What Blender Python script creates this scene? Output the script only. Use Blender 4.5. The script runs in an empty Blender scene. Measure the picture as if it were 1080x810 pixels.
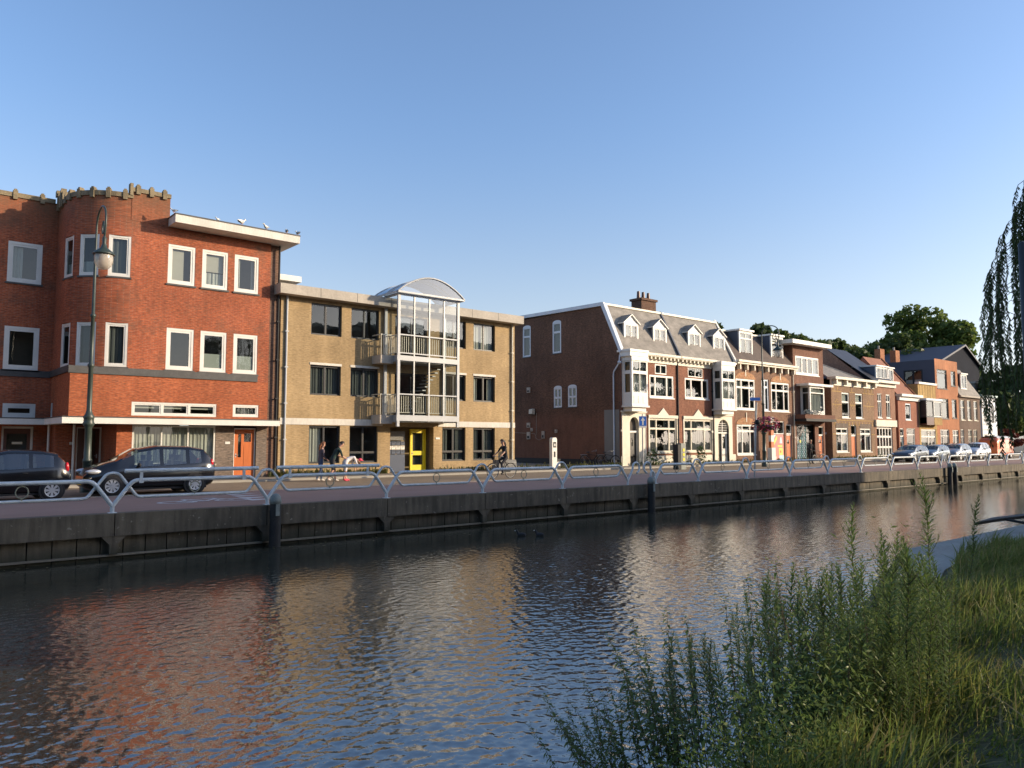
import bpy, bmesh, math, random
import numpy as np
from mathutils import Vector, Matrix

random.seed(11)
rng = np.random.default_rng(11)
SC = bpy.context.scene
COL = SC.collection
R = math.radians

# ------------------------------------------------------------------ camera, sky, sun, exposure
CAM_H = 1.72
cam_d = bpy.data.cameras.new('camera')
cam = bpy.data.objects.new('camera', cam_d)
COL.objects.link(cam)
cam.location = (0, 0, CAM_H)
cam_d.sensor_width = 36.0
cam_d.lens = 36.0 * 811.0 / 1080.0
cam_d.clip_start = 0.05
cam_d.clip_end = 3000
PITCH, HEAD = R(4.3014), R(49.7295)
look = Vector((math.cos(HEAD) * math.cos(PITCH), math.sin(HEAD) * math.cos(PITCH), math.sin(PITCH)))
cam.rotation_euler = look.to_track_quat('-Z', 'Y').to_euler()
SC.camera = cam

SUN_TRAVEL = Vector((-1.11, 1.0, -0.405)).normalized()
SUN_ELEV = math.asin(-SUN_TRAVEL.z)
SUN_AZ = math.atan2(-SUN_TRAVEL.x, -SUN_TRAVEL.y)      # clockwise from +Y
world = bpy.data.worlds.new('World')
SC.world = world
world.use_nodes = True
wn = world.node_tree
bg = wn.nodes['Background']
sky = wn.nodes.new('ShaderNodeTexSky')
sky.sky_type = 'NISHITA'
sky.sun_disc = False
sky.sun_elevation = SUN_ELEV
sky.sun_rotation = SUN_AZ
sky.altitude = 0
sky.air_density = 1.0
sky.dust_density = 1.3
sky.ozone_density = 3.0
tint = wn.nodes.new('ShaderNodeMix')           # summer haze: a touch warmer than clear air
tint.data_type = 'RGBA'
tint.blend_type = 'MULTIPLY'
tint.inputs['Factor'].default_value = 1.0
tint.inputs['B'].default_value = (1.03, 1.0, 1.03, 1)
wn.links.new(sky.outputs['Color'], tint.inputs['A'])
# low haze: the sky loses colour towards the horizon
tcw = wn.nodes.new('ShaderNodeTexCoord')
sepw = wn.nodes.new('ShaderNodeSeparateXYZ')
wn.links.new(tcw.outputs['Generated'], sepw.inputs['Vector'])
low = wn.nodes.new('ShaderNodeMapRange')
low.interpolation_type = 'SMOOTHSTEP'
for k_, v_ in (('From Min', 0.0), ('From Max', 0.42), ('To Min', 0.62), ('To Max', 0.0)):
    low.inputs[k_].default_value = v_
wn.links.new(sepw.outputs['Z'], low.inputs['Value'])
bw = wn.nodes.new('ShaderNodeRGBToBW')
wn.links.new(tint.outputs['Result'], bw.inputs['Color'])
hz = wn.nodes.new('ShaderNodeMix')
hz.data_type = 'RGBA'
wn.links.new(low.outputs['Result'], hz.inputs['Factor'])
wn.links.new(tint.outputs['Result'], hz.inputs['A'])
wn.links.new(bw.outputs['Val'], hz.inputs['B'])
wn.links.new(hz.outputs['Result'], bg.inputs['Color'])
bg.inputs['Strength'].default_value = 0.15

sun_d = bpy.data.lights.new('sun', 'SUN')
sun_d.energy = 3.2
sun_d.angle = R(0.5)
sun_d.color = (1.0, 0.80, 0.56)
sun = bpy.data.objects.new('sun', sun_d)
COL.objects.link(sun)
sun.rotation_euler = SUN_TRAVEL.to_track_quat('-Z', 'Y').to_euler()
sun.location = (40, -40, 40)

SC.view_settings.view_transform = 'Standard'
SC.view_settings.look = 'None'
SC.view_settings.gamma = 1.0
SC.view_settings.exposure = 0.84
SC.cycles.max_bounces = 8
SC.cycles.transparent_max_bounces = 12
SC.cycles.caustics_reflective = False
SC.cycles.caustics_refractive = False

# ------------------------------------------------------------------ materials
MATS = {}


def _new(name):
    m = bpy.data.materials.new(name)
    m.use_nodes = True
    nt = m.node_tree
    b = nt.nodes['Principled BSDF']
    MATS[name] = m
    return m, nt, b


def _noise(nt, vec, scale, detail=4, rough=0.6):
    n = nt.nodes.new('ShaderNodeTexNoise')
    n.inputs['Scale'].default_value = scale
    n.inputs['Detail'].default_value = detail
    n.inputs['Roughness'].default_value = rough
    nt.links.new(vec, n.inputs['Vector'])
    return n.outputs['Fac']


def _ramp(nt, fac, p0, c0, p1, c1):
    r = nt.nodes.new('ShaderNodeMapRange')
    r.inputs['From Min'].default_value = p0
    r.inputs['From Max'].default_value = p1
    r.inputs['To Min'].default_value = c0
    r.inputs['To Max'].default_value = c1
    nt.links.new(fac, r.inputs['Value'])
    return r.outputs['Result']


def _mul(nt, col, fac):
    m = nt.nodes.new('ShaderNodeMix')
    m.data_type = 'RGBA'
    m.blend_type = 'MULTIPLY'
    m.inputs['Factor'].default_value = 1.0
    nt.links.new(col, m.inputs['A'])
    nt.links.new(fac, m.inputs['B'])
    return m.outputs['Result']


def _mixc(nt, fac, a, b):
    m = nt.nodes.new('ShaderNodeMix')
    m.data_type = 'RGBA'
    if hasattr(fac, 'is_linked'):
        nt.links.new(fac, m.inputs['Factor'])
    else:
        m.inputs['Factor'].default_value = fac
    for k, s in (('A', a), ('B', b)):
        if isinstance(s, tuple):
            m.inputs[k].default_value = (*s, 1)
        else:
            nt.links.new(s, m.inputs[k])
    return m.outputs['Result']


def _coord(nt, out='Object', scale=None):
    t = nt.nodes.new('ShaderNodeTexCoord')
    o = t.outputs[out]
    if scale:
        mp = nt.nodes.new('ShaderNodeMapping')
        mp.inputs['Scale'].default_value = scale
        nt.links.new(o, mp.inputs['Vector'])
        o = mp.outputs['Vector']
    return o


def _bump(nt, b, h, strength, dist=0.02):
    n = nt.nodes.new('ShaderNodeBump')
    n.inputs['Strength'].default_value = strength
    n.inputs['Distance'].default_value = dist
    nt.links.new(h, n.inputs['Height'])
    nt.links.new(n.outputs['Normal'], b.inputs['Normal'])


def plain(name, col, rough=0.6, var=0.12, scale=2.0, metal=0.0, bump=0.0, fine=0.0, stretch=None, spec=0.5):
    """One surface colour with two scales of wear noise."""
    m, nt, b = _new(name)
    b.inputs['Roughness'].default_value = rough
    b.inputs['Metallic'].default_value = metal
    b.inputs['Specular IOR Level'].default_value = spec
    if var > 0:
        o = _coord(nt, 'Object', stretch)
        f = _ramp(nt, _noise(nt, o, scale, 6), 0.3, 1 - var, 0.7, 1 + var * 0.6)
        rgb = nt.nodes.new('ShaderNodeRGB')
        rgb.outputs[0].default_value = (*col, 1)
        c = _mul(nt, rgb.outputs[0], f)
        if fine > 0:
            g = _ramp(nt, _noise(nt, o, scale * 14, 3), 0.3, 1 - fine, 0.7, 1 + fine * 0.6)
            c = _mul(nt, c, g)
        nt.links.new(c, b.inputs['Base Color'])
        if bump > 0:
            _bump(nt, b, _noise(nt, o, scale * 8, 5), bump)
    else:
        b.inputs['Base Color'].default_value = (*col, 1)
    return m


def brick(name, c1, c2, mortar, stain=0.3, stain_col=(0.09, 0.075, 0.055), stain_at=0.62, w=0.22, h=0.065, rough=0.85, zone=None, pv=(0.66, 1.26)):
    m, nt, b = _new(name)
    b.inputs['Roughness'].default_value = rough
    b.inputs['Specular IOR Level'].default_value = 0.25
    uv = _coord(nt, 'UV')
    br = nt.nodes.new('ShaderNodeTexBrick')
    br.inputs['Scale'].default_value = 1.0
    br.inputs['Brick Width'].default_value = w
    br.inputs['Row Height'].default_value = h
    br.inputs['Mortar Size'].default_value = 0.007
    br.inputs['Mortar Smooth'].default_value = 0.3
    br.inputs['Bias'].default_value = -0.1
    br.inputs['Color1'].default_value = (*c1, 1)
    br.inputs['Color2'].default_value = (*c2, 1)
    br.inputs['Mortar'].default_value = (*mortar, 1)
    nt.links.new(uv, br.inputs['Vector'])
    o = _coord(nt, 'Object')
    # single bricks darker or paler than their neighbours
    v = _coord(nt, 'UV', (1 / w, 1 / h, 1))
    per = _ramp(nt, _noise(nt, v, 1.3, 1), 0.3, pv[0], 0.7, pv[1])
    c = _mul(nt, br.outputs['Color'], per)
    big = _ramp(nt, _noise(nt, o, 0.45, 7), 0.3, 0.76, 0.7, 1.16)
    c = _mul(nt, c, big)
    fac = _ramp(nt, _noise(nt, o, 0.8, 8, 0.7), stain_at - 0.06, 0.0, stain_at + 0.12, stain)
    c = _mixc(nt, fac, c, stain_col)
    if zone:                      # a weathered or re-laid band: (from z, to z, strength, colour)
        sp = nt.nodes.new('ShaderNodeSeparateXYZ')
        nt.links.new(o, sp.inputs['Vector'])
        za = _ramp(nt, sp.outputs['Z'], zone[0], 0.0, zone[1], 1.0)
        na = _ramp(nt, _noise(nt, o, 0.9, 7, .7), .30, .15, .62, zone[2])
        mm = nt.nodes.new('ShaderNodeMath')
        mm.operation = 'MULTIPLY'
        nt.links.new(za, mm.inputs[0])
        nt.links.new(na, mm.inputs[1])
        c = _mixc(nt, mm.outputs[0], c, zone[3])
    st = _coord(nt, 'Object', (1.7, 1.7, 0.25))
    c = _mul(nt, c, _ramp(nt, _noise(nt, st, 1.6, 6), 0.3, 0.86, 0.68, 1.06))
    nt.links.new(c, b.inputs['Base Color'])
    _bump(nt, b, br.outputs['Fac'], -0.35, 0.01)
    return m


def glass(name, tint=(0.72, 0.78, 0.76), base=0.0, wob=0.006):
    m = bpy.data.materials.new(name)
    m.use_nodes = True
    nt = m.node_tree
    nt.nodes.clear()
    out = nt.nodes.new('ShaderNodeOutputMaterial')
    tr = nt.nodes.new('ShaderNodeBsdfTransparent')
    tr.inputs['Color'].default_value = (*tint, 1)
    gl = nt.nodes.new('ShaderNodeBsdfGlossy')
    gl.inputs['Roughness'].default_value = 0.015
    gl.inputs['Color'].default_value = (1, 1, 1, 1)
    lw = nt.nodes.new('ShaderNodeLayerWeight')
    lw.inputs['Blend'].default_value = 0.5
    pw = nt.nodes.new('ShaderNodeMath')
    pw.operation = 'POWER'
    pw.inputs[1].default_value = 5.0
    nt.links.new(lw.outputs['Facing'], pw.inputs[0])
    o = _coord(nt, 'Object')
    bp = nt.nodes.new('ShaderNodeBump')
    bp.inputs['Strength'].default_value = 0.35
    bp.inputs['Distance'].default_value = wob
    nt.links.new(_noise(nt, o, 1.3, 2), bp.inputs['Height'])
    nt.links.new(bp.outputs['Normal'], gl.inputs['Normal'])
    f = _ramp(nt, pw.outputs[0], 0.0, base + 0.06, 1.0, 1.0)
    mix = nt.nodes.new('ShaderNodeMixShader')
    nt.links.new(f, mix.inputs['Fac'])
    nt.links.new(tr.outputs[0], mix.inputs[1])
    nt.links.new(gl.outputs[0], mix.inputs[2])
    nt.links.new(mix.outputs[0], out.inputs['Surface'])
    MATS[name] = m
    return m


def leafy(name, col, col2, scale=0.7, trans=0.35, rough=0.5):
    """Leaf material: two leaf greens in patches, some light passing through the blade."""
    m, nt, b = _new(name)
    o = _coord(nt, 'Object')
    f = _ramp(nt, _noise(nt, o, scale, 4), 0.35, 0, 0.65, 1)
    c = _mixc(nt, f, col, col2)
    g = _ramp(nt, _noise(nt, o, scale * 18, 2), 0.3, 0.75, 0.7, 1.2)
    c = _mul(nt, c, g)
    nt.links.new(c, b.inputs['Base Color'])
    b.inputs['Roughness'].default_value = rough
    b.inputs['Specular IOR Level'].default_value = 0.3
    tl = nt.nodes.new('ShaderNodeBsdfTranslucent')
    nt.links.new(c, tl.inputs['Color'])
    mx = nt.nodes.new('ShaderNodeMixShader')
    mx.inputs['Fac'].default_value = trans
    nt.links.new(b.outputs[0], mx.inputs[1])
    nt.links.new(tl.outputs[0], mx.inputs[2])
    nt.links.new(mx.outputs[0], nt.nodes['Material Output'].inputs['Surface'])
    return m


M_RED = brick('red_brick', (0.41, 0.108, 0.044), (0.32, 0.080, 0.036), (0.30, 0.165, 0.115), stain=0.6, stain_at=0.56, zone=(10.6, 12.3, .85, (0.17, 0.10, 0.055)))
M_REDLOW = brick('orange_red_brick', (0.44, 0.125, 0.05), (0.36, 0.095, 0.04), (0.28, 0.13, 0.08), stain=0.4)
M_GREYBRICK = brick('grey_brick', (0.20, 0.15, 0.115), (0.14, 0.11, 0.09), (0.2, 0.17, 0.14), stain=0.3)
M_BROWNSTRIP = brick('brown_strip_brick', (0.20, 0.11, 0.075), (0.15, 0.085, 0.06), (0.19, 0.15, 0.12))
M_YEL = brick('yellow_brick', (0.43, 0.30, 0.155), (0.38, 0.262, 0.132), (0.39, 0.30, 0.18), pv=(0.80, 1.13), stain=0.3, stain_col=(0.22, 0.17, 0.1))
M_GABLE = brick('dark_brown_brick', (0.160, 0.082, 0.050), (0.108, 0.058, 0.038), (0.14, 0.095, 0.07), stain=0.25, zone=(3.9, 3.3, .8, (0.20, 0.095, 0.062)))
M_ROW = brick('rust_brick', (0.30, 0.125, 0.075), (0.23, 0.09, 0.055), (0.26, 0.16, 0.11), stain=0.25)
M_ROWC = brick('brown_brick', (0.25, 0.135, 0.085), (0.19, 0.10, 0.065), (0.24, 0.17, 0.12), stain=0.25)
M_ROWD = brick('reddish_brown_brick', (0.22, 0.10, 0.065), (0.17, 0.08, 0.05), (0.2, 0.13, 0.1), stain=0.2)
M_ROWE = brick('taupe_brick', (0.28, 0.17, 0.10), (0.22, 0.13, 0.08), (0.28, 0.21, 0.14), stain=0.2)
M_ROWF = brick('pinkish_brick', (0.34, 0.175, 0.11), (0.29, 0.145, 0.09), (0.32, 0.22, 0.16), stain=0.2)
M_ROWG = brick('salmon_brick', (0.38, 0.15, 0.09), (0.32, 0.12, 0.075), (0.34, 0.2, 0.14), stain=0.2)
M_ROWH = brick('ochre_brick', (0.47, 0.30, 0.10), (0.41, 0.26, 0.09), (0.42, 0.31, 0.16), stain=0.2)
M_ROWI = brick('orange_brick', (0.46, 0.185, 0.085), (0.40, 0.155, 0.07), (0.40, 0.22, 0.13), stain=0.2)
M_ROWJ = brick('sooty_brick', (0.16, 0.10, 0.075), (0.12, 0.08, 0.06), (0.2, 0.16, 0.12), stain=0.2)
M_FARB = brick('plain_far_brick', (0.2, 0.1, 0.07), (0.15, 0.08, 0.06), (0.18, 0.14, 0.11))

M_WHITE = plain('white_paint', (0.71, 0.69, 0.63), 0.45, 0.10, 1.6, fine=0.05)
M_CREAM = plain('cream_paint', (0.64, 0.585, 0.46), 0.5, 0.12, 1.5, fine=0.06)
M_BLUEWHITE = plain('pale_blue_paint', (0.62, 0.67, 0.72), 0.5, 0.1, 1.2)
M_CONC = plain('pale_concrete', (0.46, 0.41, 0.34), 0.85, 0.22, 0.8, bump=0.1, fine=0.12)
M_FASCIA = plain('weathered_white_concrete', (0.66, 0.62, 0.54), 0.75, 0.18, 1.0, fine=0.1, stretch=(1, 1, .3))
M_ANTH = plain('anthracite_frame', (0.022, 0.023, 0.026), 0.4, 0.15, 2)
M_DARKSILL = plain('dark_tile_sill', (0.07, 0.068, 0.065), 0.6, 0.3, 2.5, fine=0.2)
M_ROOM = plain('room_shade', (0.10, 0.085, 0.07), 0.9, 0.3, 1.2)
M_CURT = plain('net_curtain', (0.50, 0.48, 0.44), 0.9, 0.12, 1.5)
M_CURTG = plain('grey_curtain', (0.12, 0.125, 0.12), 0.9, 0.15, 1.2)
M_BLIND = plain('roller_blind', (0.50, 0.44, 0.37), 0.8, 0.08, 1.0)
M_FROST = plain('frosted_film', (0.36, 0.37, 0.33), 0.5, 0.05, 1.0)
M_SLATE = plain('slate_roof', (0.27, 0.245, 0.21), 0.8, 0.35, 1.4, bump=0.25, fine=0.3, stretch=(1, 1, 2.2))
M_TILE = plain('brown_tile_roof', (0.105, 0.075, 0.06), 0.75, 0.3, 1.6, bump=0.4, fine=0.4)
M_DTILE = plain('dark_glazed_tile_roof', (0.028, 0.030, 0.038), 0.5, 0.3, 1.2, bump=0.3, fine=0.3)
M_OTILE = plain('orange_tile_roof', (0.30, 0.115, 0.06), 0.75, 0.25, 1.6, bump=0.3, fine=0.3)
M_BLUECHEEK = plain('blue_grey_cladding', (0.075, 0.09, 0.12), 0.65, 0.15, 1.2)
M_NAVY = plain('navy_cladding', (0.05, 0.056, 0.078), 0.65, 0.15, 0.5)
M_NAVYDK = plain('dark_navy_cladding', (0.016, 0.019, 0.028), 0.9, 0.15, 0.5, spec=0.1)
M_GREYWALL = plain('grey_render', (0.2, 0.195, 0.18), 0.85, 0.15, 0.4)
M_STEEL = plain('painted_steel', (0.44, 0.45, 0.45), 0.4, 0.08, 2.0)
M_GALV = plain('galvanised_steel', (0.36, 0.37, 0.37), 0.45, 0.18, 4, metal=0.3)
M_RAIL = plain('pale_blue_grey_rail_paint', (0.60, 0.65, 0.66), 0.5, 0.2, 5, fine=0.15)
M_RING = plain('lichen_grey_paint', (0.30, 0.30, 0.22), 0.7, 0.25, 6)
M_GREEN = plain('dark_green_cast_iron', (0.035, 0.05, 0.04), 0.42, 0.25, 4)
M_BLACK = plain('black_paint', (0.012, 0.012, 0.013), 0.7, 0.2, 3)
M_RUBBER = plain('rubber', (0.015, 0.015, 0.016), 0.8, 0.2, 6)
M_PILE = plain('tarred_pile', (0.022, 0.021, 0.02), 0.75, 0.4, 3, bump=0.3, fine=0.4)
M_YELLOW = plain('yellow_door_paint', (0.78, 0.60, 0.012), 0.4, 0.05, 1.5)
M_ORANGED = plain('varnished_orange_door', (0.52, 0.13, 0.025), 0.4, 0.12, 1.5, stretch=(5, 5, .6))
M_BROWND = plain('varnished_brown_door', (0.10, 0.032, 0.018), 0.4, 0.15, 1.5, stretch=(5, 5, .6))
M_TEALD = plain('teal_blue_door', (0.06, 0.14, 0.19), 0.45, 0.1, 2)
M_DARKD = plain('charcoal_door', (0.03, 0.03, 0.032), 0.4, 0.1, 2)
M_MAIL = plain('navy_mailbox_panel', (0.035, 0.055, 0.10), 0.45, 0.1, 2)
M_GLASS = glass('window_glass')
M_GLASSC = glass('clear_glass', (0.80, 0.84, 0.85), 0.03, 0.002)
M_POLY = glass('smoked_roof_sheet', (0.42, 0.47, 0.53), 0.05, 0.003)
M_CARGLASS = glass('car_glass', (0.50, 0.56, 0.55), 0.05, 0.0)

# ------------------------------------------------------------------ mesh building helpers
class MB:
    """Collects faces; build() links them as ONE mesh object."""

    def __init__(self):
        self.v, self.f, self.fm, self.fs, self.uv, self.mats = [], [], [], [], [], []

    def mi(self, mat):
        if mat not in self.mats:
            self.mats.append(mat)
        return self.mats.index(mat)

    def face(self, pts, mat, uv=None, smooth=False):
        i0 = len(self.v)
        self.v.extend(tuple(p) for p in pts)
        self.f.append(tuple(range(i0, i0 + len(pts))))
        self.fm.append(self.mi(mat))
        self.fs.append(smooth)
        if uv is None:
            p0 = Vector(pts[0])
            n = Vector((0, 0, 0))
            for k in range(1, len(pts) - 1):
                n += (Vector(pts[k]) - p0).cross(Vector(pts[k + 1]) - p0)
            ax = max(range(3), key=lambda k: abs(n[k]))
            uv = [((p[1], p[2]) if ax == 0 else (p[0], p[2]) if ax == 1 else (p[0], p[1])) for p in pts]
        self.uv.append(uv)

    def grid(self, rows, mat, close_u=False, close_v=False, smooth=True, uvs=None):
        """rows: list of rings of points sharing vertices."""
        i0 = len(self.v)
        nu, nv = len(rows), len(rows[0])
        for r_ in rows:
            self.v.extend(tuple(p) for p in r_)
        m = self.mi(mat)
        for a in range(nu if close_u else nu - 1):
            for b in range(nv if close_v else nv - 1):
                a2, b2 = (a + 1) % nu, (b + 1) % nv
                q = (i0 + a * nv + b, i0 + a * nv + b2, i0 + a2 * nv + b2, i0 + a2 * nv + b)
                self.f.append(q)
                self.fm.append(m)
                self.fs.append(smooth)
                self.uv.append([(self.v[k][0] + self.v[k][1], self.v[k][2]) for k in q])

    def box(self, x0, x1, y0, y1, z0, z1, mat, skip=''):
        x0, x1 = min(x0, x1), max(x0, x1)
        y0, y1 = min(y0, y1), max(y0, y1)
        z0, z1 = min(z0, z1), max(z0, z1)
        P = [(x0, y0, z0), (x1, y0, z0), (x1, y1, z0), (x0, y1, z0), (x0, y0, z1), (x1, y0, z1), (x1, y1, z1), (x0, y1, z1)]
        for key, q in (('b', (3, 2, 1, 0)), ('t', (4, 5, 6, 7)), ('f', (0, 1, 5, 4)), ('k', (2, 3, 7, 6)), ('l', (3, 0, 4, 7)), ('r', (1, 2, 6, 5))):
            if key not in skip:
                self.face([P[k] for k in q], mat)

    def prism(self, poly, axis, a0, a1, mat):
        """Extrude a polygon given in the two other axes along 'axis' from a0 to a1."""
        def put(p, a):
            return (a, p[0], p[1]) if axis == 'x' else (p[0], a, p[1]) if axis == 'y' else (p[0], p[1], a)
        n = len(poly)
        self.face([put(p, a0) for p in poly], mat)
        self.face([put(p, a1) for p in reversed(poly)], mat)
        for k in range(n):
            p, q = poly[k], poly[(k + 1) % n]
            self.face([put(p, a0), put(p, a1), put(q, a1), put(q, a0)], mat)

    def tube(self, path, r, mat, n=8, caps=True, closed=False):
        path = [Vector(p) for p in path]
        rs = r if isinstance(r, (list, tuple)) else [r] * len(path)
        rows = []
        prev = None
        for k, p in enumerate(path):
            if closed:
                t = path[(k + 1) % len(path)] - path[k - 1]
            else:
                t = path[min(k + 1, len(path) - 1)] - path[max(k - 1, 0)]
            t.normalize()
            if prev is None:
                ref = Vector((0, 0, 1)) if abs(t.z) < 0.9 else Vector((1, 0, 0))
                u = t.cross(ref).normalized()
            else:
                u = (prev - t * prev.dot(t)).normalized()
            prev = u
            w = t.cross(u)
            rows.append([p + (u * math.cos(2 * math.pi * j / n) + w * math.sin(2 * math.pi * j / n)) * rs[k] for j in range(n)])
        self.grid(rows, mat, close_u=closed, close_v=True)
        if caps and not closed:
            self.face(list(reversed(rows[0])), mat)
            self.face(rows[-1], mat)

    def lathe(self, prof, cx, cy, mat, n=16, z0=0):
        rows = [[(cx + r * math.cos(2 * math.pi * j / n), cy + r * math.sin(2 * math.pi * j / n), z0 + z) for j in range(n)] for r, z in prof]
        self.grid(rows, mat, close_v=True)

    def ball(self, c, r, mat, n=10, m=7):
        r = r if isinstance(r, (tuple, list)) else (r, r, r)
        rows = []
        for a in range(m + 1):
            th = math.pi * a / m
            s = max(math.sin(th), 0.001)
            rows.append([(c[0] + r[0] * s * math.cos(2 * math.pi * j / n), c[1] + r[1] * s * math.sin(2 * math.pi * j / n), c[2] - r[2] * math.cos(th)) for j in range(n)])
        self.grid(rows, mat, close_v=True)

    def build(self, name, parent=None, loc=None, rot=0.0):
        me = bpy.data.meshes.new(name)
        me.from_pydata(self.v, [], self.f)
        for m in self.mats:
            me.materials.append(m)
        me.polygons.foreach_set('material_index', self.fm)
        me.polygons.foreach_set('use_smooth', self.fs)
        ul = me.uv_layers.new(name='metres')
        flat = [c for q in self.uv for p in q for c in p]
        ul.data.foreach_set('uv', flat)
        me.update()
        return link(name, me, parent, loc, rot)


def link(name, me, parent=None, loc=None, rot=0.0):
    o = bpy.data.objects.new(name, me)
    COL.objects.link(o)
    if parent is not None:
        o.parent = parent
    if loc is not None:
        o.location = loc
    o.rotation_euler = (0, 0, rot)
    return o


def tag(o, label=None, cat=None, group=None, kind=None):
    for k, v in (('label', label), ('category', cat), ('group', group), ('kind', kind)):
        if v:
            o[k] = v
    return o


def thing(name, label, cat, loc=(0, 0, 0), rot=0.0, group=None):
    o = bpy.data.objects.new(name, None)
    o.empty_display_size = 0.3
    COL.objects.link(o)
    o.location = loc
    o.rotation_euler = (0, 0, rot)
    return tag(o, label, cat, group)


def dup(o, loc=None, rot=None, label=None, group=None, parent=None, scale=None):
    """Copy of a thing with copies of its parts and sub-parts."""
    c = o.copy()
    COL.objects.link(c)
    if parent is not None:
        c.parent = parent
    if loc is not None:
        c.location = loc
    if rot is not None:
        c.rotation_euler = rot if isinstance(rot, tuple) else (0, 0, rot)
    if scale is not None:
        c.scale = scale
    if label:
        c['label'] = label
    if group:
        c['group'] = group
    for ch in list(o.children):
        dup(ch, parent=c)
    return c


def numpy_mesh(name, verts, faces_per, mats, mat_idx=None, smooth=False):
    """verts (N,k,3): N separate polygons of k corners."""
    n, k, _ = verts.shape
    me = bpy.data.meshes.new(name)
    me.vertices.add(n * k)
    me.vertices.foreach_set('co', verts.reshape(-1).astype(np.float32))
    me.loops.add(n * k)
    me.loops.foreach_set('vertex_index', np.arange(n * k, dtype=np.int32))
    me.polygons.add(n)
    me.polygons.foreach_set('loop_start', np.arange(0, n * k, k, dtype=np.int32))
    me.polygons.foreach_set('loop_total', np.full(n, k, dtype=np.int32))
    for m in mats:
        me.materials.append(m)
    if mat_idx is not None:
        me.polygons.foreach_set('material_index', mat_idx.astype(np.int32))
    me.polygons.foreach_set('use_smooth', np.full(n, smooth))
    me.update(calc_edges=True)
    return me


class House:
    """A building: an Empty at its front base; parts are authored in world metres."""

    def __init__(self, name, label, loc, cat='house', group=None):
        self.root = thing(name, label, cat, loc, 0, group)
        self.o = Vector(loc)

    def part(self, name, mb, parent=None, label=None):
        if parent is None:
            o = mb.build(name, self.root, -self.o)
        else:
            o = mb.build(name, parent)
            pl = parent.location + self.o
            rz = parent.rotation_euler[2]
            inv = Matrix.Rotation(-rz, 4, 'Z') @ Matrix.Translation(-pl)
            o.matrix_local = inv
        if label:
            o['label'] = label
        return o


def cut(a0, a1, holes_a):
    s = sorted({a0, a1, *[min(max(h, a0), a1) for q in holes_a for h in q]})
    return s


def wall(mb, mat, u0, u1, v0, v1, holes, place, depth=0.13, uoff=0.0, maxu=None):
    """Wall panel with openings. place(u, v, d) gives the world point; d runs into the wall."""
    us = cut(u0, u1, [(h[0], h[1]) for h in holes])
    if maxu:
        fine = []
        for a, b in zip(us, us[1:]):
            k = max(1, math.ceil((b - a) / maxu))
            fine += [a + (b - a) * j / k for j in range(k)]
        us = fine + [us[-1]]
    vs = cut(v0, v1, [(h[2], h[3]) for h in holes])
    for a, b in zip(us, us[1:]):
        for c, d in zip(vs, vs[1:]):
            mu, mv = (a + b) / 2, (c + d) / 2
            if any(h[0] < mu < h[1] and h[2] < mv < h[3] for h in holes):
                continue
            mb.face([place(a, c, 0), place(b, c, 0), place(b, d, 0), place(a, d, 0)], mat, uv=[(a + uoff, c), (b + uoff, c), (b + uoff, d), (a + uoff, d)])
    for h in holes:
        a, b, c, d = h[:4]
        a, b, c, d = max(a, u0), min(b, u1), max(c, v0), min(d, v1)
        for p, q in (((a, c), (a, d)), ((b, d), (b, c)), ((a, d), (b, d)), ((b, c), (a, c))):
            mb.face([place(p[0], p[1], 0), place(p[0], p[1], depth), place(q[0], q[1], depth), place(q[0], q[1], 0)], mat,
                    uv=[(p[0], p[1]), (p[0] + .13, p[1]), (q[0] + .13, q[1]), (q[0], q[1])])


def front(Y):
    return lambda u, v, d: (u, Y + d, v)


def sideL(X, Y0):
    """Wall facing -X; u counts from the back (Y0) towards the camera."""
    return lambda u, v, d: (X + d, Y0 - u, v)


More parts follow.
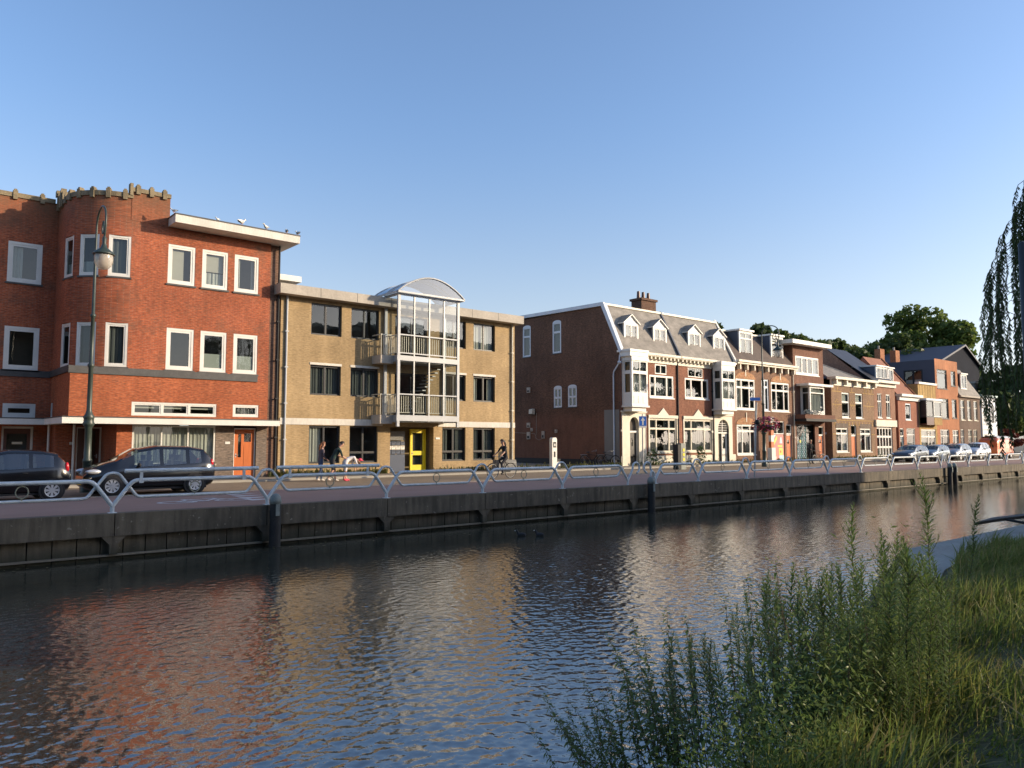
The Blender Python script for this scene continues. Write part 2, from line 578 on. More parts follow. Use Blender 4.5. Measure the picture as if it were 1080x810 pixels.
def window(h, org, w, ht, rot=0.0, frame=None, cols=(1,), rows=(), fw=0.085, sash=0.0, back=0.07, curtain=None, sill=None, niche=0.9,
           glass_mat=None, name='window', open_leaf=None, arch=0.0, label=None):
    """Window filling an opening: frame (the part) with pane, curtain and sill as sub-parts.
    Local axes: x along the wall, y into the wall, z up. rows: (height fraction,) of transoms."""
    frame = frame or M_WHITE
    f = MB()
    d0, d1 = back - 0.045, back + 0.035
    f.box(0, w, d0, d1, 0, fw, frame)
    f.box(0, w, d0, d1, ht - fw, ht, frame)
    f.box(0, fw, d0, d1, fw, ht - fw, frame)
    f.box(w - fw, w, d0, d1, fw, ht - fw, frame)
    tot = float(sum(cols))
    xs, acc = [fw], 0
    iw = w - 2 * fw
    for c in cols[:-1]:
        acc += c
        xs.append(fw + iw * acc / tot)
    xs.append(w - fw)
    mw = fw * 0.42
    for x in xs[1:-1]:
        f.box(x - mw, x + mw, d0 + 0.004, d1 - 0.004, fw, ht - fw, frame)
    zs = [fw] + [ht * q for q in rows] + [ht - fw]
    for z in zs[1:-1]:
        f.box(fw, w - fw, d0 + 0.008, d1 - 0.008, z - mw, z + mw, frame)
    if sash:
        for a, b in zip(xs, xs[1:]):
            a2 = a + (mw if a > fw else 0)
            b2 = b - (mw if b < w - fw else 0)
            for c, d in zip(zs, zs[1:]):
                c2 = c + (mw if c > fw else 0)
                e2 = d - (mw if d < ht - fw else 0)
                y0, y1 = d0 + 0.02, d1 - 0.012
                f.box(a2, b2, y0, y1, c2, c2 + sash, frame)
                f.box(a2, b2, y0, y1, e2 - sash, e2, frame)
                f.box(a2, a2 + sash, y0, y1, c2 + sash, e2 - sash, frame)
                f.box(b2 - sash, b2, y0, y1, c2 + sash, e2 - sash, frame)
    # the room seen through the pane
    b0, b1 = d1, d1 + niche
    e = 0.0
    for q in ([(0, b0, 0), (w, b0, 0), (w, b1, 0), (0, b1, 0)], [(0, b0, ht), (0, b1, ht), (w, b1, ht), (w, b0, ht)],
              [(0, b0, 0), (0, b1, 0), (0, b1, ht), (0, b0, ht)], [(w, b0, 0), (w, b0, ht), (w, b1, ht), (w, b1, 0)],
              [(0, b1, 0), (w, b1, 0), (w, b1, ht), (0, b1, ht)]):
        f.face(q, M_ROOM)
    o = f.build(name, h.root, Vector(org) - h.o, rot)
    if label:
        o['label'] = label
    g = MB()
    g.face([(fw * .6, back, fw * .6), (w - fw * .6, back, fw * .6), (w - fw * .6, back, ht - fw * .6), (fw * .6, back, ht - fw * .6)], glass_mat or M_GLASS)
    g.build('pane', o)
    if curtain:
        c = MB()
        y = d1 + 0.10
        kind = curtain
        def drape(xa, xb, za, zb, mat, amp=0.025, wl=0.16):
            n = max(4, int((xb - xa) / (wl / 4)))
            ph = random.random() * 6
            for k in range(n):
                p = xa + (xb - xa) * k / n
                q = xa + (xb - xa) * (k + 1) / n
                yp = y + amp * (math.sin(p * 6.28 / wl + ph) + .5 * math.sin(p * 2.3 * 6.28 / wl))
                yq = y + amp * (math.sin(q * 6.28 / wl + ph) + .5 * math.sin(q * 2.3 * 6.28 / wl))
                c.face([(p, yp, za), (q, yq, za), (q, yq, zb), (p, yp, zb)], mat, smooth=False)
        if kind == 'full':
            drape(0, w, 0.0, ht, M_CURT)
        elif kind == 'grey':
            drape(0, w, 0.0, ht, M_CURTG)
        elif kind == 'pair':
            drape(0, w * .28, 0.0, ht, M_CURT)
            drape(w * .74, w, 0.0, ht, M_CURT)
        elif kind == 'greypair':
            drape(0, w * .33, 0.0, ht, M_CURTG)
            drape(w * .60, w, 0.0, ht, M_CURTG)
        elif kind == 'left':
            drape(0, w * .45, 0.0, ht, M_CURT)
        elif kind == 'right':
            drape(w * .5, w, 0.0, ht, M_CURT)
        elif kind == 'blind':
            c.box(0, w * .62, y, y + .01, 0.0, ht, M_BLIND)
        elif kind == 'halfblind':
            c.box(0, w, y, y + .01, ht * .45, ht, M_BLIND)
            drape(0, w, 0, ht * .42, M_CURT)
        elif kind == 'frost':
            c.box(0, w, y - .09, y - .085, 0.0, ht * .45, M_FROST)
        elif kind == 'half':
            drape(0, w, 0, ht * .36, M_CURT)
        elif kind == 'top':
            c.box(0, w, y, y + .01, ht * .55, ht, M_CURT)
        c.build('curtain', o)
    if sill:
        s = MB()
        s.box(-0.06, w + 0.06, -0.06, back - 0.05, -0.075, -0.004, sill)
        s.build('sill', o)
    if open_leaf:
        lw, lh, lx, lz, ang = open_leaf
        p = MB()
        ca, sa = math.cos(R(ang)), math.sin(R(ang))
        def q(x, t, z):     # leaf hinged at its top edge, tilting outwards
            zz = z - lh
            return (lx + x, -0.005 + zz * sa - t * ca, lz + lh + zz * ca - t * sa * 0)
        for (xa, xb, za, zb) in ((0, lw, 0, .05), (0, lw, lh - .05, lh), (0, .05, .05, lh - .05), (lw - .05, lw, .05, lh - .05)):
            A = [q(xa, 0, za), q(xb, 0, za), q(xb, 0, zb), q(xa, 0, zb)]
            B = [q(xa, .04, za), q(xb, .04, za), q(xb, .04, zb), q(xa, .04, zb)]
            p.face(A[::-1], frame)
            p.face(B, frame)
            for k in range(4):
                p.face([A[k], A[(k + 1) % 4], B[(k + 1) % 4], B[k]], frame)
        p.face([q(.05, .02, .05), q(lw - .05, .02, .05), q(lw - .05, .02, lh - .05), q(.05, .02, lh - .05)], glass_mat or M_GLASS)
        p.build('open_sash', o)
    return o


def door(h, org, w, ht, mat, rot=0.0, frame=None, lights=(), back=0.09, fw=0.06, name='door', handle='l', label=None, panels=()):
    """Door leaf in a frame; lights: (x0, x1, z0, z1) fractions of the leaf that are glazed."""
    frame = frame or M_WHITE
    f = MB()
    f.box(0, fw, back - .05, back + .05, 0, ht, frame)
    f.box(w - fw, w, back - .05, back + .05, 0, ht, frame)
    f.box(fw, w - fw, back - .05, back + .05, ht - fw, ht, frame)
    lw, lh = w - 2 * fw, ht - fw
    holes = [(fw + a * lw, fw + b * lw, c * lh, d * lh) for a, b, c, d in lights]
    wall(f, mat, fw, w - fw, 0, lh, holes, lambda u, v, d: (u, back + d, v), depth=.03)
    for a, b, c, d in panels:
        f.box(fw + a * lw, fw + b * lw, back - .012, back + .002, c * lh, d * lh, mat)
    o = f.build(name, h.root, Vector(org) - h.o, rot)
    if label:
        o['label'] = label
    if lights:
        g = MB()
        for a, b, c, d in holes:
            g.face([(a, back + .02, c), (b, back + .02, c), (b, back + .02, d), (a, back + .02, d)], M_GLASS)
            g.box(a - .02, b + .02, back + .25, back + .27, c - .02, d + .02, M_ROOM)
        g.build('pane', o)
    k = MB()
    hx = fw + (.09 if handle == 'l' else lw - .09)
    k.tube([(hx, back - .005, 1.02), (hx, back - .05, 1.02), (hx + (.1 if handle == 'l' else -.1), back - .05, 1.02)], .012, M_STEEL, 6)
    k.box(hx - .02, hx + .02, back - .008, back - .002, .92, 1.1, M_STEEL)
    k.build('handle', o)
    return o


def pipe(h, pts, r, mat, name='drainpipe'):
    m = MB()
    m.tube(pts, r, mat, 8)
    a, b = Vector(pts[0]), Vector(pts[-1])
    n = max(2, int((b - a).length / 1.6))
    for k in range(1, n):
        c = a.lerp(b, k / n)
        if len(pts) == 2:
            m.box(c.x - r * 1.5, c.x + r * 1.5, c.y - r * 1.3, c.y + r * 2, c.z - .03, c.z + .03, mat)
    return h.part(name, m)

# ------------------------------------------------------------------ setting: ground, street, canal
def ground_mat(name, c1, c2, rough, scale, brickw=None, bump=0.2):
    m, nt, b = _new(name)
    b.inputs['Roughness'].default_value = rough
    o = _coord(nt, 'Object')
    f = _ramp(nt, _noise(nt, o, scale, 7, .65), .3, 0, .7, 1)
    c = _mixc(nt, f, c1, c2)
    if brickw:
        br = nt.nodes.new('ShaderNodeTexBrick')
        br.inputs['Brick Width'].default_value = brickw
        br.inputs['Row Height'].default_value = brickw / 2
        br.inputs['Scale'].default_value = 1
        br.inputs['Mortar Size'].default_value = .008
        br.inputs['Color1'].default_value = (1, 1, 1, 1)
        br.inputs['Color2'].default_value = (.8, .8, .8, 1)
        br.inputs['Mortar'].default_value = (.5, .5, .45, 1)
        nt.links.new(o, br.inputs['Vector'])
        c = _mul(nt, c, br.outputs['Color'])
    c = _mul(nt, c, _ramp(nt, _noise(nt, o, 60, 2), .3, .8, .7, 1.15))
    nt.links.new(c, b.inputs['Base Color'])
    _bump(nt, b, _noise(nt, o, 80, 3), bump, .01)
    return m


M_REDASPH = ground_mat('red_asphalt', (0.29, 0.175, 0.13), (0.35, 0.215, 0.165), .85, .5)
M_PAVER = ground_mat('tan_clinker_paving', (0.24, 0.175, 0.11), (0.31, 0.235, 0.15), .9, .6, .2)
M_FLAG = ground_mat('grey_paving_slabs', (0.25, 0.205, 0.15), (0.32, 0.27, 0.2), .9, .8, .6)
M_KERB = ground_mat('kerb_concrete', (0.30, 0.28, 0.24), (0.38, 0.355, 0.3), .85, 1.2)
M_EARTH = ground_mat('bank_earth', (0.07, 0.08, 0.032), (0.10, 0.095, 0.045), .95, 1.5)
M_FAR = ground_mat('far_ground', (0.09, 0.085, 0.06), (0.12, 0.11, 0.08), .95, .1)
M_MARK = plain('road_marking_white', (0.62, 0.60, 0.57), .7, .25, 3, fine=.2)


def quay_mat():
    m, nt, b = _new('stained_quay_concrete')
    b.inputs['Roughness'].default_value = .85
    o = _coord(nt, 'Object')
    f = _ramp(nt, _noise(nt, o, .5, 8, .7), .32, 0, .7, 1)
    c = _mixc(nt, f, (0.075, 0.066, 0.05), (0.17, 0.142, 0.10))
    st = _coord(nt, 'Object', (3.0, 3.0, .35))
    c = _mul(nt, c, _ramp(nt, _noise(nt, st, 1.4, 6), .34, .5, .62, 1.1))
    sp = _ramp(nt, _noise(nt, o, 9, 3), .66, 0, .72, 1)
    c = _mixc(nt, sp, c, (0.24, 0.22, 0.18))
    sz = nt.nodes.new('ShaderNodeSeparateXYZ')
    nt.links.new(o, sz.inputs['Vector'])
    jag = nt.nodes.new('ShaderNodeMath')
    jag.operation = 'MULTIPLY_ADD'
    jag.inputs[1].default_value = .35
    nt.links.new(_noise(nt, _coord(nt, 'Object', (1.5, 1.5, .6)), 1.2, 5), jag.inputs[0])
    nt.links.new(sz.outputs['Z'], jag.inputs[2])
    c = _mixc(nt, _ramp(nt, jag.outputs[0], -.52, 0, -.78, .8), c, (0.022, 0.026, 0.014))   # wet algae line
    nt.links.new(c, b.inputs['Base Color'])
    _bump(nt, b, _noise(nt, o, 14, 5), .35, .02)
    return m


M_QUAY = quay_mat()
QX0, QX1 = -60.0, 330.0
BANK = [(330, 6.2), (60, 6.2), (15.45, 6.2), (9.9, 4.35), (8.6, 3.7), (7.0, 3.1), (5.0, 2.7), (2.0, 2.3), (-5, 1.8), (-60, 1.2)]


def sheet(name, x0, x1, y0, y1, z, mat, kind='structure', step=None):
    m = MB()
    m.face([(x0, y0, z), (x1, y0, z), (x1, y1, z), (x0, y1, z)], mat)
    return tag(m.build(name), kind=kind)


g = MB()
g.face([(-900, 20.6, -.06), (1600, 20.6, -.06), (1600, 1500, -.06), (-900, 1500, -.06)], M_FAR)
g.face([(-900, -900, -.06), (1600, -900, -.06), (1600, -3, -.06), (-900, -3, -.06)], M_FAR)
tag(g.build('ground'), kind='structure')
sheet('red_cycle_road', QX0, QX1, 20.62, 26.9, 0.0, M_REDASPH)
sheet('clinker_street', QX0, QX1, 26.9, 32.6, 0.004, M_PAVER)
k = MB()
k.box(QX0, QX1, 32.6, 32.78, -.05, .1, M_KERB)
k.box(QX0, QX1, 26.84, 26.96, -.05, .012, M_KERB)
tag(k.build('kerb'), kind='structure')
p = MB()
p.box(QX0, QX1, 32.78, 46, -.05, .092, M_FLAG)
tag(p.build('pavement'), kind='structure')

# painted bicycle symbol and yield teeth on the red road
mk = MB()


def strip(pts, w, z=.006):
    for a, b in zip(pts, pts[1:]):
        a, b = Vector((*a, 0)), Vector((*b, 0))
        t = (b - a).normalized()
        n = Vector((-t.y, t.x, 0)) * w / 2
        mk.face([(q.x, q.y, z) for q in (a - n, b - n, b + n, a + n)], M_MARK)


def ring2(cx, cy, rx, ry, w, z=.006, n=20):
    for j in range(n):
        a, b = 6.2832 * j / n, 6.2832 * (j + 1) / n
        mk.face([(cx + rx * math.cos(a), cy + ry * math.sin(a), z), (cx + rx * math.cos(b), cy + ry * math.sin(b), z),
                 (cx + (rx - w) * math.cos(b), cy + (ry - w) * math.sin(b), z), (cx + (rx - w) * math.cos(a), cy + (ry - w) * math.sin(a), z)], M_MARK)


bx, by = 7.0, 23.0
ring2(bx, by, .55, .42, .13)
ring2(bx + 1.6, by, .55, .42, .13, .007)
strip([(bx, by), (bx + .5, by + .75), (bx + 1.35, by + .75), (bx + .8, by), (bx, by)], .12, .008)
strip([(bx + .8, by), (bx + .5, by + .75), (bx + .42, by + 1.0)], .12, .009)
strip([(bx + 1.6, by), (bx + 1.3, by + 1.05), (bx + 1.05, by + 1.05)], .12, .0095)
for j in range(4):
    y = 22.3 + j * .9
    mk.face([(8.9 + .12 * j, y, .006), (9.9 + .12 * j, y + .3, .006), (8.9 + .12 * j, y + .6, .006)], M_MARK)
tag(mk.build('road_marking'), kind='structure')

M_SLABQ = plain('wet_ledge_concrete', (0.20, 0.18, 0.14), .7, .3, 1.5, fine=.2)
# quay wall of the far side
qw = thing('quay_wall', 'long stained concrete quay wall along the far side of the canal', 'quay wall', (0, 20.3, 0))
cap = MB()
xs = [1.0 + 3.75 * k for k in range(-12, 70)]
for a, b in zip(xs, xs[1:]):
    cap.box(a + .012, b - .012, 20.26, 20.64, -.52, .012, M_QUAY)
q_cap = cap.build('coping_beam', qw, (0, -20.3, 0))
pan = MB()
x = QX0
while x < 200:
    pan.box(x + .012, x + .488, 20.46 + random.uniform(-.008, .008), 20.7, -2.2, -.53, M_QUAY)
    x += .5
pan.box(200, QX1, 20.46, 20.7, -2.2, -.53, M_QUAY)
pan.build('panel_wall', qw, (0, -20.3, 0))
lg = MB()
lg.box(QX0, QX1, 20.36, 20.44, -1.0, -.955, M_SLABQ)
lg.build('waterline_ledge', qw, (0, -20.3, 0))
for a in xs[8:40]:
    bk = MB()
    bk.prism([(a - .28, -.521), (a + .28, -.521), (a + .09, -.72), (a + .09, -.95), (a - .09, -.95), (a - .09, -.72)], 'y', 20.28, 20.455, M_QUAY)
    bk.build('bracket', qw, (0, -20.3, 0))


# ------------------------------------------------------------------ water: real ripples
def water_mat():
    m, nt, b = _new('canal_water')
    b.inputs['Base Color'].default_value = (0.045, 0.044, 0.030, 1)
    b.inputs['Roughness'].default_value = 0.035
    b.inputs['IOR'].default_value = 2.9
    b.inputs['Specular IOR Level'].default_value = 0.6
    o = _coord(nt, 'Object', (1.0, 1.0, 1.0))
    _bump(nt, b, _noise(nt, o, 15.0, 2, .5), .2, .02)
    return m


M_WATER = water_mat()


def spaced(lo, hi, step0, grow, start):
    out = [lo]
    x, s = lo, step0
    while x < hi:
        if x > start:
            s *= grow
        x += s
        out.append(min(x, hi))
    return np.array(out)


wx = np.concatenate([np.linspace(-60, -1, 60)[:-1], spaced(-1, 330, .023, 1.011, 12)])
wy = np.concatenate([np.linspace(.8, 3.0, 20)[:-1], spaced(3.0, 20.55, .022, 1.004, 10)])
GX, GY = np.meshgrid(wx, wy, indexing='ij')
Z = np.zeros_like(GX)
wr = np.random.default_rng(5)
for k in range(110):
    lam = .068 * (.34 / .068) ** (k / 109.0)
    th = math.radians(wr.normal(-64, 60))
    kk = 2 * math.pi / lam
    slope = .0128 * (1.0 if lam < .2 else .85)
    Z += slope / kk * np.sin(kk * (GX * math.cos(th) + GY * math.sin(th)) + wr.uniform(0, 6.283))
# gusts: patches of livelier and calmer water, calmer under the far wall and far along the canal
gust = .9 + .25 * np.sin(GX * .31 + .6 * np.sin(GY * .4)) * np.sin(GY * .27 + GX * .11)
calm = np.clip((20.8 - GY) / 9.0, .22, 1.0) * np.clip(1.0 - (GX - 26) / 40.0, .12, 1.0)
Z = Z * gust * calm - 1.08
nx, ny = GX.shape
co = np.stack([GX, GY, Z], -1).reshape(-1, 3)
idx = np.arange(nx * ny).reshape(nx, ny)
quads = np.stack([idx[:-1, :-1], idx[1:, :-1], idx[1:, 1:], idx[:-1, 1:]], -1).reshape(-1, 4)
me = bpy.data.meshes.new('canal_water')
me.vertices.add(len(co))
me.vertices.foreach_set('co', co.reshape(-1).astype(np.float32))
me.loops.add(quads.size)
me.loops.foreach_set('vertex_index', quads.reshape(-1).astype(np.int32))
me.polygons.add(len(quads))
me.polygons.foreach_set('loop_start', np.arange(0, quads.size, 4, dtype=np.int32))
me.polygons.foreach_set('loop_total', np.full(len(quads), 4, dtype=np.int32))
me.polygons.foreach_set('use_smooth', np.ones(len(quads), dtype=bool))
me.materials.append(M_WATER)
me.update(calc_edges=True)
tag(link('canal_water', me), kind='structure')

# ------------------------------------------------------------------ near bank
bk = MB()


def bank_z(i, x):
    return -.35


top = [(x, y, -.35) for x, y in BANK]
toe = [(x, y + (.1 if x > 15.4 else .95 if x < 9.8 else .14), -1.5) for x, y in BANK]
inner = [(x, y - (1.4 if x > 9 else 1.2), -.26 if x > 9 else -.12) for x, y in BANK]
back = [(x, -3.2, -.05) for x, y in BANK]
bk.grid([toe, top, inner, back], M_EARTH, smooth=True)
tag(bk.build('near_bank'), kind='structure')
sl = MB()
M_SLAB = plain('grey_slab_concrete', (0.34, 0.33, 0.29), .85, .2, 1.2, bump=.15, fine=.15)
sl.prism([(15.2, 6.42), (58, 6.42), (58, 5.45), (16.0, 5.45), (13.2, 5.0), (11.9, 4.6), (11.7, 5.22)], 'z', -.7, -.30, M_SLAB)
s_o = sl.build('concrete_quay_slab')
tag(s_o, 'pale grey concrete edge slab where the grassy near bank meets the water', 'slab')
tb = MB()
a, b = Vector((15.2, 6.42, 0)), Vector((9.3, 4.42, 0))
t = (b - a).normalized()
n = Vector((-t.y, t.x, 0)) * .05
tb.prism([((a + n).x, (a + n).y), ((a - n).x, (a - n).y), ((b - n).x, (b - n).y), ((b + n).x, (b + n).y)], 'z', -1.5, -.27, M_PILE)
tag(tb.build('timber_edging'), 'dark timber edging board running from the concrete slab along the grass bank', 'edging')
br_ = MB()
br_.prism([(20.4, 7.02), (22.2, 6.95), (25.5, 6.55), (25.5, 6.82), (22.2, 7.2)], 'z', -.27, -.2, M_BLACK)
br_.tube([(22.3, 7.05, -.23), (22.3, 6.3, -.33)], .035, M_BLACK, 6)
br_.tube([(24.6, 6.8, -.23), (24.6, 6.2, -.33)], .035, M_BLACK, 6)
tag(br_.build('mooring_boom'), 'flat black metal arm reaching out over the water from the slab edge', 'mooring arm')

# ------------------------------------------------------------------ red brick house with the round corner tower
H1 = House('red_brick_house', 'orange red brick block with rounded corner tower and flat white roof slab', (6, 36, 0), 'apartment house')
TC, TR = (8.45, 37.1), 2.1
LB = 38.9                       # plane of the set-back left wing


def arcp(th, z, d=0.0):
    return (TC[0] - (TR - d) * math.sin(th), TC[1] - (TR - d) * math.cos(th), z)


m = MB()
# right front, upper storeys
wins_top = [(9.94, 11.09, 8.63, 10.38), (11.40, 12.55, 8.63, 10.38), (12.86, 14.0, 8.63, 10.38)]
wins_mid = [(9.98, 11.13, 4.85, 6.68), (11.42, 12.58, 4.85, 6.68), (12.90, 14.03, 4.85, 6.68)]
wall(m, M_RED, 14.05, 14.58, 4.5, 4.8, [], front(35))
wall(m, M_RED, 8.45, 14.58, 4.8, 11.14, wins_top + wins_mid, front(35))
# tower drum (quarter round) above the square corner
tw_th = [R(12), R(45), R(78.5)]
hw = R(11.5)
rows_t = [(8.66, 10.42), (4.85, 6.70)]
holes = [(t - hw, t + hw, a, b) for t in tw_th for a, b in rows_t]
wall(m, M_RED, 0, R(90), 4.84, 12.1, holes, lambda u, v, d: arcp(u, v, d), maxu=R(4))
for k in range(len(m.uv)):
    pass
wall(m, M_RED, 37.1, 38.9, 4.84, 12.1, [], lambda u, v, d: (6.35 + d, u, v))
# raised block right of the tower, seen against the sky
wall(m, M_RED, 8.40, 9.95, 11.14, 12.42, [], front(34.985))
m.box(8.40, 9.95, 34.99, 37.0, 11.2, 12.42, M_RED, skip='bf')
# set-back left wing
lw_win = [(4.51, 5.79, 8.60, 10.38), (4.52, 5.81, 4.82, 6.68), (4.59, 5.79, 2.76, 3.36), (4.6, 5.77, 0.0, 2.38), (0.8, 2.0, 8.6, 10.38), (0.8, 2.0, 4.82, 6.68)]
wall(m, M_RED, -6.0, 6.35, 0.0, 12.35, lw_win, front(LB))
m.build('upper_wall', H1.root, -H1.o)
m = MB()
# square corner under the tower: front and its shaded side
strip_win = [(8.68, 12.21, 2.83, 3.41), (12.95, 14.15, 2.86, 3.42)]
wall(m, M_REDLOW, 6.35, 14.58, 2.69, 4.5, strip_win, front(34.99))
wall(m, M_REDLOW, 0, 3.9, 2.69, 4.84, [(.25, .52, 2.78, 3.4)], sideL(6.35, 38.9))
m.face([(6.35, 34.99, 4.8), (8.45, 34.99, 4.8), (8.45, 38.9, 4.8), (6.35, 38.9, 4.8)], M_DARKSILL)
# ground floor
gf = [(8.75, 12.2, .75, 2.42)]
wall(m, M_REDLOW, 8.15, 8.74, 0, 2.44, [], front(35))
wall(m, M_GREYBRICK, 8.74, 12.21, 0, .75, [], front(35))
wall(m, M_GREYBRICK, 12.21, 13.04, 0, 2.44, [], front(35))
wall(m, M_GREYBRICK, 14.08, 14.58, 0, 2.44, [], front(35))
wall(m, M_RED, 0, 2.5, 0, 2.44, [], sideL(8.15, 37.5))
wall(m, M_RED, 6.35, 8.15, 0, 2.44, [(7.15, 8.13, 0, 2.36)], front(37.5))
wall(m, M_RED, 0, 1.4, 0, 2.44, [], sideL(6.35, 38.9))
m.build('lower_wall', H1.root, -H1.o)
m = MB()
wall(m, M_BROWNSTRIP, 14.58, 15.12, 0, 11.14, [], front(35.16))
m.face([(14.58, 35.0, 0), (14.58, 35.16, 0), (14.58, 35.16, 11.14), (14.58, 35.0, 11.14)], M_BROWNSTRIP)
m.build('brown_end_pier', H1.root, -H1.o)
m = MB()
m.face([(-6, 48, 0), (14.6, 48, 0), (14.6, 48, 11), (-6, 48, 11)], M_RED)
m.face([(15.12, 35.2, 0), (15.12, 48, 0), (15.12, 48, 11.1), (15.12, 35.2, 11.1)], M_BROWNSTRIP)
m.face([(-6, 38.9, 0), (-6, 48, 0), (-6, 48, 12), (-6, 38.9, 12)], M_RED)
m.face([(-6, 38.9, 12.0), (6.35, 38.9, 12.0), (6.35, 48, 12.0), (-6, 48, 12.0)], M_DARKSILL)
m.face([arcp(R(t), 11.9) for t in range(0, 91, 10)] + [(6.35, 38.9, 11.9), (6.35, 48, 11.9), (14.58, 48, 11.9), (14.58, 37, 11.9), (8.45, 37, 11.9)], M_DARKSILL)
m.build('rear_wall', H1.root, -H1.o)

# crenellated parapets
par = MB()


def crenel_line(pts, zt, zb, n, tall=.16):
    """Coping course along pts with small merlons standing on it."""
    for a, b in zip(pts, pts[1:]):
        a, b = Vector(a), Vector(b)
        t = (b - a).normalized()
        nn = Vector((t.y, -t.x))
        o1, o2 = nn * .06, nn * -.22
        L = [(a + o1), (b + o1), (b + o2), (a + o2)]
        par.prism([(p.x, p.y) for p in L], 'z', zb, zt, M_STONE)
    seg = [(Vector(b) - Vector(a)).length for a, b in zip(pts, pts[1:])]
    tot = sum(seg)
    for j in range(n):
        d = tot * (j + .5) / n
        for (a, b), s in zip(zip(pts, pts[1:]), seg):
            if d <= s:
                break
            d -= s
        a, b = Vector(a), Vector(b)
        t = (b - a).normalized()
        c = a + t * d
        nn = Vector((t.y, -t.x))
        w = .085
        for (za, zb2, e, ww) in ((zb - .10, zt, .105, w), (zt, zt + tall * .6, .095, w * 1.05), (zt + tall * .6, zt + tall, .07, w * .6)):
            L = [c - t * ww + nn * e, c + t * ww + nn * e, c + t * ww - nn * .14, c - t * ww - nn * .14]
            par.prism([(p.x, p.y) for p in L], 'z', za, zb2, M_STONE)


M_STONE = plain('mossy_parapet_stone', (0.24, 0.19, 0.115), .9, .35, 3.0, bump=.3, fine=.3)
arc_pts = [arcp(R(t), 0)[:2] for t in range(84, -1, -6)]
crenel_line([(6.35, 38.2)] + arc_pts[0:], 12.28, 12.08, 7)
crenel_line([(8.36, 34.985), (9.97, 34.985)], 12.56, 12.38, 3)
crenel_line([(-6.0, LB), (6.2, LB)], 12.52, 12.32, 12)
crenel_line([(6.32, 38.9), (6.32, 37.7)], 12.62, 12.05, 2, .2)
par.prism([(8.30, 34.9), (8.42, 34.9), (8.42, 35.2), (8.30, 35.2)], 'z', 12.2, 12.72, M_STONE)
par.prism([(6.18, 38.55), (6.42, 38.55), (6.42, 38.85), (6.18, 38.85)], 'z', 12.6, 12.86, M_STONE)
H1.part('parapet', par)

sl = MB()
sl.box(9.9, 15.57, 34.0, 46.5, 11.13, 11.50, M_FASCIA)
sl.box(9.88, 15.59, 33.985, 46.5, 11.47, 11.53, M_DARKSILL)
H1.part('roof_slab', sl)
bandm = MB()
bandm.box(6.28, 14.05, 34.93, 35.03, 4.5, 4.80, M_DARKSILL)
bandm.box(6.28, 6.36, 35.03, 38.85, 4.55, 4.82, M_DARKSILL)
bandm.box(-6, 6.28, 38.84, 38.93, 4.52, 4.8, M_DARKSILL)
H1.part('sill_band', bandm)
cn = MB()
cn.prism([(6.0, 34.2), (14.86, 34.2), (14.86, 35.02), (6.38, 35.02), (6.38, 38.92), (-6, 38.92), (-6, 37.75), (5.95, 37.75)], 'z', 2.45, 2.69, M_WHITE)
cn.prism([(5.99, 34.19), (14.87, 34.19), (14.87, 35.0), (6.33, 35.0), (6.33, 38.88), (-6, 38.88), (-6, 37.74), (5.94, 37.74)], 'z', 2.69, 2.735, M_DARKSILL)
H1.part('entrance_canopy', cn)

cs = ['blind', 'halfblind', 'pair', None, 'frost', 'frost']
for (a, b, c, d), ct in zip(wins_top + wins_mid, cs):
    window(H1, (a, 35, c), b - a, d - c, 0, M_WHITE, fw=.10, sash=.085, curtain=ct, sill=M_DARKSILL, back=.06)
tc = ['grey', 'half', 'half', 'grey', 'grey', None]
for i, (t, (a, b)) in enumerate([(t, ab) for ab in rows_t for t in tw_th]):
    l, r_ = arcp(t + hw, a), arcp(t - hw, a)
    w_ = (Vector(r_) - Vector(l)).length
    window(H1, l, w_, b - a, -t, M_WHITE, fw=.09, sash=.06, curtain=tc[i], sill=M_DARKSILL, back=.05, niche=.5)
for i, (a, b, c, d) in enumerate(lw_win[:3] + lw_win[4:]):
    window(H1, (a, LB, c), b - a, d - c, 0, M_WHITE, fw=.11, sash=.09, curtain=['left', None, None, 'grey', 'grey'][i], sill=M_DARKSILL if d > 4 else None, back=.05)
window(H1, (6.35, 38.65, 2.78), .27, .62, -R(90), M_WHITE, fw=.06, back=.03, niche=.3)
window(H1, (8.68, 35, 2.83), 3.53, .58, 0, M_WHITE, cols=(1, 1, 1), fw=.085, sash=.05, curtain='top', back=.05)
window(H1, (12.95, 35, 2.86), 1.2, .56, 0, M_WHITE, fw=.085, sash=.05, curtain='grey', back=.05)
window(H1, (8.75, 35, .75), 3.45, 1.67, 0, M_WHITE, cols=(1, 1, 1), fw=.07, curtain='full', back=.06, sill=M_CONC)
door(H1, (13.04, 35, .09), 1.04, 2.26, M_ORANGED, frame=M_WHITE, lights=((.2, .36, .42, .9), (.5, .86, .74, .92)), back=.14, panels=((.5, .88, .1, .66),), handle='l', label='varnished orange front door with a slit light and square light')
door(H1, (7.15, 37.5, .09), .98, 2.27, M_BROWND, frame=M_WHITE, lights=((.35, .85, .12, .95),), back=.1, handle='r', label='dark brown door with tall dark glass in shaded porch')
door(H1, (4.6, LB, .09), 1.17, 2.29, M_BROWND, frame=M_WHITE, lights=((.12, .88, .5, .9),), back=.2, fw=.09, handle='r')
pp = MB()
pp.tube([(7.02, 37.3, .09), (7.02, 37.3, 2.46)], .055, M_WHITE, 8)
H1.part('porch_post', pp)
pp = MB()
pp.tube([(6.22, 38.2, .09), (6.22, 38.2, 2.46)], .05, M_WHITE, 8)
H1.part('porch_post', pp)
for (x, y, z) in ((12.75, 35, 1.62), (7.0, 37.5, 1.6)):
    n_ = MB()
    n_.box(x - .11, x + .11, y - .02, y - .004, z, z + .11, M_WHITE)
    H1.part('number_plate', n_)
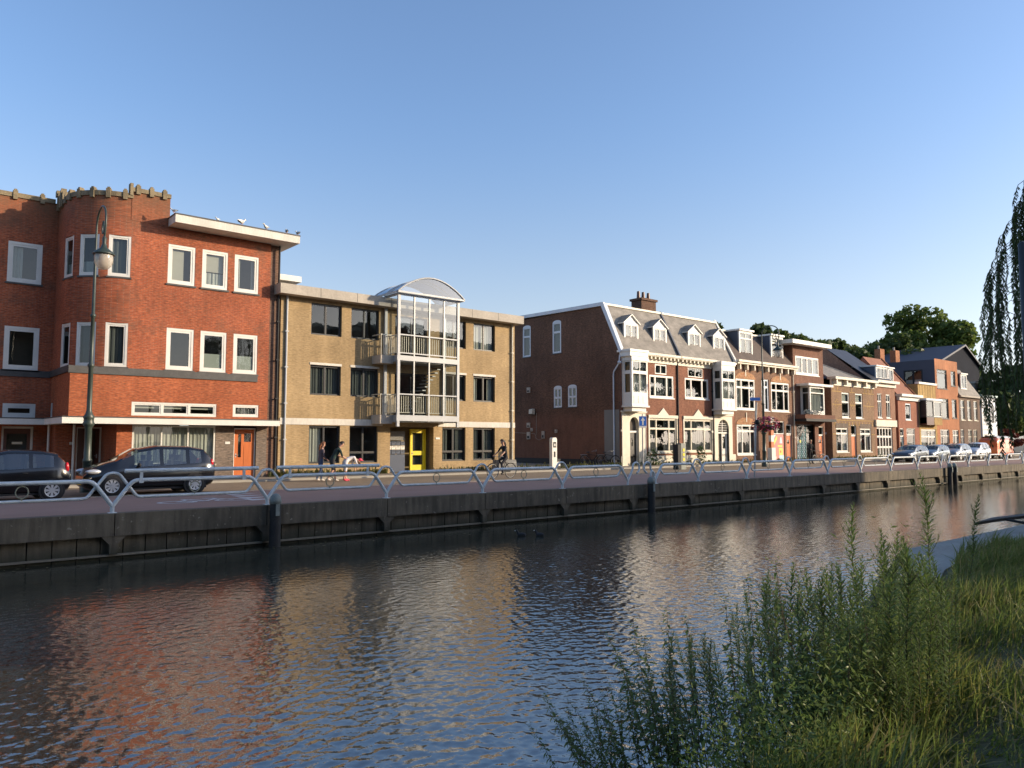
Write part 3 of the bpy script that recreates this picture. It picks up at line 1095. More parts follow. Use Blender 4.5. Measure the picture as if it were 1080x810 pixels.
ip = MB()
ip.box(5.0, 5.38, LB + .1, LB + .13, 1.62, 1.72, M_CREAM)
H1.part('letter_plate', ip)
pipe(H1, [(15.0, 34.98, .1), (15.0, 34.98, 11.1)], .05, M_BLACK)

# ------------------------------------------------------------------ yellow brick apartment block with glazed stair tower
H2 = House('yellow_brick_block', 'yellow brick apartment block with dark windows and arched glass stair tower', (22.5, 36, 0), 'apartment block')
YX0, YX1 = 15.14, 29.86
colsx = [(16.70, 18.36), (18.90, 20.52), (24.60, 26.2), (26.75, 28.34)]
rowsz = [(7.0, 8.58), (4.02, 5.5), (.66, 2.52)]
holes = [(a, b, c, d) for (c, d) in rowsz for (a, b) in colsx]
stair = [(21.5, 23.55, 6.2, 8.45), (21.5, 23.55, 3.12, 5.4)]
entry = [(21.27, 24.02, 0, 2.5)]
m = MB()
wall(m, M_YEL, YX0, YX1, 0, 8.78, holes + stair + entry, front(35), depth=.2)
m.face([(YX0, 35, 0), (YX0, 48, 0), (YX0, 48, 9.1), (YX0, 35, 9.1)], M_YEL)
m.face([(YX1, 35, 0), (YX1, 35, 9.1), (YX1, 48, 9.1), (YX1, 48, 0)], M_YEL)
m.face([(YX0, 48, 0), (YX1, 48, 0), (YX1, 48, 9.1), (YX0, 48, 9.1)], M_YEL)
H2.part('wall', m)
m = MB()
for (a, b) in ((14.84, 20.85), (24.6, 30.08)):
    m.box(a, b, 34.4, 36.0, 8.75, 9.22, M_CONC)
m.box(20.85, 24.6, 34.405, 36.0, 8.755, 9.215, M_CONC)
m.box(14.9, 30.0, 35.95, 48, 9.0, 9.16, M_DARKSILL)
for x in (16.9, 18.9, 20.9, 26.2, 28.1):
    m.box(x - .008, x + .008, 34.393, 34.4, 8.75, 9.22, M_DARKSILL)
H2.part('cornice', m)
for (a, b) in ((15.2, 20.8), (24.3, 29.86)):
    m = MB()
    m.box(a, b, 34.965, 35.05, 2.55, 2.86, M_FASCIA)
    H2.part('white_band', m)
ry = 0
for ri, (c, d) in enumerate(rowsz):
    for ci, (a, b) in enumerate(colsx):
        ct = [[None, None, 'grey', 'full'], ['grey', 'grey', 'grey', 'pair'], ['left', None, 'greypair', 'greypair']][ri][ci]
        rws = (.28,) if (ri == 2 and ci >= 1) else ()
        o = window(H2, (a, 35, c), b - a, d - c, 0, M_ANTH, cols=(1, 1), rows=rws, fw=.06, sash=.03, curtain=ct, back=.16, sill=None)
        if ri == 1:
            l = MB()
            l.box(a - .03, b + .03, 34.97, 35.04, d + .004, d + .12, M_FASCIA)
            H2.part('lintel', l)
for (a, b, c, d) in stair:
    window(H2, (a, 35, c), b - a, d - c, 0, M_ANTH, cols=(1.2, 1), fw=.06, back=.19, niche=2.5)
# entrance recess
m = MB()
wall(m, M_YEL, 21.27, 24.02, .09, 2.5, [], front(35.9))
m.face([(21.27, 35.2, .09), (21.27, 35.9, .09), (21.27, 35.9, 2.5), (21.27, 35.2, 2.5)], M_YEL)
m.face([(24.02, 35.2, .09), (24.02, 35.2, 2.5), (24.02, 35.9, 2.5), (24.02, 35.9, .09)], M_YEL)
m.face([(21.27, 35.2, 2.5), (21.27, 35.9, 2.5), (24.02, 35.9, 2.5), (24.02, 35.2, 2.5)], M_ANTH)
H2.part('entrance_recess', m)
m = MB()
m.box(21.35, 22.5, 35.5, 35.6, .12, 1.05, M_MAIL)
for r_ in range(3):
    for c_ in range(4):
        x, z = 21.38 + c_ * .28, 1.08 + r_ * .23
        m.box(x, x + .25, 35.48, 35.6, z, z + .2, [M_MAIL, M_WHITE, M_MAIL][r_])
        m.box(x + .05, x + .2, 35.474, 35.48, z + .13, z + .155, M_BLACK)
m.box(21.35, 22.5, 35.5, 35.6, 1.8, 2.3, M_GREYWALL)
H2.part('mailbox_panel', m)
door(H2, (22.78, 35.35, .09), 1.0, 2.32, M_YELLOW, frame=M_YELLOW, lights=((.14, .86, .5, .93), (.14, .86, .17, .40)), back=.1, fw=.05, handle='l', label='bright yellow entrance door with two dark lights')
n_ = MB()
n_.box(24.15, 24.42, 34.975, 34.996, 1.86, 1.96, M_WHITE)
H2.part('number_plate', n_)
m = MB()
m.box(14.2, 16.84, 36.5, 42, 9.83, 10.12, M_WHITE)
m.box(15.3, 16.4, 36.8, 41.5, 9.1, 9.83, M_FASCIA)
H2.part('roof_hood', m)
pipe(H2, [(15.42, 34.93, .1), (15.42, 34.93, 8.75)], .055, M_STEEL)
pipe(H2, [(29.6, 34.92, .1), (29.6, 34.92, 8.75)], .055, M_CREAM)

# stair tower
TX0, TX1, TY = 20.86, 24.62, 33.62
m = MB()
for x in (TX0, TX1):
    for y in (TY, 34.9):
        zt = 9.40
        m.box(x - .075, x + .075, y - .06, y + .06, 2.5 if y < 34 else 2.74, zt, M_STEEL)
m.box(TX0 + .075, TX1 - .075, TY - .05, TY + .05, 9.28, 9.40, M_STEEL)
for y in (TY, 34.9):
    pass
m.box(TX0 - .05, TX0 + .05, TY + .06, 34.84, 9.28, 9.40, M_STEEL)
m.box(TX1 - .05, TX1 + .05, TY + .06, 34.84, 9.28, 9.40, M_STEEL)
for k in (1, 2, 3):
    x = TX0 + (TX1 - TX0) * k / 4
    m.box(x - .035, x + .035, TY - .04, TY + .04, 2.76, 9.28, M_GALV)
for z in (6.28, 7.23, 4.16):
    m.box(TX0 + .075, TX1 - .075, TY - .045, TY - .002, z - .03, z + .03, M_STEEL)
tower = H2.part('stair_tower', m)
for (za, zb) in ((2.74, 3.10), (5.84, 6.17)):
    m = MB()
    m.box(TX0 - .02, TX1 + .02, TY + .055, 34.995, za, zb, M_GALV)
    m.box(TX0 - .1, TX1 + .02, TY - .058, TY - .052 + .0, za + .05, zb - .02, M_STEEL)
    m.box(TX0 - .75, TX0 - .02, 34.1, 34.99, za - .1, zb, M_CONC)
    H2.part('landing', m, tower)
for z in (3.12, 6.19):
    m = MB()
    m.box(TX0 + .08, TX1 - .08, TY + .08, TY + .13, z + 1.0, z + 1.05, M_CREAM)
    m.box(TX0 + .08, TX1 - .08, TY + .08, TY + .13, z + .08, z + .12, M_CREAM)
    n = 27
    for j in range(n):
        x = TX0 + .14 + (TX1 - TX0 - .28) * j / (n - 1)
        m.box(x - .018, x + .018, TY + .09, TY + .12, z + .12, z + 1.0, M_CREAM)
    for (yy0, yy1, xx) in ((TY + .15, 34.9, TX0 - .02),):
        m.box(xx - .02, xx + .02, yy0, yy1, z + 1.0, z + 1.05, M_CREAM)
        m.box(xx - .02, xx + .02, yy0, yy1, z + .08, z + .12, M_CREAM)
        for j in range(9):
            y = yy0 + .06 + (yy1 - yy0 - .1) * j / 8
            m.box(xx - .012, xx + .012, y - .012, y + .012, z + .12, z + 1.0, M_CREAM)
    yy = 34.12
    m.box(TX0 - .74, TX0 - .08, yy - .02, yy + .02, z + 1.0, z + 1.05, M_CREAM)
    for j in range(6):
        x = TX0 - .72 + .62 * j / 5
        m.box(x - .012, x + .012, yy - .012, yy + .012, z, z + 1.0, M_CREAM)
    m.box(TX0 - .75, TX0 - .71, yy, 34.98, z + 1.0, z + 1.05, M_CREAM)
    H2.part('railing', m, tower)
m = MB()
m.face([(TX0 + .075, TY, 2.76), (TX1 - .075, TY, 2.76), (TX1 - .075, TY, 9.28), (TX0 + .075, TY, 9.28)], M_GLASSC)
m.face([(TX1, TY + .06, 2.76), (TX1, 34.84, 2.76), (TX1, 34.84, 9.28), (TX1, TY + .06, 9.28)], M_GLASSC)
m.face([(TX0, TY + .06, 7.3), (TX0, 34.84, 7.3), (TX0, 34.84, 9.28), (TX0, TY + .06, 9.28)], M_GLASSC)
H2.part('tower_glass', m, tower)
ax0, ax1, ay0, ay1 = TX0 - .22, TX1 + .26, TY - .25, 35.9
arc = []
for j in range(17):
    t = j / 16
    arc.append((ax0 + (ax1 - ax0) * t, 9.42 + .92 * math.sin(math.pi * t) ** .86))
m = MB()
m.grid([[(x, y, z) for x, z in arc] for y in (ay0, ay1)], M_POLY)
m.grid([[(x, y, z - .03) for x, z in arc] for y in (ay0, ay1)], M_POLY)
H2.part('arched_roof', m, tower)
m = MB()
for y in (ay0, TY + .6, 34.6, ay1):
    m.tube([(x, y, z) for x, z in arc], .035 if y > ay0 else .05, M_STEEL, 6)
m.box(ax0, ax1, ay0 - .03, ay0 + .03, 9.36, 9.45, M_STEEL)
m.box(ax0 - .03, ax0 + .03, ay0 + .03, ay1, 9.36, 9.45, M_GALV)
m.box(ax1 - .03, ax1 + .03, ay0 + .03, ay1, 9.36, 9.45, M_GALV)
H2.part('roof_ribs', m, tower)
m = MB()
m.face([(x, ay0 + .02, z) for x, z in arc], M_POLY)
H2.part('roof_gable_sheet', m, tower)
# flights of stairs inside
for (z0, z1, flip) in ((3.1, 5.84, 0), (.1, 2.74, 1)):
    m = MB()
    n = 14
    if z0 > 1:
        for j in range(n):
            x = TX0 + .9 + (2.2) * j / n
            z = z0 + (z1 - z0) * (j + 1) / n
            m.box(x, x + .2, 34.15, 34.95, z - .05, z, M_GALV)
        H2.part('stair_flight', m, tower)

# ------------------------------------------------------------------ the row of old houses
def shell(mb, x0, x1, y0, y1, z1, mat, roof=None):
    mb.face([(x0, y0, 0), (x0, y1, 0), (x0, y1, z1), (x0, y0, z1)], mat)
    mb.face([(x1, y0, 0), (x1, y0, z1), (x1, y1, z1), (x1, y1, 0)], mat)
    mb.face([(x0, y1, 0), (x1, y1, 0), (x1, y1, z1), (x0, y1, z1)], mat)
    if roof:
        mb.face([(x0, y0, z1), (x1, y0, z1), (x1, y1, z1), (x0, y1, z1)], roof)


def dormer(h, xc, w, zb, zt, y, roof_y, apex=None, cols=(1, 1), cheek=None, depth=2.2, open_side=False, curtain='full', rows=(), name='dormer'):
    """Dormer with framed front at plane y; cheeks and roof run back into the roof."""
    cheek = cheek or M_BLUECHEEK
    x0, x1 = xc - w / 2, xc + w / 2
    m = MB()
    fr = .11
    m.box(x0, x0 + fr, y, y + .12, zb, zt, M_WHITE)
    m.box(x1 - fr, x1, y, y + .12, zb, zt, M_WHITE)
    m.box(x0 + fr, x1 - fr, y, y + .12, zb, zb + .1, M_WHITE)
    m.box(x0 + fr, x1 - fr, y, y + .12, zt - .1, zt, M_WHITE)
    for a in (x0 + .004, x1 - .004):
        m.face([(a, y + .12, zb), (a, y + depth, zb), (a, y + depth, zt), (a, y + .12, zt)], cheek)
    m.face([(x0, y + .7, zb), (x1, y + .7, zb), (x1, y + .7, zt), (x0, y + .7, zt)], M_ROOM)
    if apex:
        m.face([(x0 - .0, y + .03, zt), (x1 + .0, y + .03, zt), (xc, y + .03, apex - .06)], M_WHITE)
    d = h.part(name, m)
    r_ = MB()
    if apex:
        o = .14
        for s in (-1, 1):
            xa = xc + s * (w / 2 + o)
            za = zt - .03
            A = [(xa, y - .1, za), (xc, y - .1, apex), (xc, y + depth, apex), (xa, y + depth, za)]
            B = [(p[0], p[1], p[2] - .07) for p in A]
            r_.face(A, M_SLATE)
            r_.face(B, M_WHITE)
            r_.face([A[0], A[1], B[1], B[0]], M_WHITE)
            r_.face([A[0], B[0], B[3], A[3]], M_WHITE)
    else:
        r_.box(x0 - .1, x1 + .1, y - .12, y + depth, zt + .002, zt + .14, M_WHITE)
    h.part('dormer_roof', r_, d)
    org = (x0 + fr, y + .01, zb + .1)
    wd = window(h, org, w - 2 * fr, zt - zb - .2, 0, M_WHITE, cols=cols, rows=rows, fw=.06, sash=.03, curtain=curtain, back=.06, niche=.45)
    return d


def dentil_cornice(h, x0, x1, z0, z1, y=35.0, out=.45, n=None, mat=None, brackets=True):
    mat = mat or M_CREAM
    m = MB()
    m.box(x0, x1, y - out, y + .3, z1 - .16, z1, mat)
    m.box(x0, x1, y - out + .06, y + .3, z1 - .22, z1 - .16, mat)
    m.box(x0, x1, y - .07, y + .02, z0, z1 - .22, mat)
    if brackets:
        n = n or int((x1 - x0) / .42)
        for j in range(n):
            x = x0 + (x1 - x0) * (j + .5) / n
            m.box(x - .07, x + .07, y - out + .1, y - .07, z1 - .40, z1 - .222, mat)
    return h.part('cornice', m)


def bay(h, x0, x1, y, z0, z1, ztop, wz, mat=None, label=None, wide=2):
    """Wooden oriel on the upper floor."""
    mat = mat or M_WHITE
    m = MB()
    yb = 34.99
    m.box(x0, x1, y, yb, z0, wz[0][0] - .02, mat)
    m.box(x0 - .08, x1 + .08, y - .08, yb, z0 - .12, z0 - .002, mat)
    m.box(x0 + .1, x1 - .1, y + .1, yb, z0 - .4, z0 - .122, mat)
    m.box(x0 - .05, x1 + .05, y - .05, yb, ztop - .3, ztop, mat)
    for j in range(3):
        a = x0 + .12 + (x1 - x0 - .24) * j / 3 + .05
        m.box(a, a + (x1 - x0 - .24) / 3 - .1, y - .015, y - .001, z0 + .15, wz[0][0] - .18, mat)
    holes = [(x0 + .08, x1 - .08, a, b) for a, b in wz]
    wall(m, mat, x0, x1, wz[0][0] - .02, ztop - .3, holes, front(y), depth=.05)
    hs = [(.18, 34.99 - y - .1, a, b) for a, b in wz]
    wall(m, mat, 0, 34.99 - y, wz[0][0] - .02, ztop - .3, hs, sideL(x0, 34.99), depth=.05)
    m.face([(x1, y, z0), (x1, yb, z0), (x1, yb, ztop), (x1, y, ztop)], mat)
    b = h.part('bay_window', m)
    if label:
        b['label'] = label
    for a, c in wz:
        window(h, (x0 + .08, y, a), x1 - x0 - .16, c - a, 0, mat, cols=(1,) * wide, fw=.06, curtain='full' if c < 7 else 'grey', back=.05, niche=.4)
        window(h, (x0, 34.81, a), 34.81 - y - .1, c - a, -R(90), mat, fw=.07, back=.05, niche=.2)
    return b


def arch_face(mb, xc, zc, r, y, w_out, z_bot, ztop, mat, n=14):
    """Flat surround with a round-headed opening: from xc-w_out..xc+w_out, z_bot..ztop."""
    pts = [(xc + r * math.cos(math.pi * j / n), zc + r * math.sin(math.pi * j / n)) for j in range(n + 1)]
    for j in range(n):
        (xa, za), (xb, zb) = pts[j], pts[j + 1]
        mb.face([(xa, y, za), (xb, y, zb), (xb, y, ztop), (xa, y, ztop)], mat)
        mb.face([(xa, y, za), (xa, y + .3, za), (xb, y + .3, zb), (xb, y, zb)], mat)
    for s in (-1, 1):
        a, b = sorted((xc + s * r, xc + s * w_out))
        mb.face([(a, y, z_bot), (b, y, z_bot), (b, y, ztop), (a, y, ztop)], mat)
        e = xc + s * r
        mb.face([(e, y, z_bot), (e, y + .3, z_bot), (e, y + .3, zc), (e, y, zc)], mat)
        e = xc + s * w_out
        mb.face([(e, y, z_bot), (e, y + .1, z_bot), (e, y + .1, ztop), (e, y, ztop)], mat)
    mb.face([(xc - w_out, y, ztop), (xc + w_out, y, ztop), (xc + w_out, y + .1, ztop), (xc - w_out, y + .1, ztop)], mat)


def arch_door(h, xc, r, zc, mat, half_open=False, surround=1.25, ztop=3.72):
    m = MB()
    arch_face(m, xc, zc, r, 34.93, surround, .0, ztop, M_CREAM)
    m.box(xc - surround - .08, xc + surround + .08, 34.86, 35.0, ztop + .003, ztop + .12, M_CREAM)
    m.face([(xc - r, 35.23, 0), (xc + r, 35.23, 0), (xc + r, 35.23, zc + r), (xc - r, 35.23, zc + r)], M_ROOM)
    m.box(xc - r, xc + r, 35.06, 35.14, 2.36, 2.48, M_WHITE)
    s = h.part('door_surround', m)
    if half_open:
        f = MB()
        for z in (2.62, 2.8, 2.98, 3.14):
            ww = math.sqrt(max(r * r - max(z - zc, 0) ** 2, .01))
            f.box(xc - ww, xc + ww, 35.05, 35.1, z - .02, z + .02, M_WHITE)
        f.box(xc - .025, xc + .025, 35.045, 35.105, 2.48, zc + r - .02, M_WHITE)
        h.part('fanlight', f, s)
        door(h, (xc - .02, 35.1, .1), r, 2.26, M_WHITE, frame=M_WHITE, back=.06, lights=((.2, .8, .5, .92),), fw=.05)
        o = MB()
        o.box(xc - r + .05, xc - r + .1, 35.2, 35.9, .1, 2.3, M_BROWND)
        h.part('open_door_leaf', o)
    else:
        door(h, (xc - r, 35.06, .1), 2 * r, 2.28, mat, frame=M_WHITE, back=.1, lights=((.42, .58, .6, .85),), fw=.05)


# ---- A and B: the twin houses under the slate mansard
GABX = 39.3
HA = House('mansard_gable_house', 'end house of brown brick with blank side gable and white edged slate mansard', (42.4, 35.5, 0))
m = MB()
bigA, upA, topA = (42.25, 45.3, .96, 3.38), (42.36, 45.06, 4.86, 6.46), (42.98, 44.3, 6.55, 7.25)
dA, dB = 40.62, 51.08
wall(m, M_ROW, GABX, 45.5, .75, 7.55, [bigA, upA, topA, (dA - .48, dA + .48, .75, 3.4)], front(35))
wall(m, M_CREAM, GABX, 45.5, 0, .75, [(dA - .48, dA + .48, 0, .75)], front(34.97))
m.face([(GABX, 34.97, .75), (45.5, 34.97, .75), (45.5, 35, .75), (GABX, 35, .75)], M_CREAM)
HA.part('front_wall', m)
m = MB()
m.face([(GABX + .1, 47, 0), (45.5, 47, 0), (45.5, 47, 11.3), (GABX + .1, 47, 11.3)], M_GABLE)
HA.part('rear_wall', m)
m = MB()
gw = [(47 - 45.05, 47 - 44.15, 8.3, 10.6), (47 - 41.66, 47 - 40.76, 8.3, 10.6), (47 - 41.55, 47 - 40.72, 4.25, 5.7), (47 - 40.05, 47 - 39.17, 4.25, 5.7)]
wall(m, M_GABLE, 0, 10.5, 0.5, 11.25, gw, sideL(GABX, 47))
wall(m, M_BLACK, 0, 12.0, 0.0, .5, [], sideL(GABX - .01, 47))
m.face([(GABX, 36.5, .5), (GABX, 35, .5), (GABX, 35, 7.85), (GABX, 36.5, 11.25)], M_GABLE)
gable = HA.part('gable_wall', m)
m = MB()
m.box(GABX - .012, GABX - .003, 35.12, 36.5, .5, 3.92, M_GREYWALL)
HA.part('grey_plaster_strip', m)
m = MB()
m.prism([(36.62, 11.22), (47, 11.38), (47, 11.62), (36.42, 11.47)], 'x', GABX - .14, GABX + .05, M_BLUEWHITE)
m.prism([(34.75, 7.9), (34.95, 7.78), (36.62, 11.22), (36.42, 11.47)], 'x', GABX - .14, GABX + .05, M_BLUEWHITE)
m.prism([(34.9, 8.1), (35.02, 8.05), (36.52, 11.3), (36.4, 11.36)], 'x', GABX + .12, GABX + .24, M_BLUEWHITE)
HA.part('verge_board', m)
m = MB()
m.tube([(41, 43.5, 11.4), (41, 43.5, 11.75)], .09, M_BLACK, 8)
m.lathe([(.16, 0), (.2, .1), (.05, .2)], 41, 43.5, M_BLACK, 10, 11.75)
HA.part('roof_vent', m)
for (a, b, c, d) in gw:
    k = c > 7
    o = window(HA, (GABX, 47 - a, c), b - a, d - c, -R(90), M_BLUEWHITE, cols=(1,) if k else (1, 1), rows=(.68,) if k else (.5,), fw=.08, sash=.04, curtain='grey', sill=M_DARKSILL, back=.03)
    t = MB()
    n = 8
    yc, w = 47 - (a + b) / 2, (b - a)
    pts = [(yc + w / 2 * math.cos(math.pi * j / n), d - .005 + .17 * math.sin(math.pi * j / n)) for j in range(n + 1)]
    t.prism(pts, 'x', GABX - .015, GABX + .02, M_BLUEWHITE)
    HA.part('arched_window_head', t)


def mansard(h, x0, x1, zc=7.95, zr=11.3, yr=36.5, mat=None, cap=True):
    m = MB()
    mat = mat or M_SLATE
    m.face([(x0, 34.85, zc), (x1, 34.85, zc), (x1, yr, zr), (x0, yr, zr)], mat)
    m.face([(x0, yr, zr), (x1, yr, zr), (x1, 47, zr + .12), (x0, 47, zr + .12)], M_DARKSILL)
    m.face([(x1, 34.85, zc), (x1, 47, zc), (x1, 47, zr), (x1, yr, zr)], M_DARKSILL)
    r_ = h.part('roof', m)
    if cap:
        c = MB()
        c.box(x0, x1, yr - .09, yr + .1, zr - .02, zr + .12, M_CREAM)
        h.part('ridge_board', c, r_)
    return r_


mansard(HA, GABX + .05, 45.5)
dentil_cornice(HA, 41.15, 45.46, 7.3, 7.95)
m = MB()
m.box(GABX - .1, 41.15, 34.0, 35.2, 7.82, 7.97, M_WHITE)
m.box(GABX - .05, 41.1, 34.05, 35.0, 7.5, 7.82, M_WHITE)
HA.part('cornice', m)
bay(HA, 39.45, 41.1, 34.1, 4.18, 7.5, 7.52, [(5.0, 6.38), (6.48, 7.2)], label='white wooden bay over the arched door of the end house')
window(HA, (42.25, 35, .96), 3.05, 2.42, 0, M_CREAM, cols=(1, 2, 1), rows=(.70,), fw=.1, sash=.03, curtain='greypair', sill=M_CREAM, back=.06)
window(HA, (42.36, 35, 4.86), 2.7, 1.6, 0, M_WHITE, cols=(1, 2.4, 1.2), fw=.1, sash=.04, curtain='grey', sill=M_WHITE, back=.06)
window(HA, (42.98, 35, 6.55), 1.32, .7, 0, M_WHITE, cols=(1, 1), fw=.08, curtain='grey', back=.06)
arch_door(HA, dA, .47, 2.95, M_DARKD)


def pediment(h, x0, x1, z):
    m = MB()
    xc = (x0 + x1) / 2
    m.box(x0 - .12, x1 + .12, 34.9, 35.0, z, z + .22, M_CREAM)
    m.prism([(xc - .62, z + .222), (xc + .62, z + .222), (xc, z + .74)], 'y', 34.92, 35.0, M_CREAM)
    m.box(x0 - .12, x0 - .002, 34.94, 35.0, .8, z, M_CREAM)
    m.box(x1 + .002, x1 + .12, 34.94, 35.0, .8, z, M_CREAM)
    h.part('pedimented_lintel', m)


pediment(HA, 42.25, 45.3, 3.40)
m = MB()
m.box(GABX, 40.62 - 1.25, 34.96, 35, 2.42, 2.56, M_CREAM)
HA.part('string_course', m)
dormer(HA, 40.9, 1.5, 8.5, 10.03, 35.35, 36.5, apex=10.65)
dormer(HA, 44.05, 1.5, 8.5, 10.03, 35.35, 36.5, apex=10.65)
m = MB()
m.box(44.7, 46.4, 37.6, 38.6, 11.2, 12.45, M_GABLE)
m.box(44.6, 46.5, 37.5, 38.7, 12.45, 12.62, M_GABLE)
for x in (44.95, 45.5, 46.1):
    m.tube([(x, 38.1, 12.62), (x, 38.1, 13.2)], [.15, .11], M_BROWND, 8)
HA.part('chimney', m)
pipe(HA, [(45.47, 34.93, .1), (45.47, 34.93, 7.4)], .055, M_BLACK)
pp = MB()
pp.tube([(GABX - .25, 34.8, 7.6), (GABX - .25, 34.85, 7.1), (GABX - .1, 35.5, 6.5), (GABX - .08, 35.55, 6.2), (GABX - .08, 35.55, .1)], .05, M_BLUEWHITE, 8)
pp.lathe([(.05, 0), (.13, .05), (.13, .18), (.05, .2)], GABX - .25, 34.83, M_BLUEWHITE, 10, 7.0)
HA.part('drainpipe', pp)
m = MB()
for (y, z, w, ht_) in ((44.35, 5.7, .35, .4), (44.36, 3.0, .35, .36), (44.0, 2.65, .22, .25), (44.35, 2.2, .35, .55), (42.7, 2.25, .28, .55), (41.3, 2.5, .2, .25)):
    v = MB()
    v.box(GABX - .1, GABX - .002, y - w / 2, y + w / 2, z - ht_ / 2, z + ht_ / 2, M_CONC)
    v.box(GABX - .104, GABX - .1, y - w / 2 + .05, y + w / 2 - .05, z - ht_ / 2 + .06, z - .02, M_BLACK)
    HA.part('wall_vent', v)
v = MB()
v.box(GABX - .02, GABX, 43.6, 44.1, 3.75, 4.2, M_BLACK)
v.prism([(GABX - .32, 3.85), (GABX - .02, 3.8), (GABX - .02, 4.25), (GABX - .28, 4.2)], 'y', 43.68, 44.05, M_CREAM)
HA.part('wall_lamp', v)
for pts in ([(43.5, 3.9), (43.5, 2.4), (43.6, 2.0), (43.2, 1.85), (42.9, 1.95)], [(46.3, 2.45), (43.7, 2.35), (43.5, 1.95)]):
    v = MB()
    v.tube([(GABX - .012, y, z) for y, z in pts], .012, M_CONC, 5)
    HA.part('wall_cable', v)

HB = House('mansard_middle_house', 'rust brick house under the slate mansard with tilted open fanlight upstairs', (49.1, 35.5, 0))
m = MB()
bigB, upB, topB = (46.2, 49.6, .99, 3.38), (46.4, 49.3, 4.93, 6.46), (46.8, 48.6, 6.55, 7.25)
wall(m, M_ROW, 45.5, 52.72, .75, 7.55, [bigB, upB, topB, (dB - .72, dB + .72, .75, 3.4)], front(35))
wall(m, M_CREAM, 45.5, 52.72, 0, .75, [(dB - .72, dB + .72, 0, .75)], front(34.97))
m.face([(45.5, 34.97, .75), (52.72, 34.97, .75), (52.72, 35, .75), (45.5, 35, .75)], M_CREAM)
HB.part('front_wall', m)
m = MB()
m.face([(45.6, 47, 0), (52.7, 47, 0), (52.7, 47, 11.3), (45.6, 47, 11.3)], M_GABLE)
HB.part('rear_wall', m)
mansard(HB, 45.62, 52.6)
v = MB()
v.prism([(34.8, 7.95), (36.5, 11.35), (36.5, 11.5), (34.7, 8.05)], 'x', 45.46, 45.6, M_BLUECHEEK)
HB.part('party_verge', v)
v = MB()
v.prism([(34.8, 7.95), (36.5, 11.35), (36.6, 11.6), (34.65, 8.05)], 'x', 52.5, 52.72, M_WHITE)
HB.part('party_verge', v)
dentil_cornice(HB, 45.54, 49.7, 7.3, 7.95)
bay(HB, 49.75, 51.5, 34.1, 4.22, 7.5, 7.85, [(4.95, 6.38), (6.48, 7.2)], label='white wooden bay over the half open arched door')
m = MB()
m.box(49.7, 52.7, 34.7, 35.2, 7.8, 7.95, M_WHITE)
HB.part('cornice', m)
window(HB, (46.2, 35, .99), 3.4, 2.39, 0, M_CREAM, cols=(1, 2, 1), rows=(.70,), fw=.1, sash=.03, curtain='grey', sill=M_CREAM, back=.06)
window(HB, (46.4, 35, 4.93), 2.9, 1.53, 0, M_WHITE, cols=(1, 2, 1), fw=.1, sash=.04, curtain=None, sill=M_WHITE, back=.06)
window(HB, (46.8, 35, 6.55), 1.8, .7, 0, M_WHITE, cols=(1, 1), fw=.07, back=.06, open_leaf=(1.6, .95, .1, -.25, -38))
pediment(HB, 46.2, 49.6, 3.40)
arch_door(HB, dB, .72, 2.72, M_WHITE, half_open=True, surround=1.18)
dormer(HB, 48.15, 1.55, 8.5, 10.05, 35.35, 36.5, apex=10.65, curtain='left')
dormer(HB, 51.35, 1.55, 8.5, 10.05, 35.35, 36.5, apex=10.65)
pipe(HB, [(49.72, 34.93, .1), (49.72, 34.93, 7.4)], .05, M_BLACK)
m = MB()
m.box(49.5, 49.7, 34.9, 35, 2.42, 2.56, M_CREAM)
HB.part('string_course', m)

# ---- C: brown brick with two tall white dormers
HC = House('arched_window_house', 'brown brick house with two tall white dormers and arched orange lintels', (57.2, 35.5, 0))
X0, X1 = 52.75, 61.6
up = [(52.95, 55.65, 4.31, 6.76), (56.66, 57.75, 4.29, 6.9), (58.08, 60.9, 4.28, 6.72)]
gr = [(52.97, 55.6, .7, 3.1), (57.9, 60.0, .09, 3.46), (60.28, 61.2, .09, 3.2)]
m = MB()
wall(m, M_ROWC, X0, X1, 0, 7.9, up + gr, front(35))
m.face([(X0, 46, 0), (X1, 46, 0), (X1, 46, 8), (X0, 46, 8)], M_ROWC)
m.face([(X0, 35, 7.8), (X0, 46, 7.8), (X0, 46, 10.6), (X0, 36.4, 10.6)], M_ROWC)
m.face([(X1, 35, 0), (X1, 46, 0), (X1, 46, 10.6), (X1, 36.4, 10.6), (X1, 35, 8)], M_ROWC)
HC.part('front_wall', m)
r_ = mansard(HC, X0, X1, zc=8.22, zr=10.75, yr=36.5, mat=M_TILE, cap=True)
m = MB()
m.box(X0, X1 + .2, 34.5, 35.3, 8.06, 8.24, M_CREAM)
m.box(X0, X1 + .2, 34.62, 35.0, 7.92, 8.06, M_CREAM)
for j in range(9):
    x = X0 + .5 + j * 1.02
    m.box(x - .07, x + .07, 34.7, 35.0, 7.5, 7.92, M_CREAM)
HC.part('cornice', m)
dormer(HC, 55.0, 1.9, 8.4, 10.75, 35.3, 36.5, cols=(1, 1), rows=(.76,), depth=1.6)
dormer(HC, 59.7, 1.9, 8.4, 10.75, 35.3, 36.5, cols=(1, 1), rows=(.76,), depth=1.6, curtain='halfblind')
window(HC, (up[0][0], 35, up[0][2]), 2.7, 2.45, 0, M_WHITE, cols=(1, 1.7, 1), rows=(.72,), fw=.12, sash=.03, curtain='left', sill=M_WHITE, back=.06)
window(HC, (up[1][0], 35, up[1][2]), 1.09, 2.61, 0, M_BLUEWHITE, cols=(1, 1), rows=(.75,), fw=.12, sash=.03, curtain=None, sill=M_BLUEWHITE, back=.1)
window(HC, (up[2][0], 35, up[2][2]), 2.82, 2.44, 0, M_WHITE, cols=(1, 1.7, 1), rows=(.72,), fw=.12, sash=.03, curtain=None, sill=M_WHITE, back=.06)
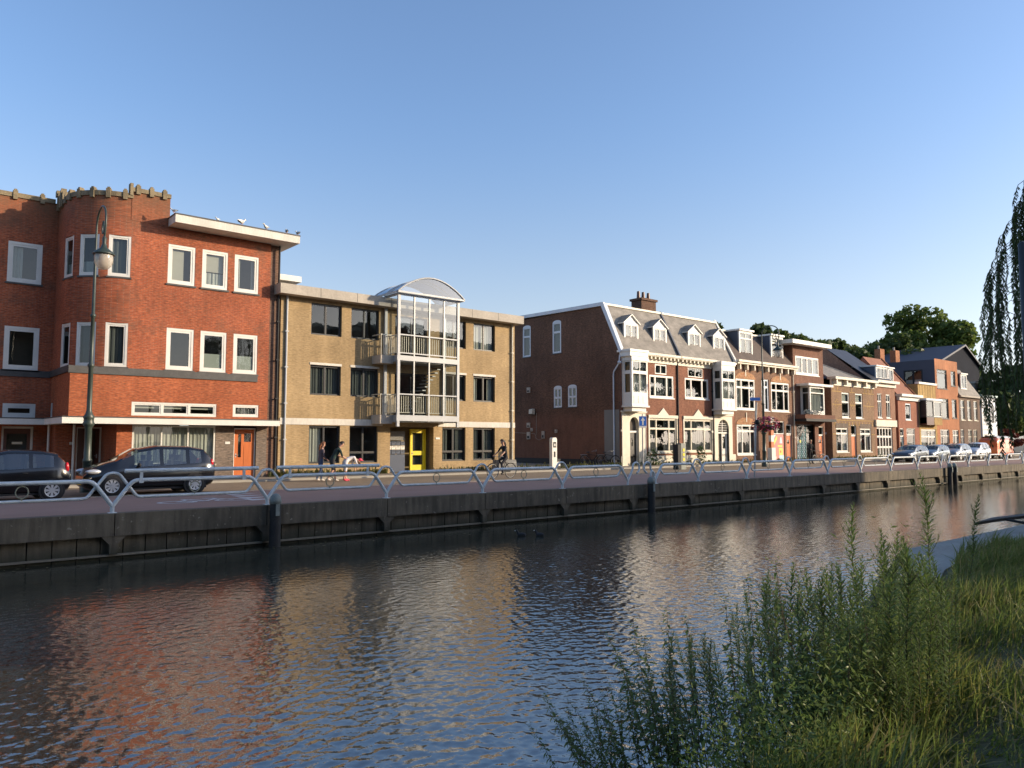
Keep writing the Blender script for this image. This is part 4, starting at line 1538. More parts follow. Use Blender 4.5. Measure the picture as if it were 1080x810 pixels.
window(HC, (gr[0][0], 35, gr[0][2]), 2.63, 2.4, 0, M_WHITE, cols=(1, 1.7, 1), rows=(.78,), fw=.12, sash=.03, curtain='greypair', sill=M_WHITE, back=.06, open_leaf=(.7, .8, .0, 1.6, -35))
M_ARCHB = brick('orange_arch_brick', (0.48, 0.27, 0.13), (0.40, 0.16, 0.08), (0.4, 0.3, 0.2), w=.09, h=.22)
for (a, b, z) in ((52.95, 55.65, 6.78), (58.08, 60.9, 6.74), (52.97, 55.6, 3.12)):
    t = MB()
    n = 10
    xc, w = (a + b) / 2, (b - a) / 2 + .1
    pts = [(xc + w * math.cos(math.pi * j / n), z + .55 * math.sin(math.pi * j / n)) for j in range(n + 1)]
    t.prism(pts, 'y', 34.965, 34.99, M_ARCHB)
    t.box(xc - .05, xc + .05, 34.94, 34.964, z + .2, z + .95, M_CREAM)
    HC.part('arched_lintel', t)
window(HC, (57.9, 35, 2.36), 2.1, 1.1, 0, M_WHITE, cols=(1, 1), fw=.08, back=.1)
door(HC, (60.28, 35, .09), .92, 2.24, M_ORANGED, frame=M_WHITE, lights=((.3, .7, .68, .82),), back=.12)
window(HC, (60.28, 35, 2.36), .92, .84, 0, M_WHITE, fw=.08, back=.1)
# painted panel of coloured shapes
mp = MB()
mp.box(57.95, 59.95, 35.06, 35.12, .09, 2.33, plain('coral_panel_paint', (0.62, 0.20, 0.17), .6, .1, 2))
P_Y = plain('lemon_panel_paint', (0.70, 0.62, 0.10), .6, .05, 2)
P_B = plain('sky_panel_paint', (0.42, 0.62, 0.70), .6, .05, 2)
P_P = plain('pale_pink_panel_paint', (0.72, 0.52, 0.46), .6, .05, 2)


def flat(mb, pts, y, mat):
    mb.face([(a, y, b) for a, b in pts], mat)


flat(mp, [(57.95, 1.5), (58.75, 2.33), (57.95, 2.33)], 35.056, P_B)
flat(mp, [(57.95, .95), (58.9, 1.95), (58.9, 2.25), (57.95, 1.3)], 35.052, P_Y)
flat(mp, [(59.2, .1), (59.93, .1), (59.93, .6), (59.2, .6)], 35.056, P_B)
flat(mp, [(59.15, .62), (59.75, .62), (59.75, 1.2), (59.15, 1.2)], 35.05, P_Y)
flat(mp, [(59.0, 1.3), (59.7, 1.3), (59.7, 1.44), (59.0, 1.44)], 35.054, P_Y)
flat(mp, [(59.3, 1.6), (59.7, 1.6), (59.6, 2.1), (59.4, 2.1)], 35.054, P_B)
flat(mp, [(58.2, .2), (58.8, .2), (58.8, .5), (58.2, .42)], 35.054, P_P)
flat(mp, [(59.3, .8), (59.52, .8), (59.52, 1.0), (59.3, 1.0)], 35.046, M_ORANGED)
HC.part('painted_panel', mp, None, 'coral panel painted with yellow and blue shapes')
pipe(HC, [(61.5, 34.92, .1), (61.5, 34.92, 8.0)], .055, M_CREAM)

# ---- D: three storeys with a flat white roof slab and a dark shopfront
HD = House('flat_roof_shop_house', 'reddish brown three storey house with overhanging flat white roof and dark shopfront', (64.3, 35.5, 0))
X0, X1 = 61.68, 66.9
m = MB()
wall(m, M_ROWD, X0, X1, 0, 10.2, [(62.1, 66.1, 7.65, 9.25), (61.98, 65.1, .05, 3.25), (65.75, 66.6, .05, 3.1)], front(35))
shell(m, X0, X1, 35, 45, 10.2, M_ROWD)
HD.part('wall', m)
m = MB()
m.box(60.35, 67.05, 34.2, 45, 10.16, 10.5, M_WHITE)
HD.part('roof_slab', m)
window(HD, (62.1, 35, 7.65), 4.0, 1.6, 0, M_WHITE, cols=(1.1, 1, 1, 1.1), fw=.12, sash=.05, curtain='pair', sill=M_WHITE, back=.06)
m = MB()
bx0, bx1 = 62.75, 65.25
m.box(bx0 - .6, bx1 + 1.2, 33.85, 35.0, 6.58, 6.78, M_WHITE)
wall(m, M_WHITE, bx0, bx1, 4.2, 6.58, [(bx0 + .06, bx1 - .06, 4.33, 6.5)], front(34.1), depth=.05)
wall(m, M_WHITE, 0, .89, 4.2, 6.58, [(.12, .8, 4.33, 6.5)], sideL(bx0, 34.99), depth=.05)
m.box(bx0, bx1, 34.1, 34.99, 4.1, 4.2, M_WHITE)
m.face([(bx1, 34.1, 4.2), (bx1, 34.99, 4.2), (bx1, 34.99, 6.58), (bx1, 34.1, 6.58)], M_WHITE)
HD.part('bay_window', m)
window(HD, (bx0 + .06, 34.1, 4.33), 2.38, 2.17, 0, M_WHITE, rows=(.76,), fw=.1, curtain='full', back=.05, niche=.4)
window(HD, (bx0, 34.87, 4.33), .68, 2.17, -R(90), M_WHITE, rows=(.76,), fw=.08, curtain=None, back=.05, niche=.3)
m = MB()
m.box(61.7, 66.9, 34.0, 34.99, 3.72, 4.08, M_ROWD)
m.box(61.7, 66.92, 33.9, 34.99, 3.5, 3.72, M_BLACK)
HD.part('shop_fascia', m)
m = MB()
for x in (61.9, 62.3, 62.9, 63.6, 64.0):
    for j in range(26):
        a, b_, c = x + random.uniform(-.25, .25), 33.9 + random.uniform(-.2, .5), 4.1 + random.uniform(-.02, .3)
        s = random.uniform(.06, .13)
        m.face([(a, b_, c), (a + s, b_ - .04, c + .02), (a + s, b_ + .06, c + s), (a - .03, b_ + .03, c + s)], M_GREEN)
HD.part('balcony_planting', m)
window(HD, (61.98, 35, .09), 3.12, 3.16, 0, M_ANTH, cols=(2, 1), rows=(.80,), fw=.08, back=.3, niche=1.2, name='shop_window')
mt = MB()
M_TEAL = plain('teal_window_paint', (0.16, 0.34, 0.37), .6, .15, 2)


def blade(mb, x, z, dx, dz, w, y, mat):
    p = Vector((x, z))
    q = p + Vector((dx, dz))
    n = Vector((-dz, dx)).normalized() * w
    mid = p.lerp(q, .5)
    flat(mb, [tuple(p), tuple(mid - n), tuple(q), tuple(mid + n)], y, mat)


for j, x in enumerate((62.15, 62.5, 62.85, 63.2, 63.55, 63.9)):
    hh = .8 + .42 * j
    mt.tube([(x, 35.28, .15), (x + .08, 35.28, .15 + hh)], .035, M_TEAL if j % 2 else M_BLUEWHITE, 5)
    for k in range(int(hh / .17)):
        z = .25 + k * .17
        s = 1 if k % 2 else -1
        blade(mt, x + .02, z, s * .24, .2, .055, 35.272 - .0005 * j, M_TEAL if j > 1 else M_BLUEWHITE)
mt.ball((63.0, 35.26, 1.75), (.14, .015, .14), P_Y, 10, 6)
HD.part('painted_glass_plants', mt, None, 'teal plant shapes painted on the shop glass')
door(HD, (65.75, 35, .09), .85, 2.22, M_ORANGED, frame=M_WHITE, lights=((.25, .75, .7, .85),), back=.12)
window(HD, (65.75, 35, 2.32), .85, .78, 0, M_WHITE, fw=.07, back=.1)

# ---- alley between D and E
HAL = House('alley_gate', 'dark narrow gate closing the alley beside the decorated brick house', (67.5, 38, 0), 'gate')
m = MB()
m.box(66.95, 68.2, 37.5, 37.6, 0, 6.2, M_FAR)
HAL.part('alley_wall', m)
door(HAL, (67.0, 35.6, .09), 1.15, 2.3, M_DARKD, frame=M_WHITE, back=.1, lights=((.2, .8, .5, .9),))
m = MB()
m.box(66.92, 68.22, 35.55, 35.75, 2.42, 2.6, M_WHITE)
HAL.part('gate_lintel', m)


# ---- E: decorated taupe brick house
HE = House('decorated_brick_house', 'two storey taupe brick house with yellow ornamental bands and red front door', (72.5, 35.5, 0))
X0, X1 = 68.25, 76.78
upE = [(70.2, 71.7, 3.98, 6.37), (72.9, 74.4, 3.98, 6.37)]
grE = [(68.95, 71.25, .76, 3.03), (71.85, 72.92, .09, 3.34), (73.66, 75.97, .76, 3.03)]
m = MB()
wall(m, M_ROWE, X0, X1, 0, 7.0, upE + grE, front(35))
shell(m, X0, X1, 35, 44, 7.0, M_ROWE)
HE.part('wall', m)
m = MB()
m.box(X0 - .1, X1, 34.45, 35.3, 7.5, 7.73, M_CREAM)
m.box(X0, X1, 34.9, 35.1, 6.95, 7.5, M_CREAM)
for j in range(5):
    x = X0 + .35 + j * 1.95
    m.box(x - .12, x + .12, 34.55, 34.9, 7.05, 7.5, M_CREAM)
HE.part('cornice', m)
m = MB()
mid = (72.3, 40.3, 10.2)
mid2 = (73.4, 40.3, 10.2)
E4 = [(X0, 35.2, 7.6), (X1, 35.2, 7.6), (X1, 44.4, 7.6), (X0, 44.4, 7.6)]
m.face([E4[0], E4[1], mid2, mid], M_SLATE)
m.face([E4[1], E4[2], mid2], M_DTILE)
m.face([E4[2], E4[3], mid, mid2], M_DTILE)
m.face([E4[3], E4[0], mid], M_DTILE)  # left hip's shade put into the colour with darker tile
rE = HE.part('hipped_roof', m)
m = MB()
for p in (E4[0], E4[1]):
    q = mid if p is E4[0] else mid2
    m.tube([(p[0], p[1], p[2] + .03), (q[0], q[1], q[2] + .03)], .07, M_CONC, 6)
HE.part('hip_ridge', m, rE)
m = MB()
for z in (6.42, 5.2, 3.75, 2.45):
    segs = [(X0 + .1, 70.15), (71.75, 72.85), (74.45, X1)] if z > 3.9 else [(X0 + .1, X1)] if z > 3.5 else [(X0 + .1, 68.9), (71.3, 71.8), (72.97, 73.6), (76.02, X1)]
    for a, b in segs:
        m.box(a, b, 34.985, 34.999, z - .035, z + .035, M_ROWH)
for xc, zc in ((69.2, 5.25), (72.3, 5.3), (75.6, 5.25)):
    for dx, dz in ((0, 0), (.22, .2), (-.22, .2), (.22, -.2), (-.22, -.2), (0, .38), (0, -.38), (.42, 0), (-.42, 0)):
        if abs(zc + dz - 5.2) < .05:
            continue
        m.box(xc + dx - .07, xc + dx + .07, 34.982, 34.9985, zc + dz - .06, zc + dz + .06, M_ROWH)
for j in range(12):
    x = X0 + .5 + j * .68
    m.box(x - .07, x + .07, 34.983, 34.9985, 3.25, 3.6, M_ROWH)
    if not (70.0 < x < 71.9 or 72.7 < x < 74.6):
        m.box(x - .06, x + .06, 34.983, 34.9985, 6.5, 6.85, M_ROWH)
HE.part('ornamental_brickwork', m)
for (a, b, c, d) in upE:
    window(HE, (a, 35, c), b - a, d - c, 0, M_WHITE, rows=(.62,), fw=.12, sash=.03, curtain='top', sill=M_WHITE, back=.1)
for i in (0, 2):
    a, b, c, d = grE[i]
    window(HE, (a, 35, c), b - a, d - c, 0, M_WHITE, cols=(1, 1), rows=(.76,), fw=.12, sash=.04, curtain='pair', sill=M_WHITE, back=.1)
    t = MB()
    t.box(a - .05, b + .05, 34.97, 34.999, d + .003, d + .42, M_GREYBRICK)
    HE.part('lintel', t)
door(HE, (71.85, 35, .09), 1.07, 2.2, M_ORANGED, frame=M_WHITE, back=.14, panels=((.2, .8, .1, .45), (.2, .8, .55, .9)))
window(HE, (71.85, 35, 2.3), 1.07, 1.04, 0, M_WHITE, fw=.1, back=.12)

# ---- F
HF = House('pink_brick_shop_house', 'narrow pinkish brick house with white fascia over a white paned shop window', (79.1, 35.5, 0))
X0, X1 = 76.8, 81.55
upF = [(77.55, 78.45, 4.12, 6.55), (79.45, 80.4, 4.12, 6.55)]
m = MB()
wall(m, M_ROWF, X0, X1, 0, 7.3, upF + [(77.2, 80.7, .2, 3.2)], front(35))
shell(m, X0, X1, 35, 44, 7.3, M_ROWF)
HF.part('wall', m)
m = MB()
m.box(X0, X1 + .1, 34.5, 35.3, 7.62, 7.88, M_CREAM)
m.box(X0, X1 + .05, 34.85, 35.1, 7.25, 7.62, M_CREAM)
HF.part('cornice', m)
m = MB()
m.face([(X0, 35.0, 7.85), (X1, 35.0, 7.85), (X1, 40, 11.6), (X0, 40, 11.6)], M_DTILE)
m.face([(X0, 45, 7.85), (X1, 45, 7.85), (X1, 40, 11.6), (X0, 40, 11.6)], M_DTILE)
m.face([(X1 - .01, 35.0, 7.3), (X1 - .01, 45, 7.3), (X1 - .01, 40, 11.58)], M_ROWF)
m.face([(X0 + .01, 35.0, 7.3), (X0 + .01, 45, 7.3), (X0 + .01, 40, 11.58)], M_ROWF)
HF.part('roof', m)
dormer(HF, 79.9, 2.6, 8.1, 9.4, 35.5, 36.5, cols=(1, 1.2, 1), depth=2.5, curtain=None)
window(HF, (upF[0][0], 35, upF[0][2]), .9, 2.43, 0, M_WHITE, cols=(1, 1), rows=(.68,), fw=.09, sash=.03, sill=M_WHITE, back=.08, curtain=None, open_leaf=(.9, .8, 0, 1.65, -32))
window(HF, (upF[1][0], 35, upF[1][2]), .95, 2.43, 0, M_WHITE, cols=(1, 1), rows=(.68,), fw=.09, sash=.03, sill=M_WHITE, back=.08)
m = MB()
m.box(76.75, 81.4, 34.8, 34.99, 3.24, 3.9, M_CREAM)
HF.part('shop_fascia', m)
window(HF, (77.2, 35, .2), 3.5, 3.0, 0, M_WHITE, cols=(1, 1, 1, 1, 1), rows=(.33, .68), fw=.14, sash=.04, back=.12, name='shop_window', curtain='half')

# ---- G
HG = House('salmon_tiled_house', 'low salmon brick house with white cornice and orange tiled roof', (84.7, 35.5, 0))
X0, X1 = 82.2, 87.25
m = MB()
gG = [(82.45, 83.35, .09, 3.12), (84.05, 86.1, .9, 3.14)]
wall(m, M_ROWG, X0, X1, 0, 6.1, [(83.95, 85.3, 4.02, 5.77)] + gG, front(35))
shell(m, X0, X1, 35, 41.5, 6.1, M_ROWG)
HG.part('wall', m)
m = MB()
m.box(X0 - .1, X1 + .1, 34.5, 35.2, 6.45, 6.7, M_WHITE)
m.box(X0, X1, 34.8, 35.1, 6.05, 6.45, M_WHITE)
HG.part('cornice', m)
m = MB()
m.face([(X0, 35.0, 6.65), (X1 - .6, 35.0, 6.65), (X1 - .6, 38.5, 10.9), (X0, 38.5, 10.9)], M_OTILE)
m.face([(X0, 42, 6.65), (X1 - .6, 42, 6.65), (X1 - .6, 38.5, 10.9), (X0, 38.5, 10.9)], M_OTILE)
m.face([(X0 + .02, 35, 6.1), (X0 + .02, 42, 6.1), (X0 + .02, 38.5, 10.88)], M_ROWG)
m.face([(X1 - .62, 35, 6.1), (X1 - .62, 42, 6.1), (X1 - .62, 38.5, 10.88)], M_ROWG)
m.face([(X1 - .6, 35, 6.64), (X1, 35, 6.64), (X1, 42, 6.64), (X1 - .6, 42, 6.64)], M_OTILE)
m.tube([(X1 - .6, 34.9, 6.6), (X1 - .6, 38.5, 11.0)], .09, M_ROWI, 6)
rG = HG.part('roof', m)
dormer(HG, 83.6, 1.2, 7.6, 9.5, 36.2, 37.5, depth=1.8, curtain=None, cols=(1,))
window(HG, (83.95, 35, 4.02), 1.35, 1.75, 0, M_BLUEWHITE, fw=.14, curtain='grey', sill=M_WHITE, back=.08)
door(HG, (82.45, 35, .09), .9, 2.2, M_TEALD, frame=M_WHITE, lights=((.2, .8, .55, .92),), back=.1)
window(HG, (82.45, 35, 2.3), .9, .82, 0, M_WHITE, fw=.08, back=.08)
window(HG, (84.05, 35, .9), 2.05, 2.24, 0, M_WHITE, cols=(1,), rows=(.7,), fw=.1, curtain='half', sill=M_WHITE, back=.08, open_leaf=(1.9, .65, .08, 1.6, -35))
m = MB()
m.box(81.6, 82.15, 37.5, 37.6, 0, 6.0, M_FAR)
HG.part('alley_wall', m)

# ---- H
HH = House('ochre_brick_house', 'ochre brick house with dark first floor box bay', (89.6, 35.5, 0))
X0, X1 = 87.3, 91.98
m = MB()
wall(m, M_ROWH, X0, X1, 0, 8.0, [(87.7, 91.6, .2, 3.1)], front(35))
shell(m, X0, X1, 35, 44, 8.0, M_ROWH, M_DARKSILL)
HH.part('wall', m)
m = MB()
m.box(X0 - .05, X1, 34.85, 35.3, 8.0, 8.22, M_WHITE)
for j in range(6):
    m.box(X0 + .4 + j * .7, X0 + .42 + j * .7, 34.985, 34.998, 6.5, 7.9, M_GREYBRICK)
HH.part('coping', m)
m = MB()
m.box(87.4, 91.7, 34.2, 34.99, 6.2, 6.42, M_BLUEWHITE)
wall(m, M_ANTH, 87.5, 91.6, 4.0, 6.2, [(87.6, 89.4, 4.45, 6.15), (89.5, 91.5, 4.45, 6.15)], front(34.3), depth=.05)
m.face([(87.5, 34.3, 3.7), (87.5, 34.99, 3.7), (87.5, 34.99, 6.2), (87.5, 34.3, 6.2)], M_ANTH)
m.face([(91.6, 34.3, 3.7), (91.6, 34.99, 3.7), (91.6, 34.99, 6.2), (91.6, 34.3, 6.2)], M_ANTH)
m.box(87.5, 89.4, 34.28, 34.99, 3.55, 4.35, M_BROWND)
m.box(89.45, 91.6, 34.27, 34.99, 3.55, 4.35, M_ROWH)
HH.part('bay_window', m)
window(HH, (87.6, 34.3, 4.45), 1.8, 1.7, 0, M_ANTH, fw=.07, back=.05, niche=.5)
window(HH, (89.5, 34.3, 4.45), 2.0, 1.7, 0, M_WHITE, fw=.1, back=.05, niche=.5, curtain='grey')
window(HH, (87.7, 35, .2), 3.9, 2.9, 0, M_WHITE, cols=(2, 1, 1), rows=(.72,), fw=.12, sash=.05, curtain='left', back=.1, name='shop_window')

# ---- I
HI = House('orange_brick_tall_house', 'three storey orange brick house with large dark framed windows and navy side wall', (95.2, 35.5, 0))
X0, X1 = 92.0, 98.5
wI = [(92.55, 95.35, 7.75, 9.95), (96.5, 97.85, 8.2, 9.95), (92.75, 95.5, 4.35, 6.63), (96.5, 97.9, 4.45, 6.65), (92.85, 95.4, .5, 3.13), (96.35, 98.2, .9, 3.1)]
m = MB()
wall(m, M_ROWI, X0, X1, 0, 11.1, wI, front(35))
wall(m, M_NAVY, 0, 9, 0, 11.0, [(9 - 3.4, 9 - 1.3, 8.2, 9.95)], sideL(X0, 44))
m.face([(X1, 35, 0), (X1, 35, 11), (X1, 44, 11), (X1, 44, 0)], M_ROWI)
m.face([(X0, 44, 0), (X1, 44, 0), (X1, 44, 11), (X0, 44, 11)], M_ROWI)
m.face([(X0, 35, 11), (X1, 35, 11), (X1, 44, 10.9), (X0, 44, 10.9)], M_DARKSILL)
HI.part('wall', m)
window(HI, (X0, 38.4, 8.2), 2.1, 1.75, -R(90), M_BLACK, cols=(1, 1), fw=.12, sash=.05, curtain='half', back=.05)
for i, (a, b, c, d) in enumerate(wI):
    window(HI, (a, 35, c), b - a, d - c, 0, M_GREYWALL if i < 4 else M_WHITE, cols=(1,) if i < 4 else ((1, 2) if i == 4 else (1, 1)), rows=(.82,) if i < 4 else (.72,), fw=.1,
           curtain=['grey', 'grey', 'greypair', 'grey', None, 'pair'][i], sill=M_GREYWALL if i < 4 else M_WHITE, back=.12)
for (x, y) in ((93.2, 41.5), (96.2, 41.0)):
    m = MB()
    m.box(x, x + 1.1, y, y + .7, 10.9, 12.9, M_ROWI)
    m.tube([(x + .35, y + .35, 12.9), (x + .35, y + .35, 13.3)], .12, M_CONC, 8)
    HI.part('chimney', m)

# ---- J
HJ = House('mansard_grey_house', 'dark brick house with steep grey slate mansard and one small dormer', (101.9, 35.5, 0))
X0, X1 = 98.55, 105.25
wJ = [(99.1, 100.3, 4.3, 6.7), (101.15, 102.35, 4.3, 6.7), (103.2, 104.4, 4.3, 6.7), (98.8, 99.8, .9, 3.2), (101.1, 102.3, .9, 3.2), (102.8, 104.0, .9, 3.2)]
m = MB()
wall(m, M_ROWJ, X0, X1, 0, 7.1, wJ, front(35))
shell(m, X0, X1, 35, 44, 7.1, M_ROWJ)
HJ.part('wall', m)
m = MB()
m.face([(X0, 34.8, 7.15), (X1, 34.8, 7.15), (X1 - 1.4, 36.6, 10.6), (X0, 36.6, 10.6)], M_SLATE)
m.face([(X1, 34.8, 7.15), (X1, 44, 7.15), (X1 - 1.4, 44, 10.6), (X1 - 1.4, 36.6, 10.6)], M_SLATE)
m.face([(X0, 36.6, 10.6), (X1 - 1.4, 36.6, 10.6), (X1 - 1.4, 44, 10.6), (X0, 44, 10.6)], M_DARKSILL)
m.face([(X0, 34.8, 7.15), (X0, 44, 7.15), (X0, 44, 10.6), (X0, 36.6, 10.6)], M_ROWJ)
HJ.part('roof', m)
m = MB()
m.box(X0, X1 + .1, 34.7, 35.2, 7.02, 7.2, M_CONC)
HJ.part('gutter', m)
dormer(HJ, 101.0, 1.9, 8.0, 9.8, 35.2, 36.5, cols=(1, 1), depth=1.6, cheek=M_DTILE, curtain=None)
for i, (a, b, c, d) in enumerate(wJ):
    window(HJ, (a, 35, c), b - a, d - c, 0, M_WHITE if i == 3 else M_CREAM, rows=(.62,), cols=(1,) if i < 3 else (1, 1), fw=.08, back=.1, sill=M_CREAM)

# ---- K
HK = House('white_plaster_house', 'white plastered house at the end of the row with striped front boards', (108.1, 35.5, 0))
X0, X1 = 105.35, 110.9
m = MB()
wall(m, M_BLUEWHITE, X0, X1, 0, 7.3, [(106.3, 107.6, 4.2, 6.0), (109.0, 110.0, 4.1, 6.3), (106.4, 107.3, 1.5, 2.7), (109.2, 109.9, 1.6, 2.6)], front(35))
shell(m, X0, X1, 35, 44, 7.3, M_BLUEWHITE, M_DARKSILL)
HK.part('wall', m)
m = MB()
m.box(X0 - .05, X1 + .1, 34.75, 35.2, 7.3, 7.55, plain('pale_teal_paint', (0.42, 0.55, 0.53), .6, .1, 2))
HK.part('cornice', m)
m = MB()
for j in range(9):
    z = 1.2 + j * .68
    m.box(105.5, 108.3, 34.88, 34.93, z, z + .09, M_WHITE)
m.box(108.3, 108.4, 34.86, 34.99, .1, 7.0, M_WHITE)
m.box(105.42, 105.5, 34.86, 34.99, .1, 7.0, M_WHITE)
HK.part('front_boards', m)
for (a, b, c, d) in [(106.3, 107.6, 4.2, 6.0), (109.0, 110.0, 4.1, 6.3), (106.4, 107.3, 1.5, 2.7), (109.2, 109.9, 1.6, 2.6)]:
    window(HK, (a, 35, c), b - a, d - c, 0, M_GREYWALL, cols=(1, 1), fw=.08, back=.06)

# ---- behind the row
HN = House('navy_gabled_hall', 'large navy clad hall with a low gable rising behind the row', (142, 50, 0), 'hall')
m = MB()
X0, X1, XC = 133.0, 151.0, 143.6
m.face([(X0, 50, 0), (X1, 50, 0), (X1, 50, 14.6), (XC, 50, 18.0), (X0, 50, 14.6)], M_NAVYDK)
m.face([(X0, 50, 0), (X0, 80, 0), (X0, 80, 14.6), (X0, 50, 14.6)], M_NAVYDK)
m.face([(X1, 50, 0), (X1, 50, 14.6), (X1, 80, 14.6), (X1, 80, 0)], M_NAVYDK)
m.face([(X0, 80, 0), (X0, 80, 14.6), (XC, 80, 18.0), (X1, 80, 14.6), (X1, 80, 0)], M_NAVYDK)
HN.part('wall', m)
m = MB()
for a, b in (((X0 - .5, 14.5), (XC, 18.05)), ((X1 + .5, 14.5), (XC, 18.05))):
    A = [(a[0], 49.5, a[1]), (b[0], 49.5, b[1]), (b[0], 80, b[1]), (a[0], 80, a[1])]
    B = [(p[0], p[1], p[2] + .3) for p in A]
    m.face(A, M_NAVYDK)
    m.face(B, M_NAVY)
    m.face([A[0], A[1], B[1], B[0]], M_NAVY)
HN.part('roof', m)
HQ = House('grey_rendered_block', 'plain grey rendered block behind the white plastered house', (138, 45, 0), 'building')
m = MB()
m.box(133.5, 143.5, 45, 49, 0, 10.9, M_GREYWALL)
HQ.part('wall', m)
m = MB()
m.box(133.3, 143.7, 44.8, 49.2, 10.9, 11.2, M_CONC)
HQ.part('coping', m)

HR = House('navy_tiled_rear_house', 'house with big dark navy tiled hipped roof behind the decorated brick house', (93, 50, 0))
m = MB()
m.box(84, 102, 46.2, 57, 0, 8.6, M_FAR)
HR.part('wall', m)
m = MB()
z0, z1 = 8.5, 12.6
a = [(83.6, 45.8, z0), (102.4, 45.8, z0), (102.4, 57.4, z0), (83.6, 57.4, z0)]
r0, r1 = (88.5, 51.6, z1), (98.6, 51.6, z1)
m.face([a[0], a[1], r1, r0], M_DTILE)
m.face([a[1], a[2], r1], M_DTILE)
m.face([a[2], a[3], r0, r1], M_DTILE)
m.face([a[3], a[0], r0], M_DTILE)
rr_ = HR.part('hipped_roof', m)
m = MB()
m.tube([(a[1][0], a[1][1], z0), r1, r0, (a[0][0], a[0][1], z0)], .08, M_CONC, 6)
HR.part('hip_ridge', m, rr_)

# ------------------------------------------------------------------ railing along the quay
RY = 20.5
RG = 'pale railing sections along the quay edge'


def rounded(pts, r=.14, n=4):
    out = [Vector(pts[0])]
    for a, b, c in zip(pts, pts[1:], pts[2:]):
        a, b, c = Vector(a), Vector(b), Vector(c)
        d1, d2 = (a - b).normalized(), (c - b).normalized()
        k = min(r, (a - b).length * .45, (c - b).length * .45)
        p, q = b + d1 * k, b + d2 * k
        for j in range(n + 1):
            t = j / n
            out.append(p * (1 - t) ** 2 + b * 2 * t * (1 - t) + q * t * t)
    out.append(Vector(pts[-1]))
    return out


def railing(L, extra=False, left_peak=True, right_peak=True):
    t = thing('quay_railing', '-', 'railing', (0, 0, 0), 0, RG)
    m = MB()
    m.tube(rounded([(0, 0, .16), (.45, 0, .77), (L - .45, 0, .77), (L, 0, .16)]), .050, M_RAIL, 8)
    m.build('top_rail', t)
    m = MB()
    pts = ([(0, .05, .955), (.14, .05, .93)] if left_peak else [(.36, .05, .60)]) + [(.56, .05, .36), (L - .56, .05, .36)] + ([(L - .14, .05, .93), (L, .05, .955)] if right_peak else [(L - .36, .05, .6)])
    m.tube(rounded(pts, .09), .036, M_RAIL, 8)
    m.build('lower_rail', t)
    m = MB()
    m.tube([(L * .5 + .125 * math.cos(a) * 1.0, .02, .565 + .135 * math.sin(a)) for a in np.linspace(0, 2 * math.pi, 24, endpoint=False)], .014, M_RING, 6, closed=True)
    m.box(L * .5 - .012, L * .5 + .012, -.0, .03, .69, .74, M_RING)
    m.box(L * .5 - .012, L * .5 + .012, .01, .05, .38, .44, M_RING)
    m.build('ring', t)
    m = MB()
    m.tube([(0, 0, .0), (0, 0, .17)], .05, M_RAIL, 8)
    m.box(-.09, .09, -.09, .09, 0, .015, M_RAIL)
    m.build('foot', t)
    if extra:
        m = MB()
        m.tube([(.25, -.02, 1.0), (L - .28, -.02, 1.0)], .05, M_RAIL, 8)
        m.build('handrail', t)
        for x in (.62, L - .68):
            m = MB()
            m.box(x - .035, x + .035, -.055, -.045 + .02, .70, 1.0, M_RAIL)
            m.box(x - .05, x + .05, -.06, -.04, .70, .80, M_RAIL)
            m.build('handrail_bracket', t)
    return t


RXS = [-2.75, 1.0, 4.74, 8.6, 12.35, 16.07, 19.79, 23.4]
RXS2 = [25.1, 28.0, 31.74, 35.54, 39.33, 43.06, 46.87, 50.59, 54.2]
RXS3 = [55.4, 58.96, 62.74, 66.5, 70.25, 74.0]
RLAB = {
    -2.75: 'railing section running out of the photo at its left edge',
    1.0: 'railing section in front of the rear of the small black hatchback',
    4.74: 'railing section with raised handrail in front of the black compact car',
    8.6: 'railing section with raised handrail in front of the family on the pavement',
    12.35: 'railing section in front of the yellow door',
    16.07: 'railing section left of the cycling woman below the right yellow windows',
    19.79: 'railing section between cycling woman and white charging post',
    25.1: 'short railing section right of the hooked mooring pile, before the blue arrow sign',
    28.0: 'railing section before the pedimented shop style windows',
    31.74: 'railing section at the foot of the street name pole',
    35.54: 'railing section in front of the coral painted panel',
    39.33: 'railing section in front of the person with a bicycle by the dark shop',
    43.06: 'railing section where the quay wall turns from shade to sunlight',
    46.87: 'sunlit railing section before the pink brick shop house',
    50.59: 'sunlit railing section in front of the dark blue parked car',
    55.4: 'sunlit railing section just right of the twin mooring piles',
    58.96: 'sunlit railing section in front of the silver parked car',
    62.74: 'sunlit railing section in front of the white parked car',
    66.5: 'sunlit railing section in front of the orange van',
    70.25: 'farthest railing section beside the hanging willow branches',
}
proto_rail = None
for arr in (RXS, RXS2, RXS3):
    for a, b in zip(arr, arr[1:]):
        if a not in RLAB:
            continue
        t = railing(b - a, extra=(4 < a < 12), right_peak=b not in (23.4, 54.2), left_peak=a not in (25.1, 55.4))
        t.location = (a, RY, .012)
        t['label'] = RLAB[a]
for x, s, lab in ((23.4, 1, 'looped railing end left of the hooked mooring pile'), (25.1, -1, 'looped railing end right of the hooked mooring pile'),
                  (54.2, 1, 'looped railing end left of the twin mooring piles'), (55.4, -1, 'looped railing end right of the twin mooring piles')):
    m = MB()
    pts = [(x, RY, .0), (x, RY, .16), (x + s * .30, RY, .62)]
    for j in range(9):
        a = math.pi * (1 - j / 8)
        pts.append((x + s * (.5 + .2 * math.cos(a)), RY, .70 + .18 * math.sin(a)))
    pts += [(x + s * .70, RY, .55), (x + s * .55, RY - .0, .45)]
    m.tube(rounded(pts, .08), .042, M_RAIL, 8)
    tag(m.build('railing_end_loop', None, (0, 0, .012)), lab, 'railing end')


